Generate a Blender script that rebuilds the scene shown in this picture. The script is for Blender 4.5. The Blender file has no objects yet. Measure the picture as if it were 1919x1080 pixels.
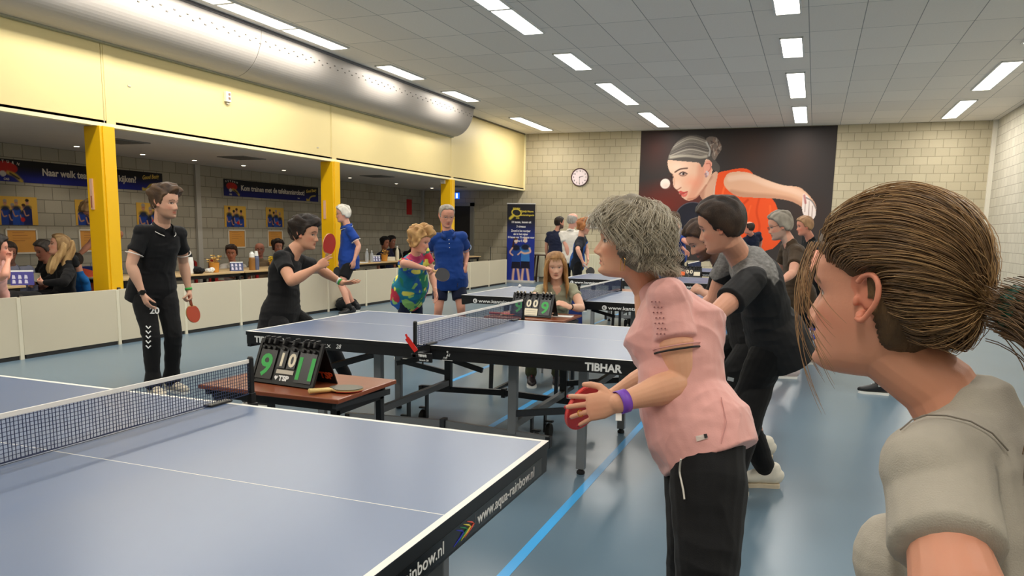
import bpy, bmesh, math, random
import numpy as np
from mathutils import Vector, Matrix, noise as mnoise
random.seed(7)
SC = bpy.context.scene
COL = SC.collection
PI = math.pi
# ------------------------------------------------------------------ camera, exposure, world
CAM = np.array([2.162, -1.657, 1.465])
FPX, YAW, PIT, ROL, PCY = 1446.85, 0.36793, 0.14952, 0.01771, 649.3
_cy, _sy, _cp, _sp = math.cos(YAW), math.sin(YAW), math.cos(PIT), math.sin(PIT)
_F = np.array([-_sy * _cp, _cy * _cp, -_sp]); _R = np.array([_cy, _sy, 0.0]); _U = np.cross(_R, _F)
_cr, _sr = math.cos(ROL), math.sin(ROL)
_R, _U = _R * _cr + _U * _sr, -_R * _sr + _U * _cr
cam_data = bpy.data.cameras.new('camera'); cam = bpy.data.objects.new('camera', cam_data); COL.objects.link(cam)
cam_data.sensor_width = 36.0; cam_data.lens = FPX / 1919 * 36; cam_data.shift_y = (PCY - 540) / 1919
cam_data.clip_start = 0.05
m4 = Matrix(((_R[0], _U[0], -_F[0], CAM[0]), (_R[1], _U[1], -_F[1], CAM[1]), (_R[2], _U[2], -_F[2], CAM[2]), (0, 0, 0, 1)))
cam.matrix_world = m4
SC.camera = cam
SC.view_settings.view_transform = 'Standard'; SC.view_settings.look = 'None'
SC.view_settings.gamma = 1.0; SC.view_settings.use_curve_mapping = False
SC.view_settings.exposure = 0.0
W = bpy.data.worlds.new('world'); SC.world = W; W.use_nodes = True
W.node_tree.nodes['Background'].inputs[0].default_value = (0.8, 0.85, 1, 1)
W.node_tree.nodes['Background'].inputs[1].default_value = 0.15

def ray(u, v):
    return _F + _R * (u - 960) / FPX + _U * (PCY - v) / FPX
def on(u, v, ax, val):
    d = ray(u, v); t = (val - CAM[ax]) / d[ax]
    return CAM + t * d
def dep(u, v, D):
    """point seen at photo position (u, v), D metres deep"""
    return CAM + ray(u, v) * D

# ------------------------------------------------------------------ materials
def s2l(c):
    return tuple(((x / 255) / 12.92 if x / 255 <= 0.04045 else ((x / 255 + 0.055) / 1.055) ** 2.4) for x in c)
MATS = {}
def mat(name, rgb, rough=0.6, metal=0.0, noise=0.0, nscale=20.0, bump=0.0, bscale=60.0, emit=None, spec=0.5, stretch=None, sheen=0.0, sss=0.0):
    if name in MATS: return MATS[name]
    m = bpy.data.materials.new(name); m.use_nodes = True
    nt = m.node_tree; b = nt.nodes['Principled BSDF']
    c = s2l(rgb)
    b.inputs['Base Color'].default_value = (*c, 1); b.inputs['Roughness'].default_value = rough
    b.inputs['Metallic'].default_value = metal; b.inputs['Specular IOR Level'].default_value = spec
    if sheen: b.inputs['Sheen Weight'].default_value = sheen
    if sss:
        b.inputs['Subsurface Weight'].default_value = sss; b.inputs['Subsurface Radius'].default_value = (0.012, 0.005, 0.003)
        b.inputs['Subsurface Scale'].default_value = 1.0
    tc = nt.nodes.new('ShaderNodeTexCoord'); mp = nt.nodes.new('ShaderNodeMapping')
    nt.links.new(tc.outputs['Object'], mp.inputs[0])
    if stretch: mp.inputs['Scale'].default_value = stretch
    if noise:
        n = nt.nodes.new('ShaderNodeTexNoise'); n.inputs['Scale'].default_value = nscale; n.inputs['Detail'].default_value = 4
        nt.links.new(mp.outputs[0], n.inputs['Vector'])
        r = nt.nodes.new('ShaderNodeMapRange'); r.inputs['To Min'].default_value = 1 - noise; r.inputs['To Max'].default_value = 1 + noise
        nt.links.new(n.outputs['Fac'], r.inputs['Value'])
        mx = nt.nodes.new('ShaderNodeVectorMath'); mx.operation = 'SCALE'; mx.inputs[0].default_value = c
        nt.links.new(r.outputs[0], mx.inputs['Scale']); nt.links.new(mx.outputs[0], b.inputs['Base Color'])
    if bump:
        n2 = nt.nodes.new('ShaderNodeTexNoise'); n2.inputs['Scale'].default_value = bscale; n2.inputs['Detail'].default_value = 3
        nt.links.new(mp.outputs[0], n2.inputs['Vector'])
        bp = nt.nodes.new('ShaderNodeBump'); bp.inputs['Strength'].default_value = bump; bp.inputs['Distance'].default_value = 0.004
        nt.links.new(n2.outputs['Fac'], bp.inputs['Height']); nt.links.new(bp.outputs[0], b.inputs['Normal'])
    if emit:
        b.inputs['Emission Color'].default_value = (*s2l(emit[0]), 1); b.inputs['Emission Strength'].default_value = emit[1]
    MATS[name] = m
    return m
def attr_mat(name, rough=0.6, bump=0.0, bscale=300, sss=0.0, spec=0.4, aname='tint', aniso=None):
    """procedural material whose colour comes from the surface's own colour attribute"""
    if name in MATS: return MATS[name]
    m = mat(name, (200, 200, 200), rough, bump=bump, bscale=bscale, sss=sss, spec=spec, stretch=aniso)
    nt = m.node_tree; a = nt.nodes.new('ShaderNodeAttribute'); a.attribute_name = aname
    nt.links.new(a.outputs['Color'], nt.nodes['Principled BSDF'].inputs['Base Color'])
    return m
def block_wall(name, c1, c2, mortar, axes, bw=0.3, bh=0.2, off=(0, 0), stagger=0.5):
    m = bpy.data.materials.new(name); m.use_nodes = True; nt = m.node_tree; b = nt.nodes['Principled BSDF']
    tc = nt.nodes.new('ShaderNodeTexCoord'); sp = nt.nodes.new('ShaderNodeSeparateXYZ'); cb = nt.nodes.new('ShaderNodeCombineXYZ')
    nt.links.new(tc.outputs['Object'], sp.inputs[0])
    for k, a in enumerate(axes):
        ad = nt.nodes.new('ShaderNodeMath'); ad.operation = 'ADD'; ad.inputs[1].default_value = off[k] + 50 * (bw if k == 0 else bh * 2)
        nt.links.new(sp.outputs['XYZ'.index(a)], ad.inputs[0]); nt.links.new(ad.outputs[0], cb.inputs[k])
    br = nt.nodes.new('ShaderNodeTexBrick'); br.offset = stagger
    nt.links.new(cb.outputs[0], br.inputs['Vector'])
    br.inputs['Color1'].default_value = (*s2l(c1), 1); br.inputs['Color2'].default_value = (*s2l(c2), 1)
    br.inputs['Mortar'].default_value = (*s2l(mortar), 1); br.inputs['Scale'].default_value = 1
    br.inputs['Brick Width'].default_value = bw; br.inputs['Row Height'].default_value = bh
    br.inputs['Mortar Size'].default_value = 0.006; br.inputs['Mortar Smooth'].default_value = 0.3
    n = nt.nodes.new('ShaderNodeTexNoise'); n.inputs['Scale'].default_value = 60; n.inputs['Detail'].default_value = 5
    nt.links.new(tc.outputs['Object'], n.inputs['Vector'])
    r = nt.nodes.new('ShaderNodeMapRange'); r.inputs['To Min'].default_value = 0.93; r.inputs['To Max'].default_value = 1.07
    nt.links.new(n.outputs['Fac'], r.inputs['Value'])
    mx = nt.nodes.new('ShaderNodeVectorMath'); mx.operation = 'SCALE'
    nt.links.new(br.outputs['Color'], mx.inputs[0]); nt.links.new(r.outputs[0], mx.inputs['Scale']); nt.links.new(mx.outputs[0], b.inputs['Base Color'])
    bp = nt.nodes.new('ShaderNodeBump'); bp.inputs['Strength'].default_value = 0.6; bp.inputs['Distance'].default_value = 0.004; bp.invert = True
    nt.links.new(br.outputs['Fac'], bp.inputs['Height']); nt.links.new(bp.outputs[0], b.inputs['Normal'])
    b.inputs['Roughness'].default_value = 0.85; b.inputs['Specular IOR Level'].default_value = 0.2
    MATS[name] = m
    return m

# ------------------------------------------------------------------ object helpers
def thing(name, label, cat, loc=(0, 0, 0), rotz=0.0, group=None):
    o = bpy.data.objects.new(name, None); COL.objects.link(o); o.empty_display_size = 0.1
    o.location = loc; o.rotation_euler = (0, 0, rotz); o['label'] = label; o['category'] = cat
    if group: o['group'] = group
    return o
def tag(o, label, cat, group=None):
    o['label'] = label; o['category'] = cat
    if group: o['group'] = group
    return o
def struct(o):
    o['kind'] = 'structure'; return o
def wmat(o):
    b = Matrix.Translation(o.location) @ o.rotation_euler.to_matrix().to_4x4() @ Matrix.Diagonal((*o.scale, 1))
    return b if o.parent is None else wmat(o.parent) @ o.matrix_parent_inverse @ b
def link_mesh(name, me, material=None, parent=None, world=False, smooth=False):
    o = bpy.data.objects.new(name, me); COL.objects.link(o)
    if material is not None:
        for m in ([] if len(me.materials) else material if isinstance(material, (list, tuple)) else [material]): me.materials.append(m)
    if parent is not None:
        o.parent = parent
        if world:      # geometry was written in world coordinates
            pm = wmat(parent)
            o.matrix_parent_inverse = pm.inverted()
    if smooth: me.polygons.foreach_set('use_smooth', [True] * len(me.polygons))
    return o
class MB:
    """collects geometry for ONE mesh"""
    def __init__(s): s.v = []; s.f = []; s.mi = []
    def add(s, vs, fs, mi=0):
        n = len(s.v); s.v.extend([tuple(map(float, p)) for p in vs]); s.f.extend([tuple(i + n for i in f) for f in fs]); s.mi.extend([mi] * len(fs)); return s
    def box(s, c, d, rz=0.0, M=None, mi=0):
        x, y, z = d[0] / 2, d[1] / 2, d[2] / 2
        vs = [Vector((a * x, b * y, e * z)) for e in (-1, 1) for b in (-1, 1) for a in (-1, 1)]
        R = Matrix.Rotation(rz, 4, 'Z') if M is None else M
        vs = [R @ p + Vector(c) for p in vs]
        return s.add(vs, [(0, 2, 3, 1), (4, 5, 7, 6), (0, 1, 5, 4), (2, 6, 7, 3), (0, 4, 6, 2), (1, 3, 7, 5)], mi)
    def b2(s, lo, hi, mi=0):
        return s.box([(a + b) / 2 for a, b in zip(lo, hi)], [abs(b - a) for a, b in zip(lo, hi)], mi=mi)
    def bar(s, a, b, w, h=None, mi=0, up=(0, 0, 1)):
        a, b = Vector(a), Vector(b); d = b - a; L = d.length; d.normalize(); h = h or w
        upv = Vector(up)
        if abs(d.dot(upv)) > 0.99: upv = Vector((0, 1, 0))
        x = d.cross(upv).normalized(); z = x.cross(d)
        M = Matrix((x, d, z)).transposed().to_4x4()
        return s.box((a + b) / 2, (w, L, h), M=M, mi=mi)
    def tube(s, pts, r, n=10, mi=0, closed=False):
        pts = [Vector(p) for p in pts]; rs = r if isinstance(r, (list, tuple)) else [r] * len(pts)
        vs = []; prev = None; N = len(pts)
        for i, p in enumerate(pts):
            if closed: d = pts[(i + 1) % N] - pts[i - 1]
            else: d = pts[min(i + 1, N - 1)] - pts[max(i - 1, 0)]
            d.normalize()
            if prev is None:
                u = d.cross(Vector((0, 0, 1))); u = u if u.length > 0.01 else d.cross(Vector((0, 1, 0)))
            else: u = prev - d * prev.dot(d)
            u.normalize(); prev = u; w = d.cross(u)
            for k in range(n):
                a = 2 * PI * k / n; vs.append(p + (u * math.cos(a) + w * math.sin(a)) * rs[i])
        fs = []
        for i in range(N if closed else N - 1):
            for k in range(n):
                a, b = i * n + k, i * n + (k + 1) % n; j = ((i + 1) % N) * n
                fs.append((a, b, j + (k + 1) % n, j + k))
        if not closed: fs += [tuple(range(n))[::-1], tuple((N - 1) * n + k for k in range(n))]
        return s.add(vs, fs, mi)
    def lathe(s, prof, c=(0, 0, 0), n=24, mi=0, M=None):
        vs = []; M = M or Matrix.Identity(4)
        for r, z in prof:
            for k in range(n):
                a = 2 * PI * k / n; vs.append(M @ Vector((r * math.cos(a), r * math.sin(a), z)) + Vector(c))
        fs = [(i * n + k, i * n + (k + 1) % n, (i + 1) * n + (k + 1) % n, (i + 1) * n + k) for i in range(len(prof) - 1) for k in range(n)]
        fs += [tuple(range(n))[::-1], tuple((len(prof) - 1) * n + k for k in range(n))]
        return s.add(vs, fs, mi)
    def prism(s, poly, M, t, mi=0):
        """poly in local xy, extruded t along local z"""
        n = len(poly); vs = [M @ Vector((x, y, 0)) for x, y in poly] + [M @ Vector((x, y, t)) for x, y in poly]
        fs = [tuple(range(n))[::-1], tuple(range(n, 2 * n))] + [(k, (k + 1) % n, n + (k + 1) % n, n + k) for k in range(n)]
        return s.add(vs, fs, mi)
    def mesh(s, name='mesh'):
        me = bpy.data.meshes.new(name); me.from_pydata(s.v, [], s.f); me.update()
        if any(s.mi): me.polygons.foreach_set('material_index', s.mi)
        return me
    def build(s, name, material, parent=None, world=False, smooth=False, bevel=0.0):
        o = link_mesh(name, s.mesh(name), material, parent, world, smooth)
        if bevel:
            md = o.modifiers.new('bevel', 'BEVEL'); md.width = bevel; md.segments = 2; md.limit_method = 'ANGLE'; md.angle_limit = 0.6
        return o
def frame(o, x, y):
    """matrix with origin o, local x, local y, z = x cross y"""
    x = Vector(x).normalized(); y = Vector(y); z = x.cross(y).normalized(); y = z.cross(x)
    M = Matrix((x, y, z)).transposed().to_4x4(); M.translation = Vector(o); return M
_tc = {}
def text_mesh(body, size=1.0, bold=0.0, ext=0.002, shear=0.0, align='LEFT', width=None, res=3):
    cu = bpy.data.curves.new('lettering', 'FONT'); cu.body = body; cu.size = size; cu.extrude = ext; cu.offset = bold; cu.shear = shear
    cu.align_x = align; cu.resolution_u = res
    o = bpy.data.objects.new('lettering_source', cu); COL.objects.link(o)
    dg = bpy.context.evaluated_depsgraph_get(); me = bpy.data.meshes.new_from_object(o.evaluated_get(dg))
    bpy.data.objects.remove(o); bpy.data.curves.remove(cu)
    if width:
        xs = [v.co.x for v in me.vertices]; w = max(xs) - min(xs)
        if w > 0:
            for v in me.vertices: v.co.x *= width / w
    return me
def text(body, M, size, material, parent, bold=0.0, ext=0.0008, shear=0.0, align='LEFT', width=None, name='lettering', world=True):
    me = text_mesh(body, size, bold, ext, shear, align, width)
    me.transform(M)
    return link_mesh(name, me, material, parent, world)
def dup(root, loc=None, rotz=None, label=None, group=None):
    r = root.copy(); COL.objects.link(r)
    if loc is not None: r.location = loc
    if rotz is not None: r.rotation_euler = (0, 0, rotz)
    if label: r['label'] = label
    if group: r['group'] = group
    for ch in list(root.children):
        c = ch.copy(); COL.objects.link(c); c.parent = r
        for g in ch.children:
            d = g.copy(); COL.objects.link(d); d.parent = c
    return r

# ------------------------------------------------------------------ painted flat pictures (posters, banners): a dense grid with a colour attribute
class Picture:
    def __init__(s, w, h, res, bg):
        s.w, s.h = w, h; s.nx, s.ny = max(8, int(w / res)), max(8, int(h / res))
        s.img = np.zeros((s.ny, s.nx, 3)); s.img[:] = np.array(bg, float)
        s.X, s.Y = np.meshgrid((np.arange(s.nx) + .5) / s.nx * w, (np.arange(s.ny) + .5) / s.ny * h)   # y up from the bottom
    def mask(s, poly, soft=0.0, smooth=True):
        P = np.array(poly, float)
        if smooth: P = catmull(P)
        m = np.zeros(s.X.shape, bool); n = len(P)
        for i in range(n):
            x1, y1 = P[i]; x2, y2 = P[(i + 1) % n]
            if y1 == y2: continue
            c = ((s.Y > y1) != (s.Y > y2)) & (s.X < (x2 - x1) * (s.Y - y1) / (y2 - y1) + x1)
            m ^= c
        return s.blur(m.astype(float), soft)
    def blur(s, m, soft):
        k = int(round(soft / (s.w / s.nx)))
        for _ in range(2 if k else 0):
            for ax in (0, 1):
                pad = [(0, 0), (0, 0)]; pad[ax] = (k + 1, k)
                c = np.cumsum(np.pad(m, pad, mode='edge'), axis=ax)
                m = (np.take(c, range(2 * k + 1, c.shape[ax]), ax) - np.take(c, range(0, c.shape[ax] - 2 * k - 1), ax)) / (2 * k + 1)
        return m
    def put(s, m, col, a=1.0):
        s.img += (np.array(col, float) - s.img) * (m * a)[..., None]
    def poly(s, poly, col, a=1.0, soft=0.0, smooth=True, clip=None):
        m = s.mask(poly, soft, smooth)
        if clip is not None: m = m * clip
        s.put(m, col, a); return m
    def ell(s, cx, cy, rx, ry, col, a=1.0, soft=0.15, ang=0.0, clip=None):
        dx, dy = s.X - cx, s.Y - cy; c, q = math.cos(ang), math.sin(ang)
        d = np.sqrt(((dx * c + dy * q) / rx) ** 2 + ((-dx * q + dy * c) / ry) ** 2)
        m = np.clip((1 + soft - d) / (2 * soft + 1e-6), 0, 1)
        if clip is not None: m = m * clip
        s.put(m, col, a); return m
    def line(s, pts, wd, col, a=1.0, clip=None):
        P = np.array(pts, float)
        if len(P) > 2: P = catmull(P, closed=False)
        d = np.full(s.X.shape, 1e9)
        for i in range(len(P) - 1):
            A, B = P[i], P[i + 1]; L = (B - A); t = np.clip(((s.X - A[0]) * L[0] + (s.Y - A[1]) * L[1]) / (L @ L + 1e-12), 0, 1)
            d = np.minimum(d, np.hypot(s.X - A[0] - t * L[0], s.Y - A[1] - t * L[1]))
        m = np.clip(1.5 - d / (wd / 2), 0, 1)
        if clip is not None: m = m * clip
        s.put(m, col, a)
    def build(s, name, M, parent, thick=0.004, rough=0.5):
        nx, ny = s.nx, s.ny
        gx, gy = np.meshgrid(np.arange(nx + 1) / nx * s.w, np.arange(ny + 1) / ny * s.h)
        n1 = (nx + 1) * (ny + 1)
        vs = np.stack([gx.ravel(), gy.ravel(), np.zeros(n1)], 1)
        i = np.arange(nx); j = np.arange(ny); I, J = np.meshgrid(i, j); a = (J * (nx + 1) + I).ravel()
        fs = np.stack([a, a + 1, a + nx + 2, a + nx + 1], 1)
        me = bpy.data.meshes.new(name)
        R = np.array(M.to_3x3()); T = np.array(M.translation)
        back = np.array([[0, 0, -thick], [s.w, 0, -thick], [s.w, s.h, -thick], [0, s.h, -thick]])
        V = np.concatenate([vs, back]) @ R.T + T
        b0 = n1; c0, c1, c2, c3 = 0, nx, (nx + 1) * (ny + 1) - 1, (nx + 1) * ny
        F = [tuple(f) for f in fs.tolist()] + [(b0, b0 + 3, b0 + 2, b0 + 1), (c0, b0, b0 + 1, c1), (c1, b0 + 1, b0 + 2, c2), (c2, b0 + 2, b0 + 3, c3), (c3, b0 + 3, b0, c0)]
        me.from_pydata(V.tolist(), [], F)
        im = np.pad(s.img, ((0, 1), (0, 1), (0, 0)), mode='edge') / 255
        lin = np.where(im <= 0.04045, im / 12.92, ((np.maximum(im, 0) + 0.055) / 1.055) ** 2.4)
        ca = me.color_attributes.new('tint', 'FLOAT_COLOR', 'POINT')
        rgba = np.ones((len(V), 4)); rgba[:n1, :3] = lin.reshape(-1, 3); rgba[n1:, :3] = lin[0, 0]
        ca.data.foreach_set('color', rgba.ravel())
        return link_mesh(name, me, attr_mat('printed_picture', rough, spec=0.2), parent, True)
def catmull(P, closed=True, k=6):
    n = len(P); out = []
    for i in range(n if closed else n - 1):
        p0, p1, p2, p3 = (P[(i - 1) % n], P[i], P[(i + 1) % n], P[(i + 2) % n]) if closed else (P[max(i - 1, 0)], P[i], P[i + 1], P[min(i + 2, n - 1)])
        for t in np.arange(k) / k:
            out.append(0.5 * (2 * p1 + (p2 - p0) * t + (2 * p0 - 5 * p1 + 4 * p2 - p3) * t ** 2 + (-p0 + 3 * p1 - 3 * p2 + p3) * t ** 3))
    if not closed: out.append(P[-1])
    return np.array(out)
# ------------------------------------------------------------------ lamps of the hall
XL, XR, YF, YB, ZC = -5.75, 5.92, 19.6, -5.0, 4.18      # bulkhead face, right wall, far wall, back wall, ceiling
XA, ZA = -9.0, 2.6                                     # back wall of the low side bay, its ceiling
lamp_frame = mat('lamp_frame_white', (225, 225, 220), 0.5)
lamp_glow = mat('lamp_diffuser', (255, 255, 255), 0.5, emit=((255, 250, 238), 7.0))
PANEL_W = 28.0
LIGHTS = []
for cx, segs in ((-4.83, [(-3.7, 1), (-2.45, 1), (0.1, 1), (1.35, 1), (3.9, 1), (5.15, 1), (6.42, 1), (7.69, 1), (10.2, 1), (12.7, 1), (16.4, 2)]),
                 (-1.67, [(-3.7, 1), (0.1, 1), (1.35, 1), (3.9, 1), (6.42, 1), (7.69, 1), (10.2, 1), (12.7, 2), (16.4, 2)]),
                 (1.66, [(-3.7, 1), (-2.45, 1), (1.35, 1), (3.9, 1), (7.69, 1), (10.2, 1), (12.7, 2), (16.4, 2)]),
                 (4.82, [(-3.7, 1), (0.1, 1), (1.35, 1), (3.9, 1), (6.42, 1), (10.2, 1), (12.7, 2), (16.4, 2)])):
    for y, n in segs: LIGHTS.append((cx, y, 1.24 if n == 1 else 2.52, n))
ORD = {-4.83: 'row by the air duct', -1.67: 'row left of centre', 1.66: 'row aimed at the big poster', 4.82: 'row by the right wall'}
for cx in (-4.83, -1.67, 1.66, 4.82):
    row = sorted([l for l in LIGHTS if l[0] == cx], key=lambda l: -l[1])
    for k, (x, y, L, n) in enumerate(row):
        nth = ['farthest', 'second from the far end', 'third from the far end', 'fourth from the far end', 'fifth from the far end', 'sixth from the far end', 'seventh from the far end', 'eighth from the far end', 'ninth from the far end', 'tenth from the far end', 'eleventh from the far end', 'twelfth from the far end'][k]
        lt = thing('ceiling_light', f'ceiling light panel {nth}, {ORD[cx]}', 'ceiling light', (x, y + L / 2, ZC), group=f'ceiling lights, {ORD[cx]}')
        w = 0.3
        MB().b2((-w / 2, -L / 2, -0.014), (w / 2, L / 2, -0.004)).build('diffuser', lamp_glow, lt)
        f = MB()
        for sx in (-1, 1): f.b2((sx * w / 2 - 0.012, -L / 2 - 0.012, -0.02), (sx * w / 2 + 0.012, L / 2 + 0.012, 0.0))
        for sy in (-1, 1): f.b2((-w / 2, sy * L / 2 - 0.012, -0.02), (w / 2, sy * L / 2 + 0.012, 0.0))
        f.build('frame', lamp_frame, lt)
        ld = bpy.data.lights.new('panel_light', 'AREA'); ld.shape = 'RECTANGLE'; ld.size = w - 0.03; ld.size_y = L - 0.03
        ld.energy = PANEL_W * L / 1.24; ld.color = (1.0, 0.955, 0.88)
        lo = bpy.data.objects.new('panel_light', ld); COL.objects.link(lo); lo.parent = lt; lo.location = (0, 0, -0.03)
# ------------------------------------------------------------------ the room
m_floor = bpy.data.materials.new('sports_floor'); m_floor.use_nodes = True
nt = m_floor.node_tree; b = nt.nodes['Principled BSDF']; tc = nt.nodes.new('ShaderNodeTexCoord')
n1 = nt.nodes.new('ShaderNodeTexNoise'); n1.inputs['Scale'].default_value = 0.5; n1.inputs['Detail'].default_value = 2
n2 = nt.nodes.new('ShaderNodeTexNoise'); n2.inputs['Scale'].default_value = 900
for n in (n1, n2): nt.links.new(tc.outputs['Object'], n.inputs['Vector'])
cr = nt.nodes.new('ShaderNodeValToRGB'); cr.color_ramp.elements[0].color = (*s2l((92, 114, 130)), 1); cr.color_ramp.elements[1].color = (*s2l((104, 126, 142)), 1)
cr.color_ramp.elements[0].position = 0.35; cr.color_ramp.elements[1].position = 0.65
nt.links.new(n1.outputs['Fac'], cr.inputs[0]); nt.links.new(cr.outputs[0], b.inputs['Base Color'])
mr = nt.nodes.new('ShaderNodeMapRange'); mr.inputs['To Min'].default_value = 0.27; mr.inputs['To Max'].default_value = 0.31
nt.links.new(n1.outputs['Fac'], mr.inputs['Value']); nt.links.new(mr.outputs[0], b.inputs['Roughness'])
bp = nt.nodes.new('ShaderNodeBump'); bp.inputs['Strength'].default_value = 0.05; bp.inputs['Distance'].default_value = 0.001
nt.links.new(n2.outputs['Fac'], bp.inputs['Height']); nt.links.new(bp.outputs[0], b.inputs['Normal'])
b.inputs['Specular IOR Level'].default_value = 0.5
T = 0.2
struct(MB().b2((XA, YB, -T), (XR, YF, 0)).build('floor', m_floor))
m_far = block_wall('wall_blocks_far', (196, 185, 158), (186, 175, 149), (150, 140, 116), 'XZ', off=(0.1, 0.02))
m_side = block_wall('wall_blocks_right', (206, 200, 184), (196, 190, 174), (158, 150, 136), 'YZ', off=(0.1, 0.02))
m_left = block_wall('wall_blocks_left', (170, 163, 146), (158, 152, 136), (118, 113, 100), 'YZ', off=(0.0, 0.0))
m_back = block_wall('wall_blocks_back', (200, 192, 172), (190, 182, 162), (158, 150, 132), 'XZ')
struct(MB().b2((XA - T, YF, 0), (XR, YF + T, ZC + T)).build('wall_far', m_far))
struct(MB().b2((XR, YB, 0), (XR + T, YF + T, ZC + T)).build('wall_right', m_side))
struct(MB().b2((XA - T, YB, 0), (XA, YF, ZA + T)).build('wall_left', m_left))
struct(MB().b2((XA - T, YB - T, 0), (XR + T, YB, ZC + T)).build('wall_back', m_back))
m_ceil = block_wall('ceiling_tiles', (240, 232, 222), (232, 224, 214), (160, 156, 150), 'YX', bw=1.25, bh=0.65, off=(0.02, 0.05), stagger=0.0)
struct(MB().b2((XL - 0.6, YB, ZC), (XR, YF, ZC + T)).build('ceiling', m_ceil))
m_bay = mat('bay_ceiling_grey', (212, 204, 194), 0.8, noise=0.04, nscale=3)
struct(MB().b2((XA, YB, ZA), (XL, YF, ZA + 0.06)).build('ceiling_side_bay', m_bay))
m_bulk = mat('cream_panel', (230, 210, 150), 0.45, noise=0.03, nscale=1.2, spec=0.4)
m_bulk_e = mat('cream_edge', (250, 238, 190), 0.5)
seams = [YB, 0.6, 5.36, 9.98, 14.73, YF]
for a, c in zip(seams[:-1], seams[1:]):
    struct(MB().b2((XL - 0.08, a + 0.004, ZA), (XL, c - 0.004, ZC)).build('wall_upper_left', m_bulk))
struct(MB().b2((XL - 0.1, YB, ZA - 0.012), (XL + 0.012, YF, ZA + 0.03)).build('trim_1', m_bulk_e))
struct(MB().b2((XL, 14.8, ZC - 0.03), (XL + 0.03, YF, ZC)).build('trim_2', mat('dark_shadow_gap', (120, 112, 90), 0.8)))  # solid strip, the shade of the ceiling joint put into its colour
struct(MB().b2((XL, YF - 0.04, ZA), (XL + 0.04, YF, ZC)).build('trim_3', m_bulk_e))
for y in (5.39, 10.01, 14.76):
    struct(MB().b2((XL, y, ZA + 0.03), (XL + 0.006, y + 0.13, 3.55)).build('trim_4', m_bulk))
# white corner profile on the far right corner and slim post on the alcove back wall
struct(MB().b2((XR - 0.09, YF - 0.09, 0), (XR, YF, ZC)).build('trim_5', mat('white_corner', (226, 220, 204), 0.5)))
for y in (5.6, 10.2, 14.95, 19.45):
    struct(MB().b2((XA, y, 0), (XA + 0.05, y + 0.12, ZA)).build('trim_6', mat('grey_post', (176, 172, 162), 0.6)))
# door recess in the far wall of the side bay
dr = MB(); 
for x0, x1 in ((-8.32, -8.22), (-7.42, -7.3)): dr.b2((x0, YF - 0.06, 0), (x1, YF + 0.0, 2.24))
dr.b2((-8.32, YF - 0.06, 2.14), (-7.3, YF, 2.24))
d = struct(MB().b2((-8.22, YF - 0.03, 0), (-7.42, YF, 2.14)).build('door_1', mat('dark_door', (46, 44, 42), 0.5)))
dr.build('door_frame', mat('door_frame_grey', (150, 146, 136), 0.4), d)
MB().tube([(-7.52, YF - 0.03, 1.05), (-7.52, YF - 0.09, 1.05), (-7.64, YF - 0.09, 1.05)], 0.011).build('door_handle', mat('steel', (170, 170, 168), 0.3, 0.9), d)

# ceiling duct: round fabric duct along the bulkhead
m_duct = mat('duct_metal', (184, 176, 168), 0.55, metal=0.1, noise=0.02, nscale=2)
prof = []
for k in range(25):
    a = -PI / 2 + (PI / 2) * k / 24
    prof.append((XL + 0.02 + 0.50 * math.cos(a) * 1.0 + 0.03, ZC - 0.03 + 0.60 * math.sin(a) + 0.0))
duct = thing('air_duct', 'big grey quarter round air duct running under the ceiling above the cream panels', 'air duct', (XL + 0.3, 4.9, ZC))
def duct_piece(y0, y1):
    mb = MB(); pf = [(XL + 0.02, ZC - 0.005)] + [(XL + 0.02, ZC - 0.60)] + prof + [(prof[-1][0], ZC - 0.005)]
    n = len(pf); mb.add([(x, y0, z) for x, z in pf] + [(x, y1, z) for x, z in pf],
                        [tuple(range(n)), tuple(range(n, 2 * n))[::-1]] + [(k, n + k, n + (k + 1) % n, (k + 1) % n) for k in range(n)])
    return mb
for y0, y1 in ((YB + 0.02, 0.1), (0.1, 7.55), (7.56, 14.78)):
    o = duct_piece(y0, y1).build('duct_section', m_duct, duct, True)
    if y0 > 0: o.data.polygons.foreach_set('use_smooth', [False] * len(o.data.polygons))
h = MB()
for k in range(60):
    for q, a in ((0, -0.22), (1, -0.30)):
        x = XL + 0.05 + 0.503 * math.cos(a); z = ZC - 0.03 + 0.603 * math.sin(a); h.box((x, 2.2 + k * 0.21 + q * 0.1, z), (0.012, 0.03, 0.012))
h.build('nozzle_row', mat('nozzle_dark', (120, 114, 106), 0.7), duct, True)['kind'] = 'stuff'
MB().b2((prof[-1][0], YB + 0.1, ZC - 0.035), (prof[-1][0] + 0.035, 14.78, ZC - 0.002)).build('rail', mat('rail_grey', (112, 110, 112), 0.6), duct, True)
MB().b2((XL + 0.0, YB + 0.1, ZC - 0.65), (XL + 0.06, 14.78, ZC - 0.605)).build('support_rail', mat('rail_green_grey', (150, 148, 122), 0.6), duct, True)

# floor tape lines
m_tape = mat('blue_tape', (72, 170, 235), 0.35)
for x, y0, y1, lb in ((1.02, -1.5, 17.5, 'long blue floor line running past the woman in pink'), (-0.01, 2.9, 5.6, 'short blue floor line under the middle table'), (-1.04, 4.6, 17.5, 'blue floor line between the far left table legs')):
    tag(MB().b2((x - 0.025, y0, 0.0), (x + 0.025, y1, 0.0015)).build('floor_line', m_tape), lb, 'floor line')

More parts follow.
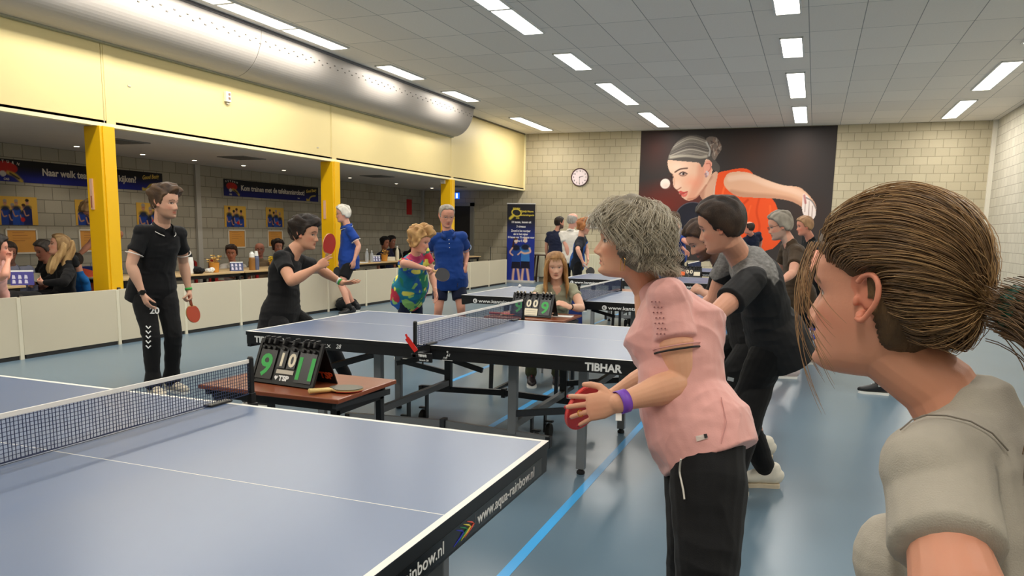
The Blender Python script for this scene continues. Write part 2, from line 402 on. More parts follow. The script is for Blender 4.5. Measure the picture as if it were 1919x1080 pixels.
# yellow pillars
m_pil = mat('yellow_paint', (238, 184, 8), 0.35, noise=0.02, nscale=2)
PX0, PX1 = -5.96, -5.70
for k, (y, lb) in enumerate(((5.25, 'nearest yellow steel pillar, behind the man in the black polo'), (9.97, 'middle yellow steel pillar, behind the crouching young man'), (14.66, 'farthest yellow steel pillar, behind the man in the blue polo'))):
    p = thing('pillar', lb, 'pillar', ((PX0 + PX1) / 2, y + 0.1, 0), group=None)
    mb = MB().b2((PX0, y, 0), (PX1 - 0.008, y + 0.2, ZA - 0.012)); mb.build('post', m_pil, p, True, bevel=0.006)
    MB().b2((PX1 - 0.01, y + 0.035, 0.0), (PX1 + 0.004, y + 0.2, ZA - 0.012)).build('edge_strip', m_pil, p, True)
    if k < 2:
        z0, z1 = ((1.62, 1.98), (1.60, 1.92))[k]
        MB().b2((PX0 + 0.06, y - 0.02, z0), (PX0 + 0.1, y, z1)).build('thermometer', mat('pinkish_wood', (222, 178, 150), 0.6), p, True)
        if k == 0: MB().b2((PX0 + 0.075, y - 0.026, z0 + 0.02), (PX0 + 0.085, y - 0.02, z0 + 0.16)).build('gauge', mat('brown_mark', (140, 70, 40), 0.5), p, True)
    else:
        MB().b2((PX0 + 0.02, y - 0.05, ZA - 0.11), (PX0 + 0.12, y, ZA - 0.02)).build('junction_box', mat('box_white', (228, 222, 205), 0.5), p, True)

# low barrier panels
m_bar = mat('barrier_beige', (206, 196, 172), 0.55, noise=0.02, nscale=3)
m_dark = mat('dark_gap', (40, 38, 36), 0.7)
BY = [-2.2, -0.95, 0.3, 1.57, 2.83, 4.08, 5.34, 6.42, 7.5, 8.6, 9.72, 10.95, 12.09, 13.3, 14.5, 15.7, 16.9, 18.1]
XB = -5.665
names = {5: 'left of the nearest yellow pillar', 6: 'right of the nearest yellow pillar', 7: 'behind the man in the black polo', 8: 'left of the crouching young man', 9: 'behind the crouching young man', 10: 'behind the older man in the blue polo and black shorts', 11: 'right of the middle pillar', 12: 'left of the woman in the floral shirt'}
for k, (a, c) in enumerate(zip(BY[:-1], BY[1:])):
    if k < 3: continue
    lb = {3: 'low beige barrier panel nearest the left edge of the photo', 4: 'low beige barrier panel below the table with the blond girl'}.get(k) or ('low beige barrier panel ' + names.get(k + 0, '')) if k < 12 else {12: 'low beige barrier panel behind the woman in the floral shirt', 13: 'low beige barrier panel beside the farthest yellow pillar', 14: 'low beige barrier panel just right of the man in blue', 15: 'low beige barrier panel second from the roll-up banner', 16: 'low beige barrier panel touching the roll-up banner'}[k]
    br = thing('barrier_panel', lb, 'barrier', (XB, (a + c) / 2, 0), group='beige barrier panels along the side bay')
    MB().b2((-0.012, -(c - a) / 2 + 0.004, 0.045), (0.012, (c - a) / 2 - 0.03, 0.672)).build('panel', m_bar, br, bevel=0.003)
    MB().b2((-0.02, (c - a) / 2 - 0.045, 0.0), (0.016, (c - a) / 2 - 0.002, 0.665)).build('post', mat('barrier_post', (222, 214, 190), 0.5), br)
    MB().b2((-0.03, -(c - a) / 2 + 0.03, 0.0), (0.0, (c - a) / 2 - 0.05, 0.045)).build('base_rail', m_dark, br)
    MB().b2((-0.035, -(c - a) / 2 + 0.01, 0.6), (-0.013, -(c - a) / 2 + 0.05, 0.69)).build('clip', m_dark, br)
# wall end of barrier turning to the far wall
# ------------------------------------------------------------------ table tennis tables
m_blue = mat('table_blue', (100, 117, 148), 0.30, noise=0.02, nscale=1.5, spec=0.6)
m_line = mat('table_line_white', (236, 232, 222), 0.45)
m_black = mat('black_steel', (18, 18, 20), 0.4)
m_steel = mat('grey_steel', (128, 130, 132), 0.42, metal=0.25)
m_dsteel = mat('dark_grey_steel', (52, 54, 58), 0.42, metal=0.2)
m_rub = mat('black_rubber', (14, 14, 14), 0.7)
m_white = mat('white_paint', (235, 235, 230), 0.5)
HT = 0.76
def make_table(label):
    t = thing('table_tennis_table', label, 'table tennis table', (0, 0, 0), group=None)
    for s in (-1, 1):
        mb = MB(); x0, x1 = (s * 0.003, s * 1.37); xa, xb = min(x0, x1), max(x0, x1)
        mb.b2((xa, -0.7625, HT - 0.025), (xb, 0.7625, HT - 0.001), 2); mb.b2((xa, -0.7625, HT - 0.001), (xb, 0.7625, HT), 0)
        e = 0.0004
        for y in (-1, 1): mb.b2((xa, y * 0.7625 - (0.02 if y > 0 else 0), HT), (xb, y * 0.7625 + (0.02 if y < 0 else 0), HT + e), 1)
        xe = (s * 1.35, s * 1.37); mb.b2((min(xe), -0.7425, HT), (max(xe), 0.7425, HT + e), 1)
        mb.b2((min(s * 0.003, s * 1.35), -0.0015, HT), (max(s * 0.003, s * 1.35), 0.0015, HT + e), 1)
        mb.build('table_top', [m_blue, m_line, m_black], t)
        ap = MB(); z0, z1 = HT - 0.105, HT - 0.0255; g = 0.004
        for y in (-1, 1): ap.b2((xa + g, y * (0.7625 - g), z0 + (0.02)), (xb - g, y * (0.7625 - g - 0.028), z1))
        for x in (s * (1.37 - g), s * 0.03): ap.b2((x, -0.755, z0 if abs(x) > 1 else z0 + 0.02), (x - s * 0.028, 0.755, z1))
        ap.b2((min(s * 0.7, s * 0.73), -0.73, z0 + 0.03), (max(s * 0.7, s * 0.73), 0.73, z1))
        ap.build('apron', m_black, t)
        for y in (-1, 1):
            lg = MB().box((s * 0.93, y * 0.53, 0.345), (0.055, 0.04, 0.625)).build('leg', m_steel, t, bevel=0.004)
            f = MB().lathe([(0.022, 0.0), (0.026, 0.006), (0.024, 0.018), (0.016, 0.024), (0.014, 0.036)], (s * 0.93, y * 0.53, 0)).build('rubber_foot', m_rub, lg)
            MB().box((s * 0.48, y * 0.53, 0.43), (0.055, 0.045, 0.46)).build('post', m_steel if y < 0 else m_dsteel, t, bevel=0.004)
            MB().bar((s * 0.93, y * 0.53, 0.40), (s * 0.48, y * 0.53, 0.33), 0.025, 0.04).build('brace', m_dsteel, t)
            MB().bar((s * 0.72, y * 0.53, 0.19), (s * 0.02, y * 0.53, 0.215), 0.03, 0.045).build('low_rail', m_steel if y < 0 else m_dsteel, t)
            wh = MB().lathe([(0.012, -0.016), (0.05, -0.016), (0.058, -0.01), (0.058, 0.01), (0.05, 0.016), (0.012, 0.016)], (s * 0.50, y * 0.14, 0.058), M=Matrix.Rotation(PI / 2, 4, 'Y'), n=28).build('wheel', m_rub, t, smooth=False)
            MB().bar((s * 0.47, y * 0.14, 0.05), (s * 0.47, y * 0.14, 0.25), 0.012, 0.04).bar((s * 0.47, y * 0.14, 0.13), (s * 0.53, y * 0.14, 0.13), 0.03, 0.012).build('fork', m_black, wh)
            MB().box((s * 0.72, y * 0.53, 0.175), (0.03, 0.05, 0.07)).build('stopper', m_black, t)
        MB().bar((s * 0.48, -0.53, 0.255), (s * 0.48, 0.53, 0.255), 0.035, 0.045).build('cross_rail', m_steel, t)
        MB().bar((s * 0.93, -0.53, 0.50), (s * 0.93, 0.53, 0.50), 0.03, 0.04).build('leg_rail', m_dsteel, t)
    for y in (-1, 1):
        MB().box((0, y * 0.53, 0.215), (0.03, 0.06, 0.07)).build('hinge', m_dsteel, t)
        MB().bar((-0.3, y * 0.6, 0.6), (-0.05, y * 0.6, 0.66), 0.02, 0.03).bar((0.3, y * 0.6, 0.6), (0.05, y * 0.6, 0.66), 0.02, 0.03).build('support_arm', m_black, t)
    return t
_net = {}
def make_net(label, accent=None):
    n = thing('table_tennis_net', label, 'table tennis net', (0, 0, HT))
    if not _net:
        mb = MB(); w = 0.0009; Y = 0.905
        ny = int(2 * Y / 0.0126)
        for k in range(ny + 1):
            y = -Y + k * 2 * Y / ny; wob = 0.0012 * math.sin(k * 1.7) + 0.002 * math.sin(k * 0.23)
            mb.b2((-w, y - w + wob, 0.006), (w, y + w + wob, 0.145))
        for k in range(12):
            z = 0.008 + k * 0.0125
            pts = [(0.0015 * math.sin(q * 0.9 + k), -Y + q * 2 * Y / 40, z + 0.001 * math.sin(q * 0.8)) for q in range(41)]
            for a, c in zip(pts[:-1], pts[1:]): mb.bar(a, c, 0.0015, 0.0015)
        _net['mesh'] = mb.mesh('netting')
    link_mesh('netting', _net['mesh'], mat('net_navy', (44, 54, 84), 0.8), n)
    MB().b2((-0.003, -0.905, 0.137), (0.003, 0.905, 0.1535)).build('top_tape', mat('net_tape', (238, 234, 226), 0.7), n, bevel=0.002)
    MB().b2((-0.001, -0.905, 0.0045), (0.001, 0.905, 0.0075)).build('bottom_cord', mat('net_navy', (44, 54, 84), 0.8), n)
    for y in (-1, 1):
        p = MB().box((0, y * 0.915, 0.075), (0.018, 0.022, 0.162)); p.lathe([(0.011, 0), (0.013, 0.004), (0.009, 0.012)], (0, y * 0.915, 0.152), n=14)
        p.build('net_post', m_black, n, bevel=0.002)
        c = MB().b2((-0.022, y * 0.93, -0.05), (0.022, y * 0.76, -0.032)).b2((-0.022, y * 0.76, -0.05), (0.022, y * 0.77, 0.008)).b2((-0.02, y * 0.78, 0.001), (0.02, y * 0.66, 0.009)).b2((-0.012, y * 0.93, -0.05), (0.012, y * 0.9, 0.01))
        c.lathe([(0.005, 0), (0.005, 0.05), (0.016, 0.052), (0.016, 0.062)], (0.0, y * 0.82, -0.11), n=12)
        cl = c.build('clamp', m_black, n, bevel=0.002)
    return n
TY = [0.0, 3.272, 6.707, 10.3, 13.8]
T_LB = ['big blue table tennis table in the foreground at lower left', 'blue table tennis table in the middle, beyond the brown score table and its green digits', 'blue table tennis table behind the seated blond umpire', 'blue table tennis table fourth from the viewer, near the radiator', 'farthest blue table tennis table, beyond the orange and white score counter']
N_LB = ['net with white top tape across the foreground table', 'net across the middle table, red tag on its near post', 'net across the table behind the seated umpire', 'net across the fourth table, hidden behind the grey haired woman', 'farthest net, behind the orange and white score counter']
tables = []
for k, y in enumerate(TY):
    if k == 0: tb = make_table(T_LB[0])
    elif k == 1: tb = make_table(T_LB[1])
    else: tb = dup(tables[1], label=T_LB[k])
    tb.location = (0, y, 0); tables.append(tb)
    n = make_net(N_LB[k]) if k == 0 else dup(nets0, label=N_LB[k])
    if k == 0: nets0 = n
    n.location = (0, y, HT)
    if k == 1: net1 = n
for o in list(tables[0].children):       # the foreground table stands on legs nearer its ends
    if o.name.startswith('leg') and 'rail' not in o.name:
        o.location.x += 0.24 if o.data.vertices[0].co.x > 0 else -0.24; o.location.y += (-0.2 if o.data.vertices[0].co.y > 0 else 0.2)
    if o.name.startswith(('brace', 'leg_rail')): o.scale = (1.24, 0.63, 1)
yN = lambda k: TY[k] - 0.7625 + 0.0035
def apron_text(k, body, x, z, size, width=None, bold=0.0, shear=0.0, parent=None, m=None, name='lettering'):
    M = frame((x, yN(k), z), (1, 0, 0), (0, 0, 1))
    return text(body, M, size, m or m_white, parent or tables[k], bold, 0.0012, shear, width=width, name=name)
m_let = mat('lettering_white', (238, 238, 236), 0.5)
def logo_v(k, x, z, s, parent):
    mb = MB(); M = frame((x, yN(k), z), (1, 0, 0), (0, 0, 1))
    for poly in ([(0, 1), (.42, .55), (.42, .25), (-.05, .8)], [(1.2, 1), (.62, .55), (.55, .25), (.3, .1), (.5, .0), (.7, .2), (1.1, .75)], [(0.15, .45), (.4, .2), (.55, 0), (.2, 0)], [(.45, .95), (.9, .95), (.55, .72)]):
        mb.prism([(a * s, c * s) for a, c in poly], M, 0.0012)
    mb.build('emblem', m_let, parent, True)
apron_text(1, 'TIBHAR', -1.30, 0.69, 0.058, width=0.21, bold=0.0022, m=m_let)
logo_v(1, -1.07, 0.692, 0.04, tables[1])
apron_text(1, 'SMASH 28/R SLX', -0.99, 0.692, 0.032, width=0.29, m=m_let)
apron_text(1, '28', -0.66, 0.692, 0.04, width=0.04, shear=0.3, m=m_let)
apron_text(1, 'TIBHAR', 1.0, 0.688, 0.062, width=0.215, bold=0.0022, m=m_let)
mb = MB(); M = frame((0.1, yN(1), 0.672), (1, 0, 0), (0, 0, 1))
mb.tube([M @ Vector(p) for p in [(0.02, 0.012, 0), (0.035, 0.03, 0), (0.04, 0.045, 0)]], 0.0022, 6); mb.prism([(0.036 + 0.006 * math.cos(a), 0.056 + 0.006 * math.sin(a)) for a in np.linspace(0, 6, 10)], M, 0.001)
mb.tube([M @ Vector(p) for p in [(0.03, 0.034, 0), (0.05, 0.03, 0), (0.052, 0.045, 0)]], 0.0022, 6); mb.b2((0.1 + 0.0, yN(1) - 0.001, 0.674), (0.1 + 0.07, yN(1), 0.677))
mb.build('emblem', m_let, tables[1], True)
apron_text(1, 'ITTF', 0.105, 0.682, 0.018, width=0.03, shear=0.3, m=m_let)
for k in (2, 3, 4):
    for x0 in (-1.24, 0.19):
        M = frame((x0, yN(k), 0.685), (1, 0, 0), (0, 0, 1))
        mb = MB().prism([(0.035 + 0.025 * math.cos(a), 0.018 + 0.025 * math.sin(a)) for a in np.linspace(0, 2 * PI, 25)[:-1]], M, 0.0012); d = mb.build('round_logo', m_let, tables[k], True)
        text('K', frame((x0 + 0.022, yN(k) - 0.0013, 0.69), (1, 0, 0), (0, 0, 1)), 0.034, m_black, d, 0.001, 0.0004)
        apron_text(k, 'www.kantsingel.nl', x0 + 0.075, 0.688, 0.05, width=0.46, bold=0.0008, m=m_let)
# foreground end apron: web address, rainbow mark
xe = 1.37 - 0.0035
def end_text(body, y, z, size, width=None, bold=0.0, m=None, shear=0.0):
    return text(body, frame((xe, y, z), (0, 1, 0), (0, 0, 1)), size, m or m_let, tables[0], bold, 0.0012, shear, width=width)
MB().b2((1.3645, -0.72, 0.663), (1.3668, 0.70, 0.718)).build('sticker_strip', mat('sticker_black', (8, 8, 10), 0.25), tables[0], True)
end_text('www.aqua-rainbow.nl', 0.17, 0.676, 0.047, width=0.455, bold=0.0003)
end_text('www.aqua-rainbow.nl', -0.49, 0.676, 0.047, width=0.455, bold=0.0003)
for k, c in enumerate([(28, 40, 170), (30, 130, 80), (235, 220, 90), (230, 90, 70)]):
    y0 = 0.025 + k * 0.022
    pts = [(xe + 0.001, y0 + 0.01, 0.71), (xe + 0.001, y0 + 0.04, 0.697), (xe + 0.001, y0 + 0.052, 0.69), (xe + 0.001, y0 + 0.035, 0.682), (xe + 0.001, y0 - 0.005, 0.671)]
    MB().tube(pts, [0.0008, 0.0028, 0.0032, 0.0025, 0.0006], 6).build('rainbow_stripe', mat('stripe_%d' % k, c, 0.4), tables[0], True)
MB().b2((1.3668, 0.155, 0.683), (1.3675, 0.156, 0.712)).b2((1.3668, 0.115, 0.68), (1.3675, 0.15, 0.6805)).build('scratch', m_steel, tables[0], True)
# writing on net clamps
for k, y in ((0, 0.93), (1, TY[1] - 0.93)):
    pass
for k in (0, 1):
    root = nets0 if k == 0 else net1
    yy = TY[k] + (-0.9315 if k == 1 else 0.0)
    if k == 1:
        text('TIBHAR', frame((0.028, TY[1] - 0.9315, HT - 0.04), (1, 0, 0), (0, 0, 1)), 0.016, m_let, root, 0.0005)
        MB().b2((0.022, TY[1] - 0.93, HT - 0.075), (0.115, TY[1] - 0.915, HT - 0.022)).build('clamp_plate', m_black, root, True)
        text('TIBHAR', frame((0.03, TY[1] - 0.9305, HT - 0.045), (1, 0, 0), (0, 0, 1)), 0.02, m_let, root, 0.0006, width=0.055)
        text('Smash 28', frame((0.036, TY[1] - 0.9305, HT - 0.068), (1, 0, 0), (0, 0, 1)), 0.014, m_let, root, 0.0002, width=0.06)
        mb = MB(); mb.bar((-0.045, TY[1] - 0.935, HT + 0.062), (0.016, TY[1] - 0.932, HT - 0.012), 0.004, 0.028)
        mb.bar((-0.052, TY[1] - 0.935, HT + 0.085), (-0.03, TY[1] - 0.935, HT + 0.04), 0.004, 0.012)
        mb.build('red_tag', mat('red_tag', (226, 40, 30), 0.5), root, True)
    else:
        text('TIBHAR', frame((0.0225, 0.775, HT - 0.047), (0, 1, 0), (0, 0, 1)), 0.018, m_let, root, 0.0005, width=0.08)
        MB().prism([(0, 0.012), (0.018, 0.002), (0.004, -0.002)], frame((0.0225, 0.86, HT - 0.045), (0, 1, 0), (0, 0, 1)), 0.001).build('emblem', m_let, root, True)
# ------------------------------------------------------------------ small score tables
m_wood = mat('reddish_wood', (132, 70, 44), 0.28, noise=0.18, nscale=6, stretch=(1, 8, 1))
def score_table(x0, x1, y0, y1, h, label):
    cx, cy = (x0 + x1) / 2, (y0 + y1) / 2; w, d = x1 - x0, y1 - y0
    t = thing('score_table', label, 'small table', (cx, cy, 0))
    MB().box((0, 0, h - 0.011), (w, d, 0.022)).build('table_top', m_wood, t, bevel=0.004)
    f = MB()
    for y in (-1, 1): f.box((0, y * (d / 2 - 0.06), h - 0.045), (w - 0.08, 0.03, 0.045))
    for x in (-1, 1): f.box((x * (w / 2 - 0.06), 0, h - 0.06), (0.03, d - 0.1, 0.06))
    f.build('frame', m_black, t)
    for x in (-1, 1):
        for y in (-1, 1):
            lg = MB().bar((x * (w / 2 - 0.06), y * (d / 2 - 0.07), h - 0.07), (x * (w / 2 - 0.06), y * (d / 2 - 0.04), 0.0), 0.03, 0.03).build('leg', m_black, t)
        MB().bar((x * (w / 2 - 0.06), -(d / 2 - 0.04), 0.012), (x * (w / 2 - 0.06), (d / 2 - 0.04), 0.012), 0.03, 0.024).build('foot_rail', m_black, t)
        MB().bar((x * (w / 2 - 0.035), -(d / 2 - 0.02), h - 0.035), (x * (w / 2 - 0.035), (d / 2 - 0.02), h - 0.06), 0.018, 0.03).build('side_rail', m_dsteel, t)
    return t
score_table(-0.57, 0.225, 1.215, 1.74, 0.70, 'small reddish brown table carrying the counter that shows 9 and 11')
score_table(-0.54, 0.20, 4.64, 5.22, 0.70, 'small reddish brown table in front of the seated umpire')
score_table(-0.30, 0.45, 8.2, 8.7, 0.70, 'small table between the third and fourth playing tables')
score_table(-0.15, 0.62, 11.5, 12.05, 0.70, 'small table below the orange and white score counter')
# score counter: folding stand with flip cards
m_card = mat('card_black', (22, 22, 24), 0.3); m_plast = mat('black_plastic', (16, 16, 17), 0.45)
m_green = mat('digit_green', (62, 176, 82), 0.5); m_wd = mat('digit_white', (236, 226, 200), 0.5)
def score_counter(loc, rz, label, digits, white=False, brand=True, cards=('9', '1', '0', '11'), clips_white=False, orange=False):
    W_, H_ = 0.38, 0.212
    t = thing('score_counter', label, 'score counter', loc, rz)
    lean = 0.42
    fx = lambda u, v, o=0.0: Vector((u, -0.075 + v * math.sin(lean) - o * math.cos(lean), v * math.cos(lean) + o * math.sin(lean) * 1.0))
    F_ = frame(fx(0, 0), (1, 0, 0), fx(0, 1) - fx(0, 0))       # z = outwards (towards the viewer)
    def onf(mb, lo, hi, mi=0):
        c = [(a + b_) / 2 for a, b_ in zip(lo, hi)]; M = F_.to_3x3().to_4x4()
        return mb.box(F_ @ Vector(c), [b_ - a for a, b_ in zip(lo, hi)], M=M, mi=mi)
    f = MB(); onf(f, (-W_ / 2, 0, -0.006), (W_ / 2, H_, 0)); onf(f, (-W_ / 2 - 0.008, 0, -0.006), (-W_ / 2 + 0.006, H_ + 0.012, 0.008)); onf(f, (W_ / 2 - 0.006, 0, -0.006), (W_ / 2 + 0.008, H_ + 0.012, 0.008)); onf(f, (-W_ / 2, 0, 0), (W_ / 2, 0.008, 0.012))
    f.build('front_panel', m_plast, t)
    yt = -0.075 + H_ * math.sin(lean)
    bk = MB(); Bk = frame((0, yt + H_ * math.sin(lean), 0), (-1, 0, 0), Vector((0, -math.sin(lean), math.cos(lean)))); M = Bk.to_3x3().to_4x4()
    bk.box(Bk @ Vector((0, H_ / 2, 0.003)), (W_ + 0.016, H_ + 0.01, 0.006), M=M); bk.build('back_panel', m_plast, t)
    r = MB().tube([(-W_ / 2 - 0.01, yt, H_ * math.cos(lean) + 0.004), (W_ / 2 + 0.01, yt, H_ * math.cos(lean) + 0.004)], 0.006, 8); r.build('hinge_rod', m_plast, t)
    xs = [(-W_ / 2 + 0.012, 0.105), (-0.058, 0.052), (0.006, 0.052), (W_ / 2 - 0.117, 0.105)]
    for q, ((x, w), c) in enumerate(zip(xs, cards)):
        big = w > 0.1
        h0 = 0.02 if big else 0.082
        cd = MB(); onf(cd, (x, h0, 0.004), (x + w, H_ - 0.035, 0.0065))
        small_white = orange or (white and not big)
        if orange and big:
            cm = mat('card_orange', (238, 104, 30), 0.5) if q == 0 else m_wd
            cd = MB(); onf(cd, (x, 0.055, 0.004), (x + w, 0.125, 0.0065))
        else: cm = m_card
        co = cd.build('card', cm, t)
        if not (orange and big):
            m_ = m_green if big else m_wd
            sz = 0.155 if big else 0.092
            text(c, F_ @ frame((x + w / 2, h0 + (0.018 if big else 0.012), 0.007), (1, 0, 0), (0, 1, 0)), sz, m_, co, 0.0035 if big else 0.003, 0.0004, align='CENTER', world=False, name='digit')
        nc = 3 if big else 1
        for i in range(nc):
            xc = x + w * (i + 0.5) / nc; cb = MB()
            P_ = F_ @ Vector((xc, H_ - 0.004, 0.012))
            cb.box(P_, (0.013, 0.028, 0.034), M=F_.to_3x3().to_4x4())
            cb.box(P_ + Vector((0, 0.014, 0.016)), (0.011, 0.03, 0.016))
            cb.box(F_ @ Vector((xc, H_ - 0.035, 0.012)), (0.017, 0.014, 0.014), M=F_.to_3x3().to_4x4())
            cb.build('clip', m_white if clips_white and not orange and i >= 0 and False else m_plast, t, bevel=0.002)
            if clips_white: MB().box(P_ + Vector((0, 0.012, 0.014)), (0.012, 0.02, 0.024)).build('clip_end', m_wd, t, bevel=0.002)
    if white:
        cc = MB(); onf(cc, (-0.062, 0.012, 0.004), (0.062, 0.078, 0.006)); o = cc.build('paper_card', m_wd, t)
        ln = MB()
        for q in range(3): onf(ln, (-0.05, 0.02 + q * 0.018, 0.006), (0.05, 0.0215 + q * 0.018, 0.0064))
        ln.build('print', m_dsteel, o)
    elif brand:
        cc = MB(); onf(cc, (-0.052, 0.055, 0.002), (0.056, 0.075, 0.004)); cc.build('label_strip', mat('label_grey', (196, 188, 172), 0.4), t)
        text('TSP', F_ @ frame((-0.028, 0.022, 0.002), (1, 0, 0), (0, 1, 0)), 0.034, m_let, t, 0.0018, 0.0004, width=0.066, world=False)
        h = MB(); hp = []
        for a in np.linspace(0, 2 * PI, 24)[:-1]:
            hp.append((-0.045 + 0.0105 * math.sin(a) ** 3, 0.034 + 0.0008 * (13 * math.cos(a) - 5 * math.cos(2 * a) - 2 * math.cos(3 * a) - math.cos(4 * a))))
        h.prism(hp[::-1], F_ @ Matrix.Translation((0, 0, 0.001)), 0.001); h.build('heart_emblem', m_let, t)
        # red maker's name on the back panel's inner side
        inn = frame((W_ / 2 - 0.02, yt + H_ * math.sin(lean) - 0.02 * math.sin(lean) - 0.006, 0.025), (1, 0, 0), Vector((0, -math.sin(lean), math.cos(lean))))
        text('TSP', inn @ Matrix.Translation((-0.06, 0, 0.003)), 0.05, mat('orange_red', (214, 84, 44), 0.5), t, 0.002, 0.0006, width=0.085, world=False)
    return t
score_counter((-0.19, 1.44, 0.702), -0.10, 'black flip score counter with green 9 and 11 and white 1 and 0', 0, clips_white=False)
score_counter((-0.15, 4.86, 0.702), -0.05, 'flip score counter with green 9 and white zeros in front of the seated umpire', None, white=True, brand=False, cards=('9', '0', '0', '9'), clips_white=True)
score_counter((0.22, 11.72, 0.702), 0.0, 'black score counter with an orange card and a white card, in the far distance', None, orange=True, brand=False, cards=('', '0', '0', ''))

# ------------------------------------------------------------------ bats
def make_bat(name_label, c, blade, handle, normal, face, back, group=None, s=1.0, cat='table tennis bat', wood=(214, 170, 110), edge=(190, 60, 40)):
    """c = middle of the grip, blade = direction towards the blade tip, normal = face normal"""
    t = thing('table_tennis_bat', name_label, cat, c)
    y = Vector(blade).normalized(); n = Vector(normal); n = (n - y * n.dot(y)).normalized(); x = y.cross(n)
    F_ = Matrix((x, y, n)).transposed().to_4x4()
    pl = []
    for a in np.linspace(-PI / 2, 1.5 * PI, 41)[:-1]:
        pl.append((0.076 * s * math.cos(a), (0.05 + 0.08 + 0.08 * math.sin(a)) * s))
    def slab(poly, z0, z1, m, nm, par):
        return MB().prism(poly, F_ @ Matrix.Translation((0, 0, z0)), z1 - z0).build(nm, m, par)
    mw = mat('bat_wood_%d_%d' % (wood[0], wood[1]), wood, 0.5, noise=0.1, nscale=40, stretch=(1, 1, 1))
    slab(pl, -0.003, 0.003, mw, 'blade', t)
    rp = [(px * 0.985, py if py > 0.075 * s else max(py, 0.064 * s)) for px, py in pl]
    slab(rp, 0.003, 0.0065, mat('rubber_%d_%d' % (face[0], face[2]), face, 0.35), 'rubber', t)
    slab(rp, -0.0065, -0.003, mat('rubber_%d_%d' % (back[0], back[2]), back, 0.35), 'rubber', t)
    g = MB(); secs = []
    for k, (yy, w, h) in enumerate([(-0.05, 0.015, 0.010), (-0.048, 0.0175, 0.012), (0.0, 0.0135, 0.011), (0.045, 0.0145, 0.011), (0.062, 0.0135, 0.006)]):
        secs.append([F_ @ Vector((w * s * math.cos(a), yy * s, h * math.sin(a))) for a in np.linspace(0, 2 * PI, 15)[:-1]])
    vs = [p for q in secs for p in q]; n_ = 14
    fs = [(i * n_ + k, i * n_ + (k + 1) % n_, (i + 1) * n_ + (k + 1) % n_, (i + 1) * n_ + k) for i in range(4) for k in range(n_)] + [tuple(range(n_))[::-1], tuple(4 * n_ + k for k in range(n_))]
    g.add(vs, fs); g.build('grip', mat('grip_%d_%d' % (handle[0], handle[1]), handle, 0.5, noise=0.12, nscale=60), t, smooth=True)
    return t
RED = (196, 42, 34); BLK = (26, 26, 28)
make_bat('wooden bat with dark rubber lying on the brown table beside the 9 and 11 counter', (0.075, 1.29, 0.715), (0.55, 0.8, -0.035), (220, 190, 120), (0, 0.03, 1), (88, 88, 78), RED, wood=(206, 170, 110))
make_bat('red bat lying on the umpire table behind the net', (-0.50, 4.80, 0.715), (1, 0.25, -0.02), (160, 60, 50), (0, 0, 1), (206, 52, 62), BLK)
# ------------------------------------------------------------------ big poster on the far wall
YP = YF - 0.012
def wall_xy(u, v, y=YP):
    p = on(u, v, 1, y); return p[0], p[2]
MX0, MX1, MZ0, MZ1 = -2.40, 2.50, 0.74, 4.165
ms = lambda pts: [(wall_xy(u, v)[0] - MX0, wall_xy(u, v)[1] - MZ0) for u, v in pts]
_s = 0.0134      # metres per photo pixel on that wall
pz = Picture(MX1 - MX0, MZ1 - MZ0, 0.013, (58, 50, 48))
H_ = pz.h
pz.img[:] = np.array((60, 54, 53)) * (1 - 0.10 * (pz.Y / H_)[..., None])
def zpt(x, y): return ms([(1180 + x / 3.6, 230 + y / 3.6)])[0]       # tracing frame
Z = lambda pts: [zpt(*p) for p in pts]
for (x, y, rx, ry, c, a) in ((230, 560, 190, 110, (128, 40, 30), .75), (180, 170, 90, 110, (96, 50, 44), .5), (830, 210, 110, 120, (84, 56, 46), .45), (400, 480, 160, 90, (120, 44, 34), .5), (1140, 230, 80, 140, (78, 56, 48), .4), (700, 120, 120, 80, (70, 58, 52), .3), (1180, 620, 120, 100, (74, 50, 42), .4)):
    q = zpt(x, y); pz.ell(q[0], q[1], rx / 3.6 * _s, ry / 3.6 * _s, c, a, soft=0.9)
skin = (224, 178, 150)
# dark bat
q = zpt(425, 650); pz.ell(*q, 126 / 3.6 * _s, 122 / 3.6 * _s, (92, 92, 104), 1, 0.02); pz.ell(*q, 121 / 3.6 * _s, 117 / 3.6 * _s, (34, 34, 44), 1, 0.02)
pz.ell(q[0] + 0.1, q[1] - 0.1, 0.3, 0.3, (44, 44, 58), .6, 0.8)
# orange top
top = Z([(600, 340), (660, 322), (760, 306), (820, 326), (870, 400), (930, 470), (985, 540), (1010, 600), (1060, 660), (1085, 700), (1050, 760), (980, 840), (930, 860), (800, 900), (760, 800), (700, 700), (560, 590), (528, 560), (545, 530), (575, 470), (580, 400)])
mt = pz.poly(top, (232, 84, 38))
for pts, wd, c, a in (([(800, 520), (700, 610), (640, 650)], 16, (190, 52, 20), .55), ([(880, 500), (860, 600), (880, 700), (860, 800)], 14, (196, 56, 22), .5), ([(700, 360), (640, 440), (620, 560)], 14, (250, 116, 66), .6), ([(950, 560), (960, 650), (1000, 740)], 14, (250, 112, 60), .5), ([(820, 560), (790, 680), (820, 780)], 12, (248, 106, 58), .5), ([(740, 520), (760, 600), (740, 700)], 10, (200, 60, 26), .5)):
    pz.line(Z(pts), wd / 3.6 * _s, c, a, clip=mt)
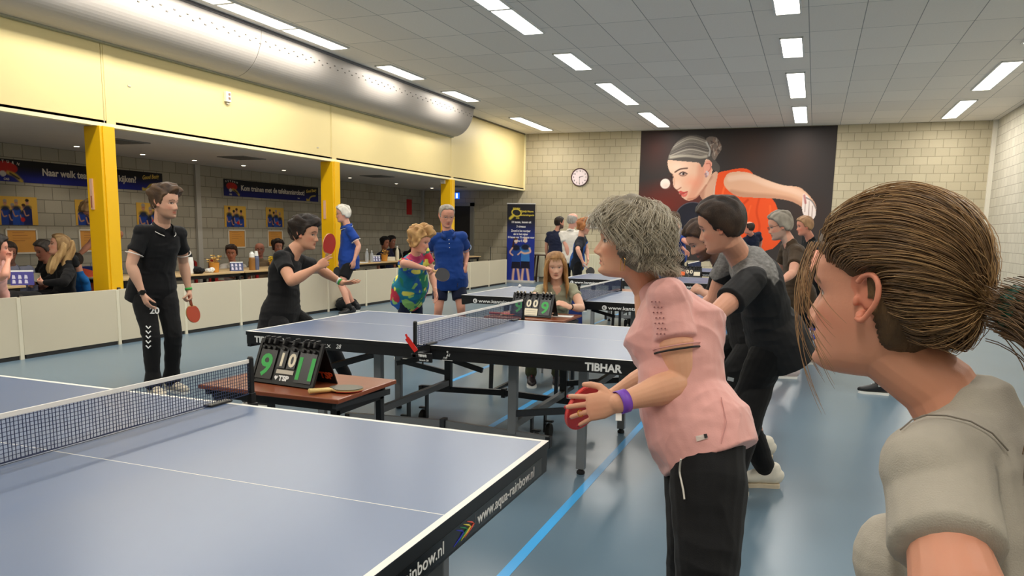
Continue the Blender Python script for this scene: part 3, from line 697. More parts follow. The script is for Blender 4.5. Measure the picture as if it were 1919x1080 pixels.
# neck and shoulder, arm
neck = Z([(590, 328), (560, 345), (500, 420), (478, 490), (520, 540), (545, 560), (570, 545), (582, 430), (598, 350)])
mn = pz.poly(neck, (214, 166, 140)); pz.line(Z([(545, 365), (500, 430), (490, 500)]), 34 / 3.6 * _s, (168, 112, 90), .55, clip=mn)
arm = Z([(640, 385), (670, 340), (740, 328), (820, 340), (930, 385), (1040, 420), (1140, 432), (1185, 460), (1240, 520), (1262, 570), (1250, 640), (1215, 655), (1180, 610), (1165, 570), (1100, 532), (1000, 512), (860, 505), (740, 497), (680, 465), (645, 425)])
ma = pz.poly(arm, (222, 172, 142))
pz.line(Z([(690, 470), (800, 490), (950, 500), (1080, 520), (1160, 560)]), 40 / 3.6 * _s, (172, 118, 92), .5, clip=ma)
pz.line(Z([(680, 375), (800, 365), (950, 415), (1100, 455), (1180, 490)]), 40 / 3.6 * _s, (240, 206, 184), .6, clip=ma)
hand = pz.poly(Z([(1175, 480), (1210, 500), (1250, 560), (1258, 620), (1230, 660), (1195, 650), (1170, 600), (1168, 540)]), (236, 220, 214))
for p0, p1 in (((1190, 520), (1185, 600)), ((1215, 530), (1210, 640)), ((1238, 560), (1232, 640))): pz.line(Z([p0, p1]), 5 / 3.6 * _s, (150, 120, 110), .8)
pz.line(Z([(1195, 505), (1235, 530), (1262, 580)]), 8 / 3.6 * _s, (120, 112, 112), .9); pz.line(Z([(1182, 490), (1190, 540)]), 14 / 3.6 * _s, (170, 90, 90), .7)
# face
face = Z([(260, 255), (270, 320), (292, 352), (296, 400), (300, 430), (318, 450), (334, 462), (338, 478), (352, 486), (356, 500), (384, 520), (412, 524), (450, 508), (486, 470), (512, 430), (556, 350), (560, 290), (540, 250), (480, 210), (400, 190), (300, 210)])
mf = pz.poly(face, (226, 182, 156))
pz.line(Z([(490, 300), (480, 380), (450, 440), (420, 500)]), 60 / 3.6 * _s, (208, 130, 104), .5, clip=mf)
q = zpt(430, 400); pz.ell(*q, 0.20, 0.14, (232, 140, 112), .45, 0.7, clip=mf)
q = zpt(330, 300); pz.ell(*q, 0.22, 0.12, (240, 210, 190), .6, 0.8, clip=mf)
q = zpt(320, 425); pz.ell(*q, 0.10, 0.10, (238, 200, 180), .7, 0.8, clip=mf)
pz.line(Z([(300, 440), (322, 452), (350, 436)]), 7 / 3.6 * _s, (150, 84, 66), .8, clip=mf)
pz.line(Z([(296, 352), (306, 400), (300, 432)]), 7 / 3.6 * _s, (206, 150, 122), .6, clip=mf)
pz.line(Z([(310, 332), (345, 312), (392, 306)]), 10 / 3.6 * _s, (78, 52, 44), .9)                     # brow
pz.line(Z([(266, 345), (282, 342), (292, 350)]), 8 / 3.6 * _s, (70, 46, 40), .8)
pz.ell(*zpt(362, 344), 0.085, 0.05, (120, 74, 66), .75, 0.5); pz.ell(*zpt(362, 344), 0.06, 0.028, (226, 214, 208), .9, 0.3)
pz.ell(*zpt(366, 344), 0.030, 0.030, (38, 26, 26), 1, 0.3); pz.line(Z([(338, 346), (362, 331), (392, 344)]), 6 / 3.6 * _s, (36, 24, 24), .95); pz.line(Z([(342, 354), (366, 360), (388, 350)]), 3 / 3.6 * _s, (70, 40, 38), .8)
pz.ell(*zpt(288, 366), 0.045, 0.03, (52, 34, 34), .9, 0.4)
pz.poly(Z([(334, 464), (350, 458), (366, 466), (384, 462), (398, 462), (378, 478), (350, 486), (340, 476)]), (198, 84, 78)); pz.poly(Z([(352, 486), (378, 480), (396, 470), (384, 494), (364, 500)]), (214, 108, 98)); pz.line(Z([(340, 478), (370, 477), (396, 464)]), 3 / 3.6 * _s, (110, 40, 40), .9)
pz.line(Z([(396, 515), (450, 505), (490, 460), (520, 420)]), 12 / 3.6 * _s, (170, 104, 82), .55)
# ear and earring
pz.poly(Z([(508, 280), (520, 256), (545, 254), (560, 275), (558, 310), (540, 350), (520, 362), (506, 340)]), (230, 160, 138)); pz.line(Z([(522, 275), (545, 275), (548, 310), (526, 335)]), 6 / 3.6 * _s, (176, 96, 82), .8)
for k, (x, y) in enumerate(((524, 330), (516, 345), (530, 350), (520, 360), (532, 338))): pz.ell(*zpt(x, y), 0.028, 0.028, (150, 120, 130) if k % 2 else (210, 196, 204), .9, 0.4)
# hair
hair = Z([(258, 252), (276, 200), (305, 150), (350, 105), (420, 80), (490, 90), (520, 110), (545, 150), (550, 200), (560, 230), (590, 262), (612, 296), (604, 330), (575, 322), (556, 300), (560, 262), (520, 245), (505, 280), (490, 300), (470, 270), (400, 262), (330, 256), (272, 250)])
mh = pz.poly(hair, (84, 78, 74))
for k in range(26):
    t = k / 25
    a, c_, d = (268 + 20 * t, 248 - 90 * t), (400 + 10 * t, 215 - 120 * t), (530, 235 - 110 * t)
    col = [(168, 158, 146), (60, 54, 52), (128, 120, 112), (206, 196, 180), (48, 44, 44)][k % 5]
    pz.line(Z([a, c_, d]), (6 + 4 * (k % 3)) / 3.6 * _s, col, .65, clip=mh)
pz.line(Z([(280, 232), (380, 222), (480, 232), (520, 226)]), 18 / 3.6 * _s, (214, 204, 184), .6, clip=mh)
bun = pz.poly(Z([(520, 110), (545, 92), (590, 100), (618, 140), (624, 175), (600, 215), (578, 250), (560, 230), (548, 190), (540, 150)]), (122, 108, 100))
for k in range(12):
    a = k * 0.55; cx, cy = 580, 160
    pz.line(Z([(cx + 40 * math.cos(a), cy + 60 * math.sin(a)), (cx + 18 * math.cos(a + .8), cy + 24 * math.sin(a + .8)), (cx + 34 * math.cos(a + 1.7), cy + 50 * math.sin(a + 1.7))]), 6 / 3.6 * _s, [(190, 176, 162), (70, 58, 54), (150, 120, 104)][k % 3], .7, clip=bun)
pz.line(Z([(520, 130), (545, 180), (540, 220)]), 12 / 3.6 * _s, (200, 196, 190), .8); pz.line(Z([(530, 130), (552, 178), (550, 218)]), 4 / 3.6 * _s, (40, 38, 38), .8)
# necklace, ball
pz.line(Z([(580, 420), (570, 480), (565, 540)]), 4 / 3.6 * _s, (200, 190, 180), .9)
q = zpt(243, 410); pz.ell(*q, 35 / 3.6 * _s, 35 / 3.6 * _s, (240, 224, 214), 1, 0.03); pz.ell(q[0] + 0.03, q[1] - 0.06, 0.08, 0.06, (226, 196, 180), .6, 0.8)
poster = pz.build('wall_poster', frame((MX0, YP, MZ0), (1, 0, 0), (0, 0, 1)), None, rough=0.55)
tag(poster, 'huge poster of a woman in an orange top bending towards a ball', 'poster')

# ------------------------------------------------------------------ wall clock
ck = thing('wall_clock', 'round white wall clock with a dark rim on the far wall', 'clock', (-4.08, YF - 0.0, 2.96))
Mx = Matrix.Rotation(PI / 2, 4, 'X')
MB().lathe([(0.235, 0.0), (0.25, 0.01), (0.25, 0.045), (0.238, 0.055), (0.225, 0.05), (0.225, 0.03), (0.05, 0.03)], M=Mx, n=48).build('rim', mat('clock_rim', (74, 44, 48), 0.4), ck)
MB().lathe([(0.226, 0.0), (0.226, 0.034), (0.0001, 0.034)], M=Mx, n=48).build('dial', mat('clock_dial', (238, 222, 226), 0.4), ck)
for k in range(12):
    a = PI / 2 - 2 * PI * (k + 1) / 12
    me = text_mesh(str(k + 1), 0.062, 0.001, 0.0006, align='CENTER'); me.transform(frame((0.178 * math.cos(a), -0.036, 0.178 * math.sin(a) - 0.022), (1, 0, 0), (0, 0, 1)))
    link_mesh('numeral', me, m_black, ck)
def hand_(ang, L, w, nm):
    d = Vector((math.sin(ang), 0, math.cos(ang)))
    MB().bar(Vector((0, -0.038, 0)) - d * 0.02, Vector((0, -0.038, 0)) + d * L, w, 0.002, up=(0, 1, 0)).build(nm, m_black, ck)
hand_(math.radians(76), 0.11, 0.012, 'hour_hand'); hand_(math.radians(182), 0.17, 0.008, 'minute_hand')
MB().lathe([(0.01, 0), (0.01, 0.042), (0.0001, 0.042)], M=Mx, n=16).build('hub', m_black, ck)
# notice, radiator, exit sign, detectors
nt_ = thing('notice_board', 'white notice sheet in a thin frame on the far wall', 'notice', (-3.50, YF, 1.74))
MB().b2((-0.32, -0.012, -0.19), (0.32, 0, 0.19)).build('frame', mat('notice_frame', (196, 190, 184), 0.5), nt_); MB().b2((-0.30, -0.014, -0.17), (0.30, -0.011, 0.17)).build('sheet', mat('notice_paper', (240, 236, 232), 0.5), nt_)
g = MB(); [g.b2((-0.22, -0.015, 0.1 - 0.05 * k), (0.1 + 0.03 * (k % 3), -0.0138, 0.104 - 0.05 * k)) for k in range(5)]; g.build('print', mat('print_grey', (150, 146, 150), 0.5), nt_)['kind'] = 'stuff'
rd = thing('radiator', 'long cream panel radiator on the far wall under the notice', 'radiator', (-3.95, YF - 0.09, 0.12))
g = MB().b2((-1.42, -0.03, 0.02), (1.42, 0.03, 0.72)); g.build('body', mat('radiator_cream', (214, 208, 182), 0.4), rd, bevel=0.01)
g = MB(); [g.b2((-1.36 + k * 0.0695, -0.038, 0.05), (-1.325 + k * 0.0695, -0.029, 0.69)) for k in range(40)]; g.build('ribs', mat('radiator_cream', (214, 208, 182), 0.4), rd)
MB().b2((-1.3, -0.02, -0.12), (-1.26, 0.02, 0.03)).build('leg', m_white, rd); MB().b2((1.26, -0.02, -0.12), (1.3, 0.02, 0.03)).build('leg', m_white, rd)
ex = thing('exit_sign', 'glowing blue emergency exit sign hanging under the side bay ceiling', 'exit sign', (-7.78, 19.2, ZA))
MB().b2((-0.005, -0.005, -0.06), (0.005, 0.005, 0.0)).build('hanger', m_dsteel, ex); MB().b2((-0.18, -0.02, -0.08), (0.18, 0.02, -0.055)).build('housing', mat('box_grey', (120, 120, 118), 0.5), ex)
MB().b2((-0.17, -0.008, -0.26), (0.17, 0.008, -0.08)).build('panel', mat('exit_blue', (20, 90, 220), 0.4, emit=((30, 110, 255), 1.1)), ex)
g = MB(); M = frame((0, -0.0085, -0.17), (1, 0, 0), (0, 0, 1))
g.prism([(0.06, -0.07), (0.12, -0.07), (0.12, 0.07), (0.06, 0.07)], M, 0.002)
g.prism([(-0.04, -0.05), (-0.01, -0.01), (0.0, -0.055), (0.015, -0.055), (0.01, 0.01), (-0.01, 0.03), (0.02, 0.02), (0.024, 0.03), (-0.02, 0.05), (-0.06, 0.02), (-0.055, 0.01), (-0.025, 0.025), (-0.03, -0.01), (-0.06, -0.045)], M, 0.002)
g.prism([(-0.022 + 0.014 * math.cos(a), 0.064 + 0.014 * math.sin(a)) for a in np.linspace(0, 2 * PI, 13)[:-1]], M, 0.002); g.prism([(-0.14, 0), (-0.1, 0.03), (-0.1, 0.01), (-0.07, 0.01), (-0.07, -0.01), (-0.1, -0.01), (-0.1, -0.03)], M, 0.002)
g.build('pictogram', mat('sign_white', (235, 245, 255), 0.4, emit=((225, 240, 255), 1.3)), ex)
dt = thing('wall_detector', 'small white box sensor on the cream panel', 'sensor', (XL, 7.44, 3.26))
MB().b2((0, -0.05, -0.07), (0.045, 0.05, 0.07)).build('housing', mat('sensor_white', (232, 224, 206), 0.5), dt, bevel=0.004)
for z in (0.035, -0.02): MB().box((0.047, 0.012, z), (0.006, 0.034, 0.03)).build('lens', mat('lens_brown', (150, 116, 92), 0.4), dt)
MB().b2((0.005, -0.02, -0.1), (0.03, 0.03, -0.07)).build('cable_gland', mat('gland', (190, 180, 160), 0.5), dt)
for k, (y, z, lb) in enumerate(((5.75, 3.12, 'small dark fixing mark on the cream panel right of the first seam'), (9.6, 2.78, 'small fixing mark low on the cream panel near the middle pillar'))):
    tag(MB().box((XL + 0.004, y, z), (0.006, 0.045, 0.02)).build('fixing_clip', mat('gland', (190, 180, 160), 0.5)), lb, 'clip')
# spot lamps and vents in the side bay ceiling
for k, (x, y) in enumerate(((-8.3, 7.1), (-8.3, 8.34), (-8.24, 9.43), (-8.13, 10.58), (-8.1, 11.76), (-7.97, 14.0), (-8.0, 16.2), (-8.0, 18.2), (-8.3, 4.6), (-8.3, 2.2))):
    lb = ['left of the nearest yellow pillar', 'just right of the nearest yellow pillar', 'above the grey wall post, unlit looking', 'above the second banner, left one', 'above the second banner, right one', 'right of the middle yellow pillar', 'beyond the middle pillar, smaller one', 'near the exit sign', 'over the first table', 'near the viewer'][k]
    s_ = thing('ceiling_spotlight', 'small round ceiling spotlight ' + lb, 'spotlight', (x, y, ZA), group='small spotlights in the side bay ceiling')
    MB().lathe([(0.06, -0.006), (0.06, 0.0), (0.04, 0.0)], n=20).build('ring', lamp_frame, s_)
    MB().lathe([(0.036, -0.008), (0.036, -0.002), (0.0001, -0.002)], n=16).build('bulb', mat('spot_glow', (255, 240, 210), 0.5, emit=((255, 236, 200), 9.0)), s_)
    ld = bpy.data.lights.new('spot_light', 'SPOT'); ld.energy = 16 if y < 13 else 5; ld.spot_size = 2.3; ld.spot_blend = 0.8; ld.shadow_soft_size = 0.04; ld.color = (1, 0.88, 0.72)
    lo = bpy.data.objects.new('spot_light', ld); COL.objects.link(lo); lo.parent = s_; lo.location = (0, 0, -0.03)
for k, (x, y) in enumerate(((-7.0, 6.7), (-7.0, 9.2), (-7.0, 13.6), (-7.0, 17.5))):
    v = thing('ceiling_vent', 'flat grey ceiling vent ' + ['left bay, near the first pillar', 'between the first and middle pillars', 'between the middle and farthest pillars', 'beyond the farthest pillar'][k], 'vent', (x, y, ZA), group='flat vents in the side bay ceiling')
    MB().b2((-0.28, -0.28, -0.012), (0.28, 0.28, 0)).build('frame', mat('vent_grey', (120, 118, 114), 0.6), v); 
    MB().b2((-0.22, -0.22, -0.018), (0.22, 0.22, -0.012)).build('grille', mat('vent_dark', (92, 90, 86), 0.6), v)

# ------------------------------------------------------------------ banners, team posters and frames on the side bay wall
XW = XA + 0.008
def bay_picture(name, y0, y1, z0, z1, draw, label, cat, bg, res=0.012):
    p = Picture(y1 - y0, z1 - z0, res, bg); draw(p)
    # seen from the hall the picture runs from small y (left) to large y (right)
    o = p.build(name, frame((XW, y0, z0), (0, 1, 0), (0, 0, 1)), None, rough=0.5)
    return tag(o, label, cat)
def grad(p, c0, c1):
    t = np.clip((p.Y / p.h - 0.25) / 0.5, 0, 1)[..., None]; p.img[:] = np.array(c0) * (1 - t) + np.array(c1) * t
def club_logo(p, cx, cy, s):
    p.ell(cx, cy + 0.12 * s, 0.62 * s, 0.30 * s, (176, 36, 30), 1, 0.03, ang=-0.06)
    p.line([(cx + 0.1 * s, cy - 0.12 * s), (cx + 0.45 * s, cy - 0.22 * s), (cx + 0.78 * s, cy - 0.5 * s)], 0.2 * s, (190, 160, 70))
    p.line([(cx + 0.2 * s, cy - 0.14 * s), (cx + 0.66 * s, cy - 0.38 * s)], 0.07 * s, (30, 26, 30))
    p.ell(cx - 0.16 * s, cy - 0.18 * s, 0.17 * s, 0.14 * s, (196, 190, 186), 1, 0.06)
def swoosh(p, cx, cy, s, c):
    p.line([(cx - 0.5 * s, cy - 0.35 * s), (cx - 0.3 * s, cy - 0.40 * s), (cx, cy - 0.16 * s), (cx + 0.5 * s, cy - 0.08 * s)], 0.10 * s, c)
    p.line([(cx - 0.48 * s, cy - 0.42 * s), (cx - 0.2 * s, cy - 0.40 * s)], 0.14 * s, c)
m_btext = mat('banner_lettering', (206, 198, 186), 0.5); m_gold = mat('banner_gold', (200, 170, 70), 0.5)
def bay_text(par, body, y, z, size, m=m_btext, width=None, bold=0.0, shear=0.0, rot=0.0):
    M = frame((XW + 0.0015, y, z), (0, math.cos(rot), math.sin(rot)), (0, -math.sin(rot), math.cos(rot)))
    text(body, M, size, m, par, bold, 0.001, shear, width=width)
def b1(p): grad(p, (26, 34, 124), (22, 22, 26)); club_logo(p, 0.42, 0.17, 0.30); swoosh(p, 3.1, 0.17, 0.36, (200, 170, 70))
bn = bay_picture('wall_banner', 6.05, 9.42, 2.045, 2.37, b1, 'long blue and black banner reading Naar welk team, left of the first pillar', 'banner', (22, 22, 26))
bay_text(bn, 'Naar welk team gaan we kijken?', 7.04, 2.17, 0.15, width=1.78, bold=0.004)
bay_text(bn, 'Good Bezig', 8.96, 2.235, 0.10, m_gold, width=0.38, bold=0.002, shear=0.4, rot=0.12)
for k, ch in enumerate('RETURN'): bay_text(bn, ch, 6.26 + k * 0.075, 2.30 + 0.014 * math.sin(k / 5 * PI), 0.055, bold=0.001, rot=0.3 - k * 0.12)
bay_text(bn, 'OSS', 6.42, 2.062, 0.05, bold=0.001)
def b2_(p): grad(p, (24, 30, 104), (24, 24, 28)); club_logo(p, 0.24, 0.17, 0.26); swoosh(p, 2.92, 0.17, 0.34, (190, 165, 80))
bn = bay_picture('wall_banner', 11.0, 14.2, 2.05, 2.385, b2_, 'long blue and black banner reading Kom trainen, left of the middle pillar', 'banner', (22, 22, 26))
bay_text(bn, 'Kom trainen met de tafeltennisrobot!', 11.50, 2.18, 0.15, width=2.15, bold=0.004)
bay_text(bn, 'Good Bezig', 13.72, 2.24, 0.10, m_gold, width=0.40, bold=0.002, shear=0.4, rot=0.12)
bay_text(bn, 'hallo', 13.4, 2.09, 0.04, bold=0.001)
for k, ch in enumerate('RETURN'): bay_text(bn, ch, 11.06 + k * 0.062, 2.318 + 0.012 * math.sin(k / 5 * PI), 0.048, bold=0.001, rot=0.3 - k * 0.12)
bay_text(bn, 'OSS', 11.15, 2.068, 0.045, bold=0.001)
def team(n, seed):
    def f(p):
        r = random.Random(seed); p.img[:] = np.array((206, 160, 60)); p.ell(p.w * .5, p.h * .6, p.w * .5, p.h * .5, (222, 180, 84), .6, .9)
        order = list(range(n)); 
        for i in order:
            x = p.w * (0.16 + 0.68 * (i + .5) / n + (0.02 if i % 2 else -0.02)); hy = p.h * (0.74 + (0.06 if i % 2 == 0 else -0.06) + r.uniform(-.03, .03)); s = p.w * (0.42 / n + 0.02)
            p.poly([(x - s * 1.05, 0), (x - s * 1.05, hy - s * 1.6), (x - s * .3, hy - s * .95), (x + s * .3, hy - s * .95), (x + s * 1.05, hy - s * 1.6), (x + s * 1.05, 0)], [(30, 60, 140), (24, 36, 90), (34, 74, 160)][i % 3], smooth=False)
            p.ell(x, hy - s * 1.2, s * .9, s * .5, (30, 34, 48), .8, .4)
            p.ell(x, hy, s * .42, s * .62, (184, 132, 104), 1, .1); p.ell(x, hy + s * .4, s * .44, s * .32, [(60, 40, 26), (40, 34, 30), (150, 140, 130)][r.randrange(3)], 1, .15)
            p.ell(x, hy + s * .02, s * .3, s * .05, (90, 60, 50), .6, .4)
            p.line([(x - s * .9, hy - s * 1.9), (x - s * .5, hy - s * 3.0), (x + s * .2, hy - s * 2.9)], s * .3, (188, 134, 106))
        p.ell(p.w * .62, p.h * .2, .035, .035, (190, 40, 40), 1, .2)
    return f
TP = [(6.28, 6.92, 1.41, 1.83, 5, 'yellow team poster with five blue shirted players at the left edge'), (7.58, 8.10, 1.42, 1.83, 3, 'yellow team poster half hidden by the bending blond helper'), (8.80, 9.40, 1.43, 1.83, 3, 'yellow team poster behind the head of the man in the black polo'), (10.99, 11.63, 1.43, 1.855, 4, 'yellow poster of four players under the Kom trainen banner, left one'), (12.27, 12.88, 1.44, 1.86, 4, 'yellow poster of four players left of the crouching young man'), ]
for k, (a, c, z0, z1, n, lb) in enumerate(TP): bay_picture('team_poster', a, c, z0, z1, team(n, k + 3), lb, 'poster', (206, 160, 60), 0.006)
m_cork = mat('amber_sheet', (206, 142, 54), 0.6, noise=0.05, nscale=8)
for k, (a, c, z0, z1, lb) in enumerate(((6.39, 6.87, 0.99, 1.345, 'white framed amber notice above the man in the light blue shirt'), (7.62, 8.06, 1.0, 1.345, 'white framed notice mostly hidden by the nearest pillar'), (11.08, 11.57, 1.01, 1.36, 'white framed amber notice right of the man in the white shirt'), (12.31, 12.80, 1.01, 1.355, 'white framed amber notice behind the crouching young man'), (13.55, 14.02, 1.01, 1.355, 'white framed amber notice partly hidden by the red bat'))):
    f = thing('framed_notice', lb, 'framed notice', (XA, (a + c) / 2, (z0 + z1) / 2), group=None); w, h = (c - a) / 2, (z1 - z0) / 2
    g = MB()
    for s in (-1, 1): g.b2((0, s * w - 0.012, -h), (0.022, s * w + 0.012, h)).b2((0, -w, s * h - 0.012), (0.022, w, s * h + 0.012))
    g.build('frame', mat('frame_white', (214, 206, 190), 0.5), f); MB().b2((0, -w, -h), (0.012, w, h)).build('sheet', m_cork, f)
    g = MB(); [g.b2((0.012, -w * .6, h * .7 - .04 * q), (0.0135, w * (.2 + .2 * (q % 3)), h * .7 - .04 * q + .008)) for q in range(4)]; g.build('print', mat('amber_print', (170, 108, 44), 0.6), f)['kind'] = 'stuff'
# fire hose sign on the bay wall
tag(MB().b2((XA, 18.55, 1.86), (XA + 0.01, 18.85, 2.3)).build('fire_sign', mat('sign_red', (190, 30, 30), 0.5)), 'small red fire equipment sign on the dark side bay wall', 'sign')
# ------------------------------------------------------------------ roll-up banner
rb = thing('roll_up_banner', 'tall blue roll-up banner with two players, standing by the barrier end', 'banner', (-5.50, 18.75, 0), 0.12)
p = Picture(0.80, 2.12, 0.008, (30, 44, 120)); t_ = np.clip((p.Y - 1.15) / 0.55, 0, 1)[..., None]; p.img[:] = np.array((34, 50, 138)) * (1 - t_) + np.array((34, 32, 38)) * t_
gold = (206, 184, 64)
p.ell(0.27, 1.88, 0.15, 0.115, gold, 1, .04, ang=-.2); p.ell(0.27, 1.88, 0.115, 0.08, (40, 38, 40), 1, .04, ang=-.2); p.line([(0.18, 1.80), (0.09, 1.72)], 0.08, gold)
def fig(cx, top, s, shirt, hair_, pants, girl):
    p.line([(cx - .05 * s, top - 1.0 * s), (cx - .09 * s, top - 1.35 * s), (cx - .10 * s, top - 1.72 * s)], .085 * s, (214, 170, 150)); p.line([(cx + .06 * s, top - 1.0 * s), (cx + .12 * s, top - 1.35 * s), (cx + .17 * s, top - 1.70 * s)], .085 * s, (214, 170, 150))
    p.line([(cx - .13 * s, top - 1.76 * s), (cx - .05 * s, top - 1.76 * s)], .05 * s, (70, 110, 170)); p.line([(cx + .14 * s, top - 1.74 * s), (cx + .22 * s, top - 1.76 * s)], .05 * s, (40, 40, 50))
    p.poly([(cx - .16 * s, top - 1.10 * s), (cx - .13 * s, top - .78 * s), (cx + .15 * s, top - .78 * s), (cx + .18 * s, top - 1.10 * s), (cx + .02 * s, top - 1.08 * s)], pants, smooth=False)
    p.poly([(cx - .15 * s, top - .85 * s), (cx - .14 * s, top - .5 * s), (cx - .2 * s, top - .38 * s), (cx - .08 * s, top - .27 * s), (cx + .08 * s, top - .27 * s), (cx + .21 * s, top - .38 * s), (cx + .15 * s, top - .5 * s), (cx + .16 * s, top - .85 * s)], shirt, smooth=False)
    p.ell(cx, top - .36 * s, .15 * s, .10 * s, (30, 32, 52), 1, .3)
    p.ell(cx, top - .12 * s, .065 * s, .10 * s, (220, 176, 156), 1, .1)
    if girl: p.line([(cx - .05 * s, top - .06 * s), (cx - .09 * s, top - .2 * s), (cx - .11 * s, top - .36 * s)], .06 * s, hair_); p.ell(cx - .01 * s, top - .04 * s, .075 * s, .045 * s, hair_, 1, .2)
    else: p.ell(cx, top - .035 * s, .06 * s, .03 * s, hair_, .8, .3)
fig(0.27, 1.20, 0.80, (38, 72, 146), (70, 40, 34), (30, 28, 44), True); fig(0.54, 1.23, 0.82, (58, 120, 190), (150, 120, 100), (28, 28, 46), False)
p.line([(0.17, .90), (0.10, .78), (0.18, .70)], .045, (214, 170, 150)); p.line([(0.42, .80), (0.52, .76), (0.68, .80), (0.66, .90)], .055, (220, 176, 156)); p.line([(.40, .78), (.33, .72)], .04, (220, 176, 156))
p.build('print', frame((-0.40, 0, 0.07), (1, 0, 0), (0, 0, 1)), None); o = bpy.context.scene.objects['print'] if False else None
pr = [x for x in COL.objects if x.name.startswith('print') and x.parent is None][-1]; pr.name = 'banner_print'; pr.parent = rb
MB().b2((-0.43, -0.13, 0), (0.43, 0.10, 0.07)).build('base', mat('aluminium', (206, 204, 200), 0.35, 0.4), rb, bevel=0.01); MB().b2((-0.41, -0.012, 2.18), (0.41, 0.012, 2.21)).build('top_rail', mat('aluminium', (206, 204, 200), 0.35, 0.4), rb)
MB().tube([(0, 0.03, 0.05), (0, 0.03, 2.18)], 0.01).build('pole', m_dsteel, rb)
def rt(body, x, z, size, m, width, bold=0.002):
    text(body, frame((x - width / 2, -0.0015, z), (1, 0, 0), (0, 0, 1)), size, m, rb, bold, 0.0008, width=width, world=False)
mg = mat('gold_lettering', gold, 0.5); mwh = mat('banner_white', (236, 232, 228), 0.5)
rt('Tijdelijk Nieuwe', 0.17, 1.96, 0.07, mg, 0.36); rt('kennismakingsactie', 0.17, 1.86, 0.07, mg, 0.40); rt('RETURN', -0.14, 2.04, 0.06, mg, 0.2); rt('OSS', -0.10, 1.78, 0.05, mg, 0.1)
rt('10 lessen, lessen uit', 0.0, 1.66, 0.085, mwh, 0.56); rt('3 niveaus', 0.0, 1.54, 0.085, mwh, 0.26); rt('Zowel in het voorjaar', 0.0, 1.42, 0.085, mwh, 0.56); rt('als in het najaar', 0.0, 1.33, 0.085, mwh, 0.42); rt('10 lessen van 75 minuten voor', 0.0, 1.24, 0.085, mwh, 0.76); rt('slechts \u20ac 39,50', 0.0, 1.14, 0.085, mwh, 0.38)
# ------------------------------------------------------------------ people: one continuous skin surface each, clothes and hair on top
def vnoise(P, seed=0):
    """smooth value noise in [-1, 1] for an N x 3 array"""
    I = np.floor(P).astype(np.int64); f = P - I; f = f * f * (3 - 2 * f); out = np.zeros(len(P))
    for dx in (0, 1):
        for dy in (0, 1):
            for dz in (0, 1):
                h = ((I[:, 0] + dx) * 73856093) ^ ((I[:, 1] + dy) * 19349663) ^ ((I[:, 2] + dz) * 83492791) ^ (seed * 2654435761 & 0x7fffffff)
                h = (h ^ (h >> 13)) * 1274126177 & 0x7fffffff; h = (h ^ (h >> 16)) & 0xffff
                out += (h / 32767.5 - 1) * (f[:, 0] if dx else 1 - f[:, 0]) * (f[:, 1] if dy else 1 - f[:, 1]) * (f[:, 2] if dz else 1 - f[:, 2])
    return out
def unit(v):
    v = np.array(v, float); return v / (np.linalg.norm(v) + 1e-12)
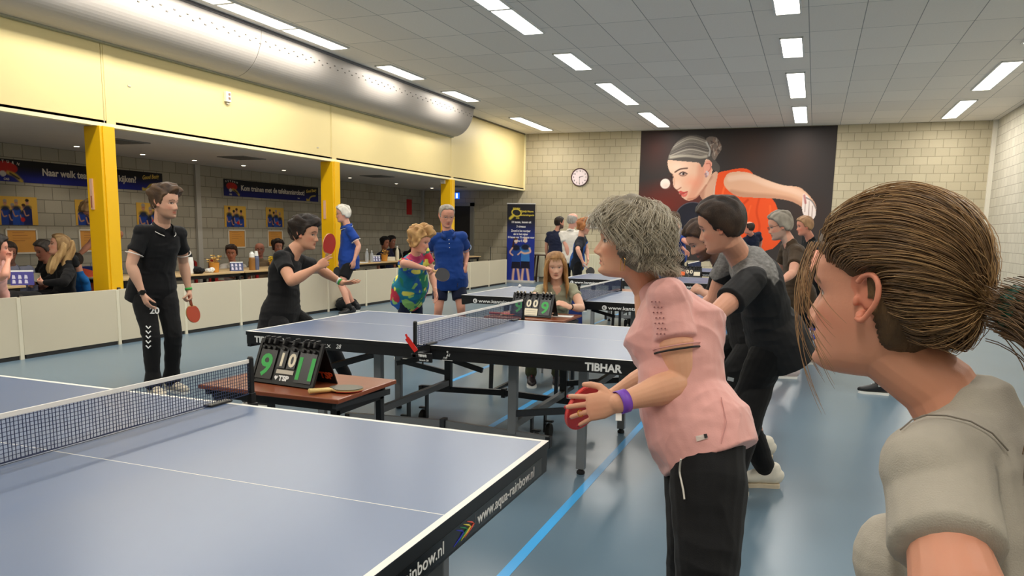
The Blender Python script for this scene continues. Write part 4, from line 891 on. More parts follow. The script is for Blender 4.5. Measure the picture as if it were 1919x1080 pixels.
class Vol:
    """a set of overlapping closed shapes that becomes one surface"""
    def __init__(s): s.mb = MB()
    def loft(s, C, RX, RY, X, n=18, e0=None, e1=None, sq=1.0):
        """rings: centres C, half sizes RX along X[i], RY along the other axis; rounded ends"""
        C = [np.array(c, float) for c in C]; N = len(C); RX = list(RX) if hasattr(RX, '__len__') else [RX] * N; RY = list(RY) if hasattr(RY, '__len__') else [RY] * N
        X = [np.array(x, float) for x in X] if np.ndim(X) == 2 else [np.array(X, float)] * N
        rings = []
        for i in range(N):
            t = unit(C[min(i + 1, N - 1)] - C[max(i - 1, 0)]); x = unit(X[i] - t * (X[i] @ t)); y = np.cross(t, x)
            rings.append((C[i], x, y, t, RX[i], RY[i]))
        full = []
        c, x, y, t, rx, ry = rings[0]; e = min(rx, ry) if e0 is None else e0
        for a in (80, 60, 35): k = math.radians(a); full.append((c - t * e * math.sin(k) * .9, x, y, rx * math.cos(k), ry * math.cos(k)))
        for r in rings: full.append((r[0], r[1], r[2], r[4], r[5]))
        c, x, y, t, rx, ry = rings[-1]; e = min(rx, ry) if e1 is None else e1
        for a in (35, 60, 80): k = math.radians(a); full.append((c + t * e * math.sin(k) * .9, x, y, rx * math.cos(k), ry * math.cos(k)))
        vs = []
        for c, x, y, rx, ry in full:
            for k in range(n):
                a = 2 * PI * k / n; ca, sa = math.cos(a), math.sin(a); vs.append(c + x * rx * math.copysign(abs(ca) ** sq, ca) + y * ry * math.copysign(abs(sa) ** sq, sa))
        F_ = len(full)
        fs = [(i * n + k, i * n + (k + 1) % n, (i + 1) * n + (k + 1) % n, (i + 1) * n + k) for i in range(F_ - 1) for k in range(n)] + [tuple(range(n))[::-1], tuple((F_ - 1) * n + k for k in range(n))]
        s.mb.add(vs, fs); return s
    def limb(s, A, B, rs, X=(0, 0, 1), flat=1.0, bow=0.0, bd=(0, 0, -1), e1=None):
        """tapering limb A to B with radii list"""
        A, B = np.array(A, float), np.array(B, float); n = len(rs); T = np.linspace(0, 1, n)
        X = np.array(X, float)
        if abs(unit(B - A) @ unit(X)) > .95: X = np.array([1.0, 0, 0])
        C = [A + (B - A) * t + np.array(bd) * bow * math.sin(PI * t) for t in T]
        return s.loft(C, rs, [r * flat for r in rs], X, e1=e1)
    def ball(s, c, r, R=None, n=16):
        r = np.array([r, r, r] if np.isscalar(r) else r, float); R = np.eye(3) if R is None else np.array(R)
        vs = []
        for i in range(1, n // 2 + 1):
            th = PI * i / (n // 2 + 1)
            for k in range(n): vs.append(np.array(c) + R @ (r * np.array([math.sin(th) * math.cos(2 * PI * k / n), math.sin(th) * math.sin(2 * PI * k / n), math.cos(th)])))
        m = n // 2; fs = [(i * n + k, (i + 1) * n + k, (i + 1) * n + (k + 1) % n, i * n + (k + 1) % n) for i in range(m - 1) for k in range(n)] + [tuple(range(n)), tuple((m - 1) * n + k for k in range(n))[::-1]]
        s.mb.add(vs, fs); return s
    def merge(s, name, voxel, smooth=2, disp=None):
        me = s.mb.mesh(name + '_raw'); o = bpy.data.objects.new('raw', me); COL.objects.link(o)
        md = o.modifiers.new('r', 'REMESH'); md.mode = 'VOXEL'; md.voxel_size = voxel
        if smooth: sm = o.modifiers.new('s', 'SMOOTH'); sm.iterations = smooth; sm.factor = 0.5
        dg = bpy.context.evaluated_depsgraph_get(); dg.update(); out = bpy.data.meshes.new_from_object(o.evaluated_get(dg))
        bpy.data.objects.remove(o); bpy.data.meshes.remove(me); out.name = name
        return out
def get_co(me):
    a = np.empty(len(me.vertices) * 3); me.vertices.foreach_get('co', a); return a.reshape(-1, 3)
def get_no(me):
    a = np.empty(len(me.vertices) * 3); me.vertex_normals.foreach_get('vector', a); return a.reshape(-1, 3)
def set_co(me, a): me.vertices.foreach_set('co', a.ravel()); me.update()
def set_tint(me, rgb):
    rgb = np.clip(rgb, 0, 255) / 255; lin = np.where(rgb <= 0.04045, rgb / 12.92, ((rgb + 0.055) / 1.055) ** 2.4)
    ca = me.color_attributes.new('tint', 'FLOAT_COLOR', 'POINT'); ca.data.foreach_set('color', np.concatenate([lin, np.ones((len(lin), 1))], 1).ravel())
def folds(me, amp=0.004, s=9.0, seed=1, axis=(1, 1, 2.2), centers=()):
    """cloth folds: push the surface along its normals"""
    P, N = get_co(me), get_no(me)
    w = vnoise(P * s * .4, seed + 9)[:, None] * np.array([.25, .25, .12]); Q = (P + w) * s * np.array(axis)
    f = 1 - np.abs(vnoise(Q, seed)) * 2; g = vnoise(P * s * 2.6 * np.array(axis), seed + 3)
    set_co(me, P + N * (amp * (f * .7 + g * .3) - amp * .2)[:, None])
# ---- head in its own frame: x = right, y = forward, z = up, metres, origin between the eyes' height and skull middle
ZS = np.array([-.116, -.112, -.104, -.094, -.082, -.070, -.055, -.038, -.020, 0.0, .02, .04, .06, .078, .093, .105, .112, .1155])
YFR = np.array([.052, .068, .078, .081, .0795, .080, .081, .082, .082, .0805, .087, .089, .085, .076, .062, .042, .022, .004])
YBK = np.array([-.0, -.012, -.026, -.040, -.052, -.062, -.074, -.086, -.096, -.102, -.104, -.103, -.098, -.088, -.073, -.052, -.030, -.008])
HW = np.array([.012, .027, .039, .048, .054, .058, .063, .068, .072, .0745, .076, .077, .0755, .070, .060, .043, .026, .007])
def head_shape(Q, ft):
    """Q: N x 3 on base rings (x, y, z) -> displaced; ft: face traits"""
    x, y, z = Q.T; g = lambda c, s, v: np.exp(-((v - c) / s) ** 2)
    fr = np.clip((y - .02) / .04, 0, 1); d = np.zeros(len(x)); ax = np.abs(x)
    nz = ft.get('nose', 1.0)
    ridge = np.interp(z, [-.062, -.050, -.046, -.038, -.020, 0.0, .012, .02], [0, .002, .014, .0235, .0165, .006, .001, 0]) * nz
    wd = np.interp(z, [-.05, -.038, -.02, .01], [.0135, .0125, .0085, .008])
    d += ridge * np.exp(-(x / wd) ** 2)
    d += .007 * nz * g(-.043, .007, z) * g(.0145, .0065, ax)
    d += -.0115 * g(-.001, .0115, z) * g(.031, .0165, ax) + .0045 * g(.0175, .007, z) * g(.028, .02, ax)
    d += .003 * g(-.028, .012, z) * g(.042, .014, ax)
    lip = ft.get('lips', 1.0)
    d += lip * (.0062 * g(-.0615, .0042, z) * g(0, .019, x) + .0068 * g(-.0735, .0048, z) * g(0, .017, x)) - .0042 * g(-.0672, .0022, z) * g(0, .022, x)
    d += -.003 * g(-.0825, .005, z) * g(0, .02, x) + ft.get('chin', 1.0) * .007 * g(-.099, .010, z) * g(0, .018, x)
    d += -.002 * g(-.052, .01, z) * g(.03, .012, ax)
    d += .0072 * g(-.001, .0085, z) * g(.0305, .012, ax)          # eyeball and lids bulge in the socket
    Q = Q.copy(); Q[:, 1] += d * fr
    jw = ft.get('jaw', 1.0); Q[:, 0] *= 1 + (jw - 1) * np.clip((-.03 - z) / .05, 0, 1)
    fat = ft.get('fat', 0.0); Q[:, 0] *= 1 + fat * g(-.055, .04, z); Q[:, 1] += fat * .03 * g(-.10, .03, z) * (y > 0)
    return Q
def head_rings(n=64, m=56, off=0.0):
    zz = np.interp(np.linspace(0, 1, m), np.linspace(0, 1, len(ZS)), ZS); zz = np.linspace(-1, 1, m); zz = np.sin(zz * PI / 2) * .1155
    th = np.linspace(0, 2 * PI, n, endpoint=False); Q = []
    for z in zz:
        yf, yb, w = np.interp(z, ZS, YFR), np.interp(z, ZS, YBK), np.interp(z, ZS, HW); yc = (yf * .42 + yb * .58)
        c, s = np.cos(th), np.sin(th); e = .88
        X = w * np.sign(c) * np.abs(c) ** e; Y = np.where(s > 0, yc + (yf - yc) * np.abs(s) ** e, yc - (yc - yb) * np.abs(s) ** e)
        Q.append(np.stack([X, Y, np.full(n, z)], 1))
    return np.concatenate(Q), n, m
def ring_faces(n, m):
    return [(i * n + k, i * n + (k + 1) % n, (i + 1) * n + (k + 1) % n, (i + 1) * n + k) for i in range(m - 1) for k in range(n)] + [tuple(range(n))[::-1], tuple((m - 1) * n + k for k in range(n))]
def head_to(vol, H, R, sc, ft):
    Q, n, m = head_rings(80, 84); Q = head_shape(Q, ft)
    vol.mb.add((Q * sc) @ R.T + H, ring_faces(n, m))
    if ft.get('ears', True):
        for s in (-1, 1):      # ear: rim, lobe and shell
            eo = ft.get('earout', 0.0)
            P = [(.073, .006, .020), (.078, -.004, .030), (.083, -.018, .031), (.086, -.027, .018), (.084, -.026, -.002), (.079, -.016, -.018), (.075, -.006, -.030), (.073, .003, -.026)]
            P = np.array([(s * (a + eo), b - .006, c - .004) for a, b, c in P])
            vol.mb.tube([Vector(H + R @ (p * sc)) for p in catmull(P, False, 3)], [.0042 * sc] * 22, 8)
            vol.ball(H + R @ (np.array([s * .076, -.016, .004]) * sc), np.array([.0035, .013, .024]) * sc, R); vol.ball(H + R @ (np.array([s * .0765, -.006, -.028]) * sc), np.array([.005, .007, .008]) * sc, R)
            vol.ball(H + R @ (np.array([s * .077, .002, -.008]) * sc), np.array([.004, .004, .008]) * sc, R)
def paint_head(col, P, H, R, sc, ft, skin):
    """paint lips, brows, eyes, beard and eye-socket shade on the skin surface in head coordinates"""
    L = ((P - H) @ R) / sc; x, y, z = L.T; ax = np.abs(x); near = (np.linalg.norm(L, axis=1) < .16)
    g = lambda c, s, v: np.exp(-((v - c) / s) ** 2); fr = near & (y > .03)
    def mix(w, c):
        w = np.clip(w, 0, 1)[:, None]; col[:] = col * (1 - w) + np.array(c, float) * w
    s_ = np.array(skin, float)
    redd = s_ * np.array([1.0, .80, .76])
    mix(.40 * near * (g(-.035, .02, z) * g(.045, .018, ax) * (y > 0)), redd); mix(.35 * fr * g(-.042, .010, z) * g(0, .014, x), redd)
    mix(.5 * near * (ax > .0725) * (np.abs(z) < .045) * (np.abs(y + .018) < .03), redd)
    if ft.get('beard'):
        bc, st = ft['beard']; m = near * np.clip((-.040 - z + .45 * np.clip(-(y - .03), 0, .05)) / .012, 0, 1) * (y > -.03) * (1 - g(0, .05, z + .02) * 0)
        m = m * (1 - fr * g(-.067, .006, z) * g(0, .02, x)); m = np.where((z > -.052) & (ax < .014), 0, m); mix(st * m, bc)
    lc = ft.get('lipc', tuple(s_ * np.array([.88, .62, .60])))
    mix(.85 * fr * np.exp(-(np.abs((z + .0672) / (.0095 * np.clip(1 - (ax / .026) ** 2, .01, 1)))) ** 4) * (ax < .026), lc); mix(.75 * fr * g(-.0672, .0014, z) * g(0, .020, x), s_ * .35)
    bz = .0185 + .004 * np.clip(ax / .03, 0, 1) - .010 * np.clip((ax - .034) / .018, 0, 1); mix(ft.get('browa', .85) * fr * np.exp(-((z - bz - .002) / .0034) ** 2) * (ax > .011) * (ax < .050), ft.get('brow', (70, 48, 36)))
    ex = (ax - .0305) / .0145; op = ft.get('open', 1.0)
    inside = fr & (np.abs(ex) < 1) & (z > -.001 - .0048 * (1 - ex ** 2)) & (z < -.001 + .0054 * op * (1 - ex ** 2))
    if ft.get('eyes', True):
        mix(.28 * fr * g(.002, .008, z) * g(.031, .015, ax), s_ * .66); mix(inside * 1.0, (222, 214, 206))  # soft eye-socket shading put into the skin colour, then the eye whites
        look = ft.get('look', 0.0); exi = np.where(x > 0, ax - .0305 - look, ax - .0305 + look); mix(inside * (np.hypot(exi, z + .0008) < .0056), ft.get('iris', (70, 62, 50))); mix(inside * (np.hypot(exi, z + .0008) < .0028), (14, 12, 12))
        up = -.001 + .0056 * op * (1 - ex ** 2); mix(ft.get('lash', .8) * fr * (np.abs(ex) < 1.08) * np.exp(-((z - up) / .0016) ** 2), (44, 30, 24)); lo = -.001 - .0052 * (1 - ex ** 2); mix(.45 * fr * (np.abs(ex) < 1.0) * np.exp(-((z - lo) / .0014) ** 2), s_ * .5)
    mix(.7 * fr * g(-.0475, .0022, z) * g(.0085, .0035, ax), s_ * .35)
    for zz in ft.get('lines', ()): mix(.25 * fr * g(zz, .0012, z) * g(0, .035, x), s_ * .6)
    if ft.get('lines'): mix(.35 * near * (y > .02) * np.exp(-((ax - .020 - (-.045 - z) * .45) / .0018) ** 2) * (z < -.042) * (z > -.078), s_ * .6)
def hair_cap(H, R, sc, ft, name, parent, hair):
    """short hair grown off the skull: thickness follows the hairline"""
    n, m = 96, 88; Q, n, m = head_rings(n, m); x, y, z = Q.T; ax = np.abs(x)
    front = hair.get('front', .066); side = hair.get('side', -.012); nape = hair.get('nape', -.065); T = hair.get('t', .02)
    hl = np.interp(y, [-.11, -.06, -.030, -.004, .012, .030, .052, .075, .10], [nape, nape, nape + .012, side, side - .012, .030, front - .010, front, front])
    if hair.get('overear'): hl = np.minimum(hl, np.interp(y, [-.11, -.02, .02, .035, .06], [nape, nape, -.05, .02, front]))
    jag = vnoise(Q * np.array([90, 90, 20]), 5) * .004 + vnoise(Q * np.array([30, 30, 30]), 8) * .004
    msk = np.clip((z - hl + jag) / hair.get('soft', .014), 0, 1); msk = msk * msk * (3 - 2 * msk)
    if hair.get('bald'):      # ring of hair only
        top = hair['bald']; msk = msk * np.clip((top - z + .3 * np.clip(-y, 0, .1)) / .012, 0, 1) * np.clip((.03 - y) / .02, 0, 1)
    Nn = np.stack([x / .075 ** 2 * .075, (y + .008) / .1 ** 2 * .1, np.where(z > 0, z, z * .3) / .1155 ** 2 * .11], 1); Nn /= np.linalg.norm(Nn, axis=1)[:, None]
    T = T * .72; tt = T * (1 + hair.get('top', .5) * np.clip(z / .1, 0, 1) + hair.get('frontv', 0) * np.clip((y - .02) / .05, 0, 1) * np.clip((z - .04) / .04, 0, 1) + hair.get('back', 0) * np.clip((-y - .03) / .05, 0, 1))
    if hair.get('bald'): tt = T
    am = hair.get('rough', .25) * 1.5; fq = hair.get('freq', 60)
    w = vnoise(Q * np.array([fq, fq * .45, fq * .35]), 21); w2 = vnoise(Q * np.array([fq * .3] * 3), 33)
    tt = tt * (1 + am * w + am * w2)
    O = Q + Nn * (tt * msk - .0055 * (1 - msk))[:, None]; O = np.where((msk > .02)[:, None], O, head_shape(O, dict(ft, nose=0)) * .965)
    me = bpy.data.meshes.new(name); me.from_pydata(((O * sc) @ R.T + H).tolist(), [], ring_faces(n, m)); me.update()
    c0, c1 = np.array(hair['c'], float), np.array(hair.get('c2', np.array(hair['c']) * .6), float)
    ww = np.clip(.5 + .5 * w + .3 * vnoise(Q * np.array([150, 60, 30]), 2), 0, 1)[:, None]; set_tint(me, c1 * (1 - ww) + c0 * ww)
    o = link_mesh(name, me, attr_mat('hair_short', 0.55, bump=0.6, bscale=260, spec=0.3, aniso=(1, 1, .3)), parent, True, True)
    return o
# ---- hands
FL = [(.039, .024, .020), (.043, .027, .021), (.040, .025, .020), (.031, .019, .018)]
def hand(vol, Wp, d, pn, side, curl=(30, 30, 20), spread=6, thumb=(.6, .5), s=1.0, per=None, tcurl=25):
    """wrist Wp, d = direction palm points, pn = palm normal (the way the palm faces), side = +1 right hand / -1 left; returns finger tips"""
    d = unit(d); pn = unit(np.array(pn) - d * (np.array(pn) @ d)); w = np.cross(d, pn) * side       # w: towards the thumb
    Wp = np.array(Wp, float); tips = []
    vol.loft([Wp - d * .02 * s, Wp + d * .012 * s, Wp + d * .04 * s, Wp + d * .078 * s], [.027 * s, .029 * s, .039 * s, .040 * s], [.020 * s, .019 * s, .0165 * s, .0125 * s], w, n=14)
    vol.ball(Wp + d * .03 * s + w * .024 * s + pn * .006 * s, np.array([.017, .030, .015]) * s, np.stack([w, unit(d + w * .3), pn], 1))
    for i in range(4):
        off = (.029 - i * .0195) * s; base = Wp + d * (.080 - (.004, 0, .003, .010)[i]) * s + w * off
        c = curl if per is None or per[i] is None else per[i]
        a = math.radians((1.3 - i) * spread); dd = unit(d * math.cos(a) + w * math.sin(a)); p = base; ang = 0; r = (.0085, .0088, .0083, .0074)[i] * s
        P = [p - dd * .012 * s]; RR = [r * 1.05]
        for j in range(3):
            ang += math.radians(c[j]); L = FL[i][j] * s; q = p + (dd * math.cos(ang) + pn * math.sin(ang)) * L
            P += [p, (p + q) / 2]; RR += [r * (1.02, .95, .90)[j], r * (.95, .88, .86)[j]]; p = q
        P.append(p); RR.append(r * .72); tips.append((p, dd * math.cos(ang) + pn * math.sin(ang), dd * -math.sin(ang) + pn * math.cos(ang)))
        vol.loft(P, RR, RR, w, n=10)
    to, tc_ = thumb; t0 = Wp + d * .018 * s + w * .022 * s + pn * .006 * s
    t1 = t0 + unit(w * to + d * (1 - to * .5) + pn * tc_) * .044 * s; dirn = unit(w * to * .5 + d * 1.0 + pn * (tc_ + math.sin(math.radians(tcurl)))); t2 = t1 + dirn * .030 * s; d3 = unit(dirn + pn * .3 * math.sin(math.radians(tcurl)) - w * .15); t3 = t2 + d3 * .024 * s
    vol.loft([t0, (t0 + t1) / 2, t1, (t1 + t2) / 2, t2, t3], [.0145 * s, .0125 * s, .0108 * s, .0098 * s, .0098 * s, .0075 * s], [.0145 * s, .0125 * s, .0108 * s, .0098 * s, .0098 * s, .0072 * s], w, n=10)
    tips.append((t3, d3, -pn)); return tips, w, pn
def ik2(A, C, l1, l2, pole):
    """joint between A and C; pole = the way it bends"""
    A, C = np.array(A, float), np.array(C, float); D = C - A; L = np.linalg.norm(D); u = D / L
    if L > (l1 + l2) * .999: return A + u * l1 * L / (l1 + l2)
    a = (l1 * l1 - l2 * l2 + L * L) / (2 * L); h = math.sqrt(max(l1 * l1 - a * a, 0)); p = np.array(pole, float); p = unit(p - u * (p @ u))
    return A + u * a + p * h
WARN = []
def reach(P, uv, L, s=1, nm=''):
    """point at distance L from P seen at photo position uv; s=+1 the farther one, -1 the nearer one"""
    d = ray(*uv); P = np.array(P, float); e = CAM - P; a = d @ d; b_ = e @ d; c = e @ e - L * L; D = b_ * b_ - a * c
    if D < 0:
        q = CAM + d * (-b_ / a); WARN.append('%s reach short by %.3f' % (nm, np.linalg.norm(q - P) - L)); return P + unit(q - P) * L
    return CAM + d * ((-b_ + s * math.sqrt(D)) / a)
m_skin = attr_mat('skin', 0.5, bump=0.06, bscale=260, sss=0.12, spec=0.35)
def cloth(name, rgb, rough=0.8, bump=0.25, bscale=420, sheen=0.06, **k): return mat('cloth_' + name, rgb, rough, bump=bump, bscale=bscale, sheen=sheen, noise=k.get('noise', .05), nscale=k.get('nscale', 8), spec=0.25)
def D2(a): a = math.radians(a); return np.array([math.cos(a), math.sin(a), 0.0])
def shoe(par, A, fd, L, sole_c, up_c, side=1, toe_up=0.0, s=1.0, extra=None):
    """A = ankle point, fd = foot direction"""
    f = unit([fd[0], fd[1], 0]); r = np.array([f[1], -f[0], 0]); up = np.array([0, 0, 1.0]); up2 = unit(up * math.cos(toe_up) + -f * math.sin(toe_up)); f = unit(f * math.cos(toe_up) + up * math.sin(toe_up)) if toe_up else f
    g = A - up * (A[2] - .0) if A[2] < .14 and not toe_up else A - up2 * .085
    P = lambda a, b_, c: g + f * (a * L) + r * (b_ * L) + up2 * c
    T = [-.27, -.2, -.05, .15, .35, .52, .66, .73]; Wd = [.10, .145, .14, .135, .175, .18, .13, .05]; Ht = [.085, .10, .105, .095, .068, .055, .045, .035]
    v = Vol()
    v.loft([P(t, .0, .018 + h * .5) for t, h in zip(T, Ht)], [w * L for w in Wd], [h * .5 for h in Ht], r)
    v.loft([P(-.12, 0, .06), P(-.11, 0, .115)], [.042, .040], [.052, .05], r)
    me = v.merge('shoe', .006, 2); o = link_mesh('shoe', me, up_c, par, True, True)
    vs = []; m_ = 2
    out = [(t, w) for t, w in zip(T, Wd)]
    pl = [(t, w * 1.01) for t, w in out] + [(t, -w * 1.01) for t, w in out[::-1]]
    pl = catmull(np.array(pl), True, 3)
    mb = MB(); n = len(pl); mb.add([P(a, b_, 0.0) for a, b_ in pl] + [P(a, b_, .022) for a, b_ in pl], [tuple(range(n))[::-1], tuple(range(n, 2 * n))] + [(k, (k + 1) % n, n + (k + 1) % n, n + k) for k in range(n)])
    mb.build('sole', sole_c, o, True)
    if extra:
        lb = MB()
        for k in range(4):
            t = .08 + k * .075; h = np.interp(t, T, Ht) + .021; lb.tube([P(t, -.06, h - .010), P(t + .01, 0, h), P(t, .06, h - .010)], .0025, 6)
        lb.build('laces', extra, o, True)
    return o
def person(label, pel, pelD=None, **k):
    """k: neck (u,v,s), head(dyaw...), see the calls; every joint is solved to its real bone length"""
    S = k.get('s', 1.0); nm = label[:24]; B = k.get('build', 1.0); fat = k.get('belly', 0.0)
    pelvis = np.array(pel, float)
    phi = math.degrees(math.atan2(CAM[1] - pelvis[1], CAM[0] - pelvis[0]))      # angles below are given relative to the photographer: 0 = towards, 90 = right
    k['hip'] += phi; k['chest'] = k.get('chest', k['hip'] - phi) + phi; k['face'] = (k['face'][0] + phi, k['face'][1], k['face'][2])
    for q in ('rl', 'll'):
        if k.get(q) and 'foot' in k[q]: k[q]['foot'] += phi
    hipd, chd = D2(k['hip']), D2(k.get('chest', k['hip']))               # facing of hips and chest
    hr = np.array([hipd[1], -hipd[0], 0]); cr_ = np.array([chd[1], -chd[0], 0])   # the person's right
    neck = reach(pelvis, k['neck'][:2], .505 * S, k['neck'][2] if len(k['neck']) > 2 else -1, nm + ' neck') if len(k['neck']) < 4 else pelvis + unit(k['neck'][:3]) * .505 * S
    if 'tilt' in k: cr_ = unit(cr_ + np.array([0, 0, k['tilt']]))
    spine = unit(neck - pelvis); cr_ = unit(cr_ - spine * (cr_ @ spine)); cf = unit(np.cross(spine, cr_))
    head = reach(neck, k['head'], .205 * S, k.get('heads', -1), nm + ' head')
    hy, hp, hroll = k['face']; hf = D2(hy); hf = unit(hf * math.cos(math.radians(hp)) + np.array([0, 0, math.sin(math.radians(hp))])); hx = unit(np.cross(hf, [0, 0, 1])); hu = np.cross(hx, hf)
    c_, s_ = math.cos(math.radians(hroll)), math.sin(math.radians(hroll)); hx, hu = hx * c_ + hu * s_, -hx * s_ + hu * c_; HR = np.stack([hx, hf, hu], 1); hs = k.get('hs', 1.0) * S
    shw = k.get('shw', .178) * S; sh = {1: neck + cr_ * shw - spine * .055 * S, -1: neck - cr_ * shw - spine * .055 * S}; hpj = {1: pelvis + hr * .095 * S - np.array([0, 0, .03]), -1: pelvis - hr * .095 * S - np.array([0, 0, .03])}
    for q, off in k.get('shoff', {}).items(): sh[q] = sh[q] + np.array(off)
    arms = {}
    for q, key in ((1, 'ra'), (-1, 'la')):
        a = k.get(key)
        if a is None: a = dict(hang=1)
        if 'hang' in a:
            e = sh[q] + unit(-spine * 1.0 + cr_ * q * .18 + cf * a.get('f', .05)) * .285 * S if 'e' not in a else None
            wv = e + unit(np.array([0, 0, -1.0]) * a.get('down', 1) + cr_ * q * .0 + cf * a.get('bend', .25)) * .25 * S
        else:
            e = reach(sh[q], a['e'][:2], .285 * S, a['e'][2], nm + ' elbow'); wv = reach(e, a['w'][:2], .25 * S, a['w'][2], nm + ' wrist')
        arms[q] = (e, wv, a)
    legs = {}
    for q, key in ((1, 'rl'), (-1, 'll')):
        a = k.get(key)
        if a is None: a = dict(at=hpj[q][:2])
        if 'k' in a: kn = reach(hpj[q], a['k'][:2], .43 * S, a['k'][2], nm + ' knee'); an = kn + unit(a.get('shin', (0, 0, -1))) * .42 * S
        elif 'dir' in a: kn = hpj[q] + unit(a['dir']) * .43 * S; an = kn + unit(a.get('shin', (0, 0, -1))) * .42 * S
        else:
            an = on(a['a'][0], a['a'][1], 2, .09 + a.get('lift', 0)) if 'a' in a else np.array([*a['at'], .09])
            hz = max(hpj[q][2] - .09, .01); mx = math.sqrt(max((.84 * S) ** 2 - hz * hz, 0)); dxy = an[:2] - hpj[q][:2]; dn = np.linalg.norm(dxy)
            if dn > mx and 'at' in a: an[:2] = hpj[q][:2] + dxy / dn * mx
            kn = ik2(hpj[q], an, .43 * S, .42 * S, a.get('pole', hipd)); dd = np.linalg.norm(an - hpj[q])
            if dd > .86 * S: WARN.append('%s leg stretch %.3f' % (nm, dd - .85 * S))
        legs[q] = (kn, an, a)
    ground = np.array([pelvis[0], pelvis[1], 0.0]); root = thing('person', label, 'person', ground, group=None)
    D = np.linalg.norm(head - CAM); vox = max(k.get('vmin', .0032), .00085 * D); skin = np.array(k.get('skin', (222, 172, 146)), float)
    # --- skin
    v = Vol(); ft = k.get('ft', {}); head_to(v, head, HR, hs, ft)
    nb = neck + spine * .0; hb = head + HR @ (np.array([0, -.022, -.075]) * hs); nr = k.get('neckr', .058) * S
    v.loft([neck - spine * .05 * S, neck * .6 + hb * .4, hb, head + HR @ (np.array([0, -.028, -.02]) * hs)], [nr * 1.25, nr * 1.0, nr * .96, nr * .9], [nr * 1.05, nr * 1.0, nr * 1.02, nr * .9], cr_)
    if k.get('vneck'): v.loft([neck - spine * .085 * S + cf * .050 * S, neck - spine * .02 * S + cf * .02 * S], [.050 * S, .080 * S], [.040 * S, .05 * S], cr_)
    v.loft([pelvis, pelvis * .5 + neck * .5, neck - spine * .1 * S], [.12 * B * S, .10 * B * S, .13 * B * S], [.07 * S, .07 * S, .075 * S], [hr, cr_, cr_])
    tipset = {}
    ar = k.get('armr', 1.0) * S
    for q in (1, -1):
        e, wv, a = arms[q]
        ua = ar * k.get('uarm', 1.0); v.limb(neck - spine * .075 * S, sh[q], [.035 * S, .035 * S]); v.limb(sh[q] * .9 + e * .1, e, [.036 * S, .042 * S, .046 * ua, .043 * ua, .038 * ar]); fw = unit(wv - e)
        v.limb(e, wv, [.038 * ar, .043 * ar, .040 * ar, .032 * ar, .026 * ar, .0245 * ar])
        hd = np.array(a['hd'], float) if 'hd' in a else fw; pn = np.array(a.get('pn', -cr_ * q)); ps = a.get('pose', 'relax')
        kw = dict(relax=dict(curl=(22, 28, 18), spread=3, thumb=(.45, .25)), open=dict(curl=(6, 8, 6), spread=11, thumb=(1.1, .1), tcurl=5), grip=dict(curl=(62, 72, 40), spread=1, thumb=(.35, .75), tcurl=50), point=dict(curl=(62, 72, 40), spread=2, thumb=(.5, .6), tcurl=30, per=[(14, 14, 8), None, None, None]))[ps]
        kw.update(a.get('kw', {})); tipset[q] = hand(v, wv, hd, pn, q, s=S * a.get('hsz', .98), **kw) + (wv, hd)
    sock = k.get('sock'); short = k.get('legs', 'trousers') == 'shorts'
    for q in (1, -1):
        kn, an, a = legs[q]; lr = k.get('legr', 1.0) * S
        v.limb(hpj[q], kn, [.075 * lr, .075 * lr, .064 * lr, .053 * lr]); 
        cv = unit(np.cross(unit(an - kn), hr)) * 1; C = [kn + (an - kn) * t for t in (0, .15, .35, .6, .85, 1)]; bk = unit(kn - (hpj[q] + an) / 2 + 1e-6) if np.linalg.norm(kn - (hpj[q] + an) / 2) > .02 else hipd
        C[2] = C[2] - bk * .012; v.loft(C, [.052 * lr, .05 * lr, .056 * lr, .046 * lr, .034 * lr, .034 * lr], [.052 * lr, .052 * lr, .056 * lr, .046 * lr, .036 * lr, .036 * lr], hr)
    me = v.merge('body', vox, k.get('smooth', 2)); P = get_co(me); col = np.tile(skin, (len(P), 1))
    rd = vnoise(P * 14, 3)[:, None]; col = col * (1 + rd * np.array([.015, .03, .03]))
    paint_head(col, P, head, HR, hs, ft, skin)
    if k.get('armtint'):
        for q in (1, -1):
            pass
    for q in (1, -1):
        for (tp, td, tn) in tipset[q][0]:     # nails
            if 'nail' in k: dd = P - (tp - td * .002); al = dd @ td; sd = np.linalg.norm(dd - np.outer(al, td), axis=1); w = (np.abs(al) < .009) & (sd < .011) & ((dd @ -tn) > .0015); col[w] = k['nail']
        kn_ = P - (tipset[q][4] if False else arms[q][1]); w = np.clip(1 - np.linalg.norm(kn_ - unit(tipset[q][4]) * .08, axis=1) / .07, 0, 1)[:, None] * .3; col = col * (1 - w) + col * np.array([1, .86, .84]) * w
    set_tint(me, col); link_mesh('body', me, m_skin, root, True, True)
    # --- shirt
    cv_ = max(.0045, vox); sc_ = k['shirt']; hem = k.get('hem', -.16) * S; sl = k.get('sleeve', .62)
    v = Vol(); hb_ = pelvis + (np.array([0, 0, 1.]) if k.get('uphem', 0) else spine) * hem; w0 = k.get('waist', .160) * S * B; w1 = .172 * S * B; hw = k.get('hemw', .203) * S * B; cd = k.get('hemd', .145) * S * B + fat * .3
    bd_ = k.get('back', 0.0); Cc = [hb_ + cf * fat * .5, pelvis + cf * fat * .6, pelvis + (neck - pelvis) * .25 + cf * fat * .8, pelvis + (neck - pelvis) * .45 + cf * fat * .3 - cf * bd_ * .6, pelvis + (neck - pelvis) * .68 - cf * bd_, neck - spine * .075 * S - cf * bd_ * .6, neck - spine * .03 * S - cf * bd_ * .2, neck - spine * .0 * S]
    chx = k.get('chestd', 0.0)
    nk = 7 if k.get('vneck') else 8; cs = .112 * S * B + fat * .3
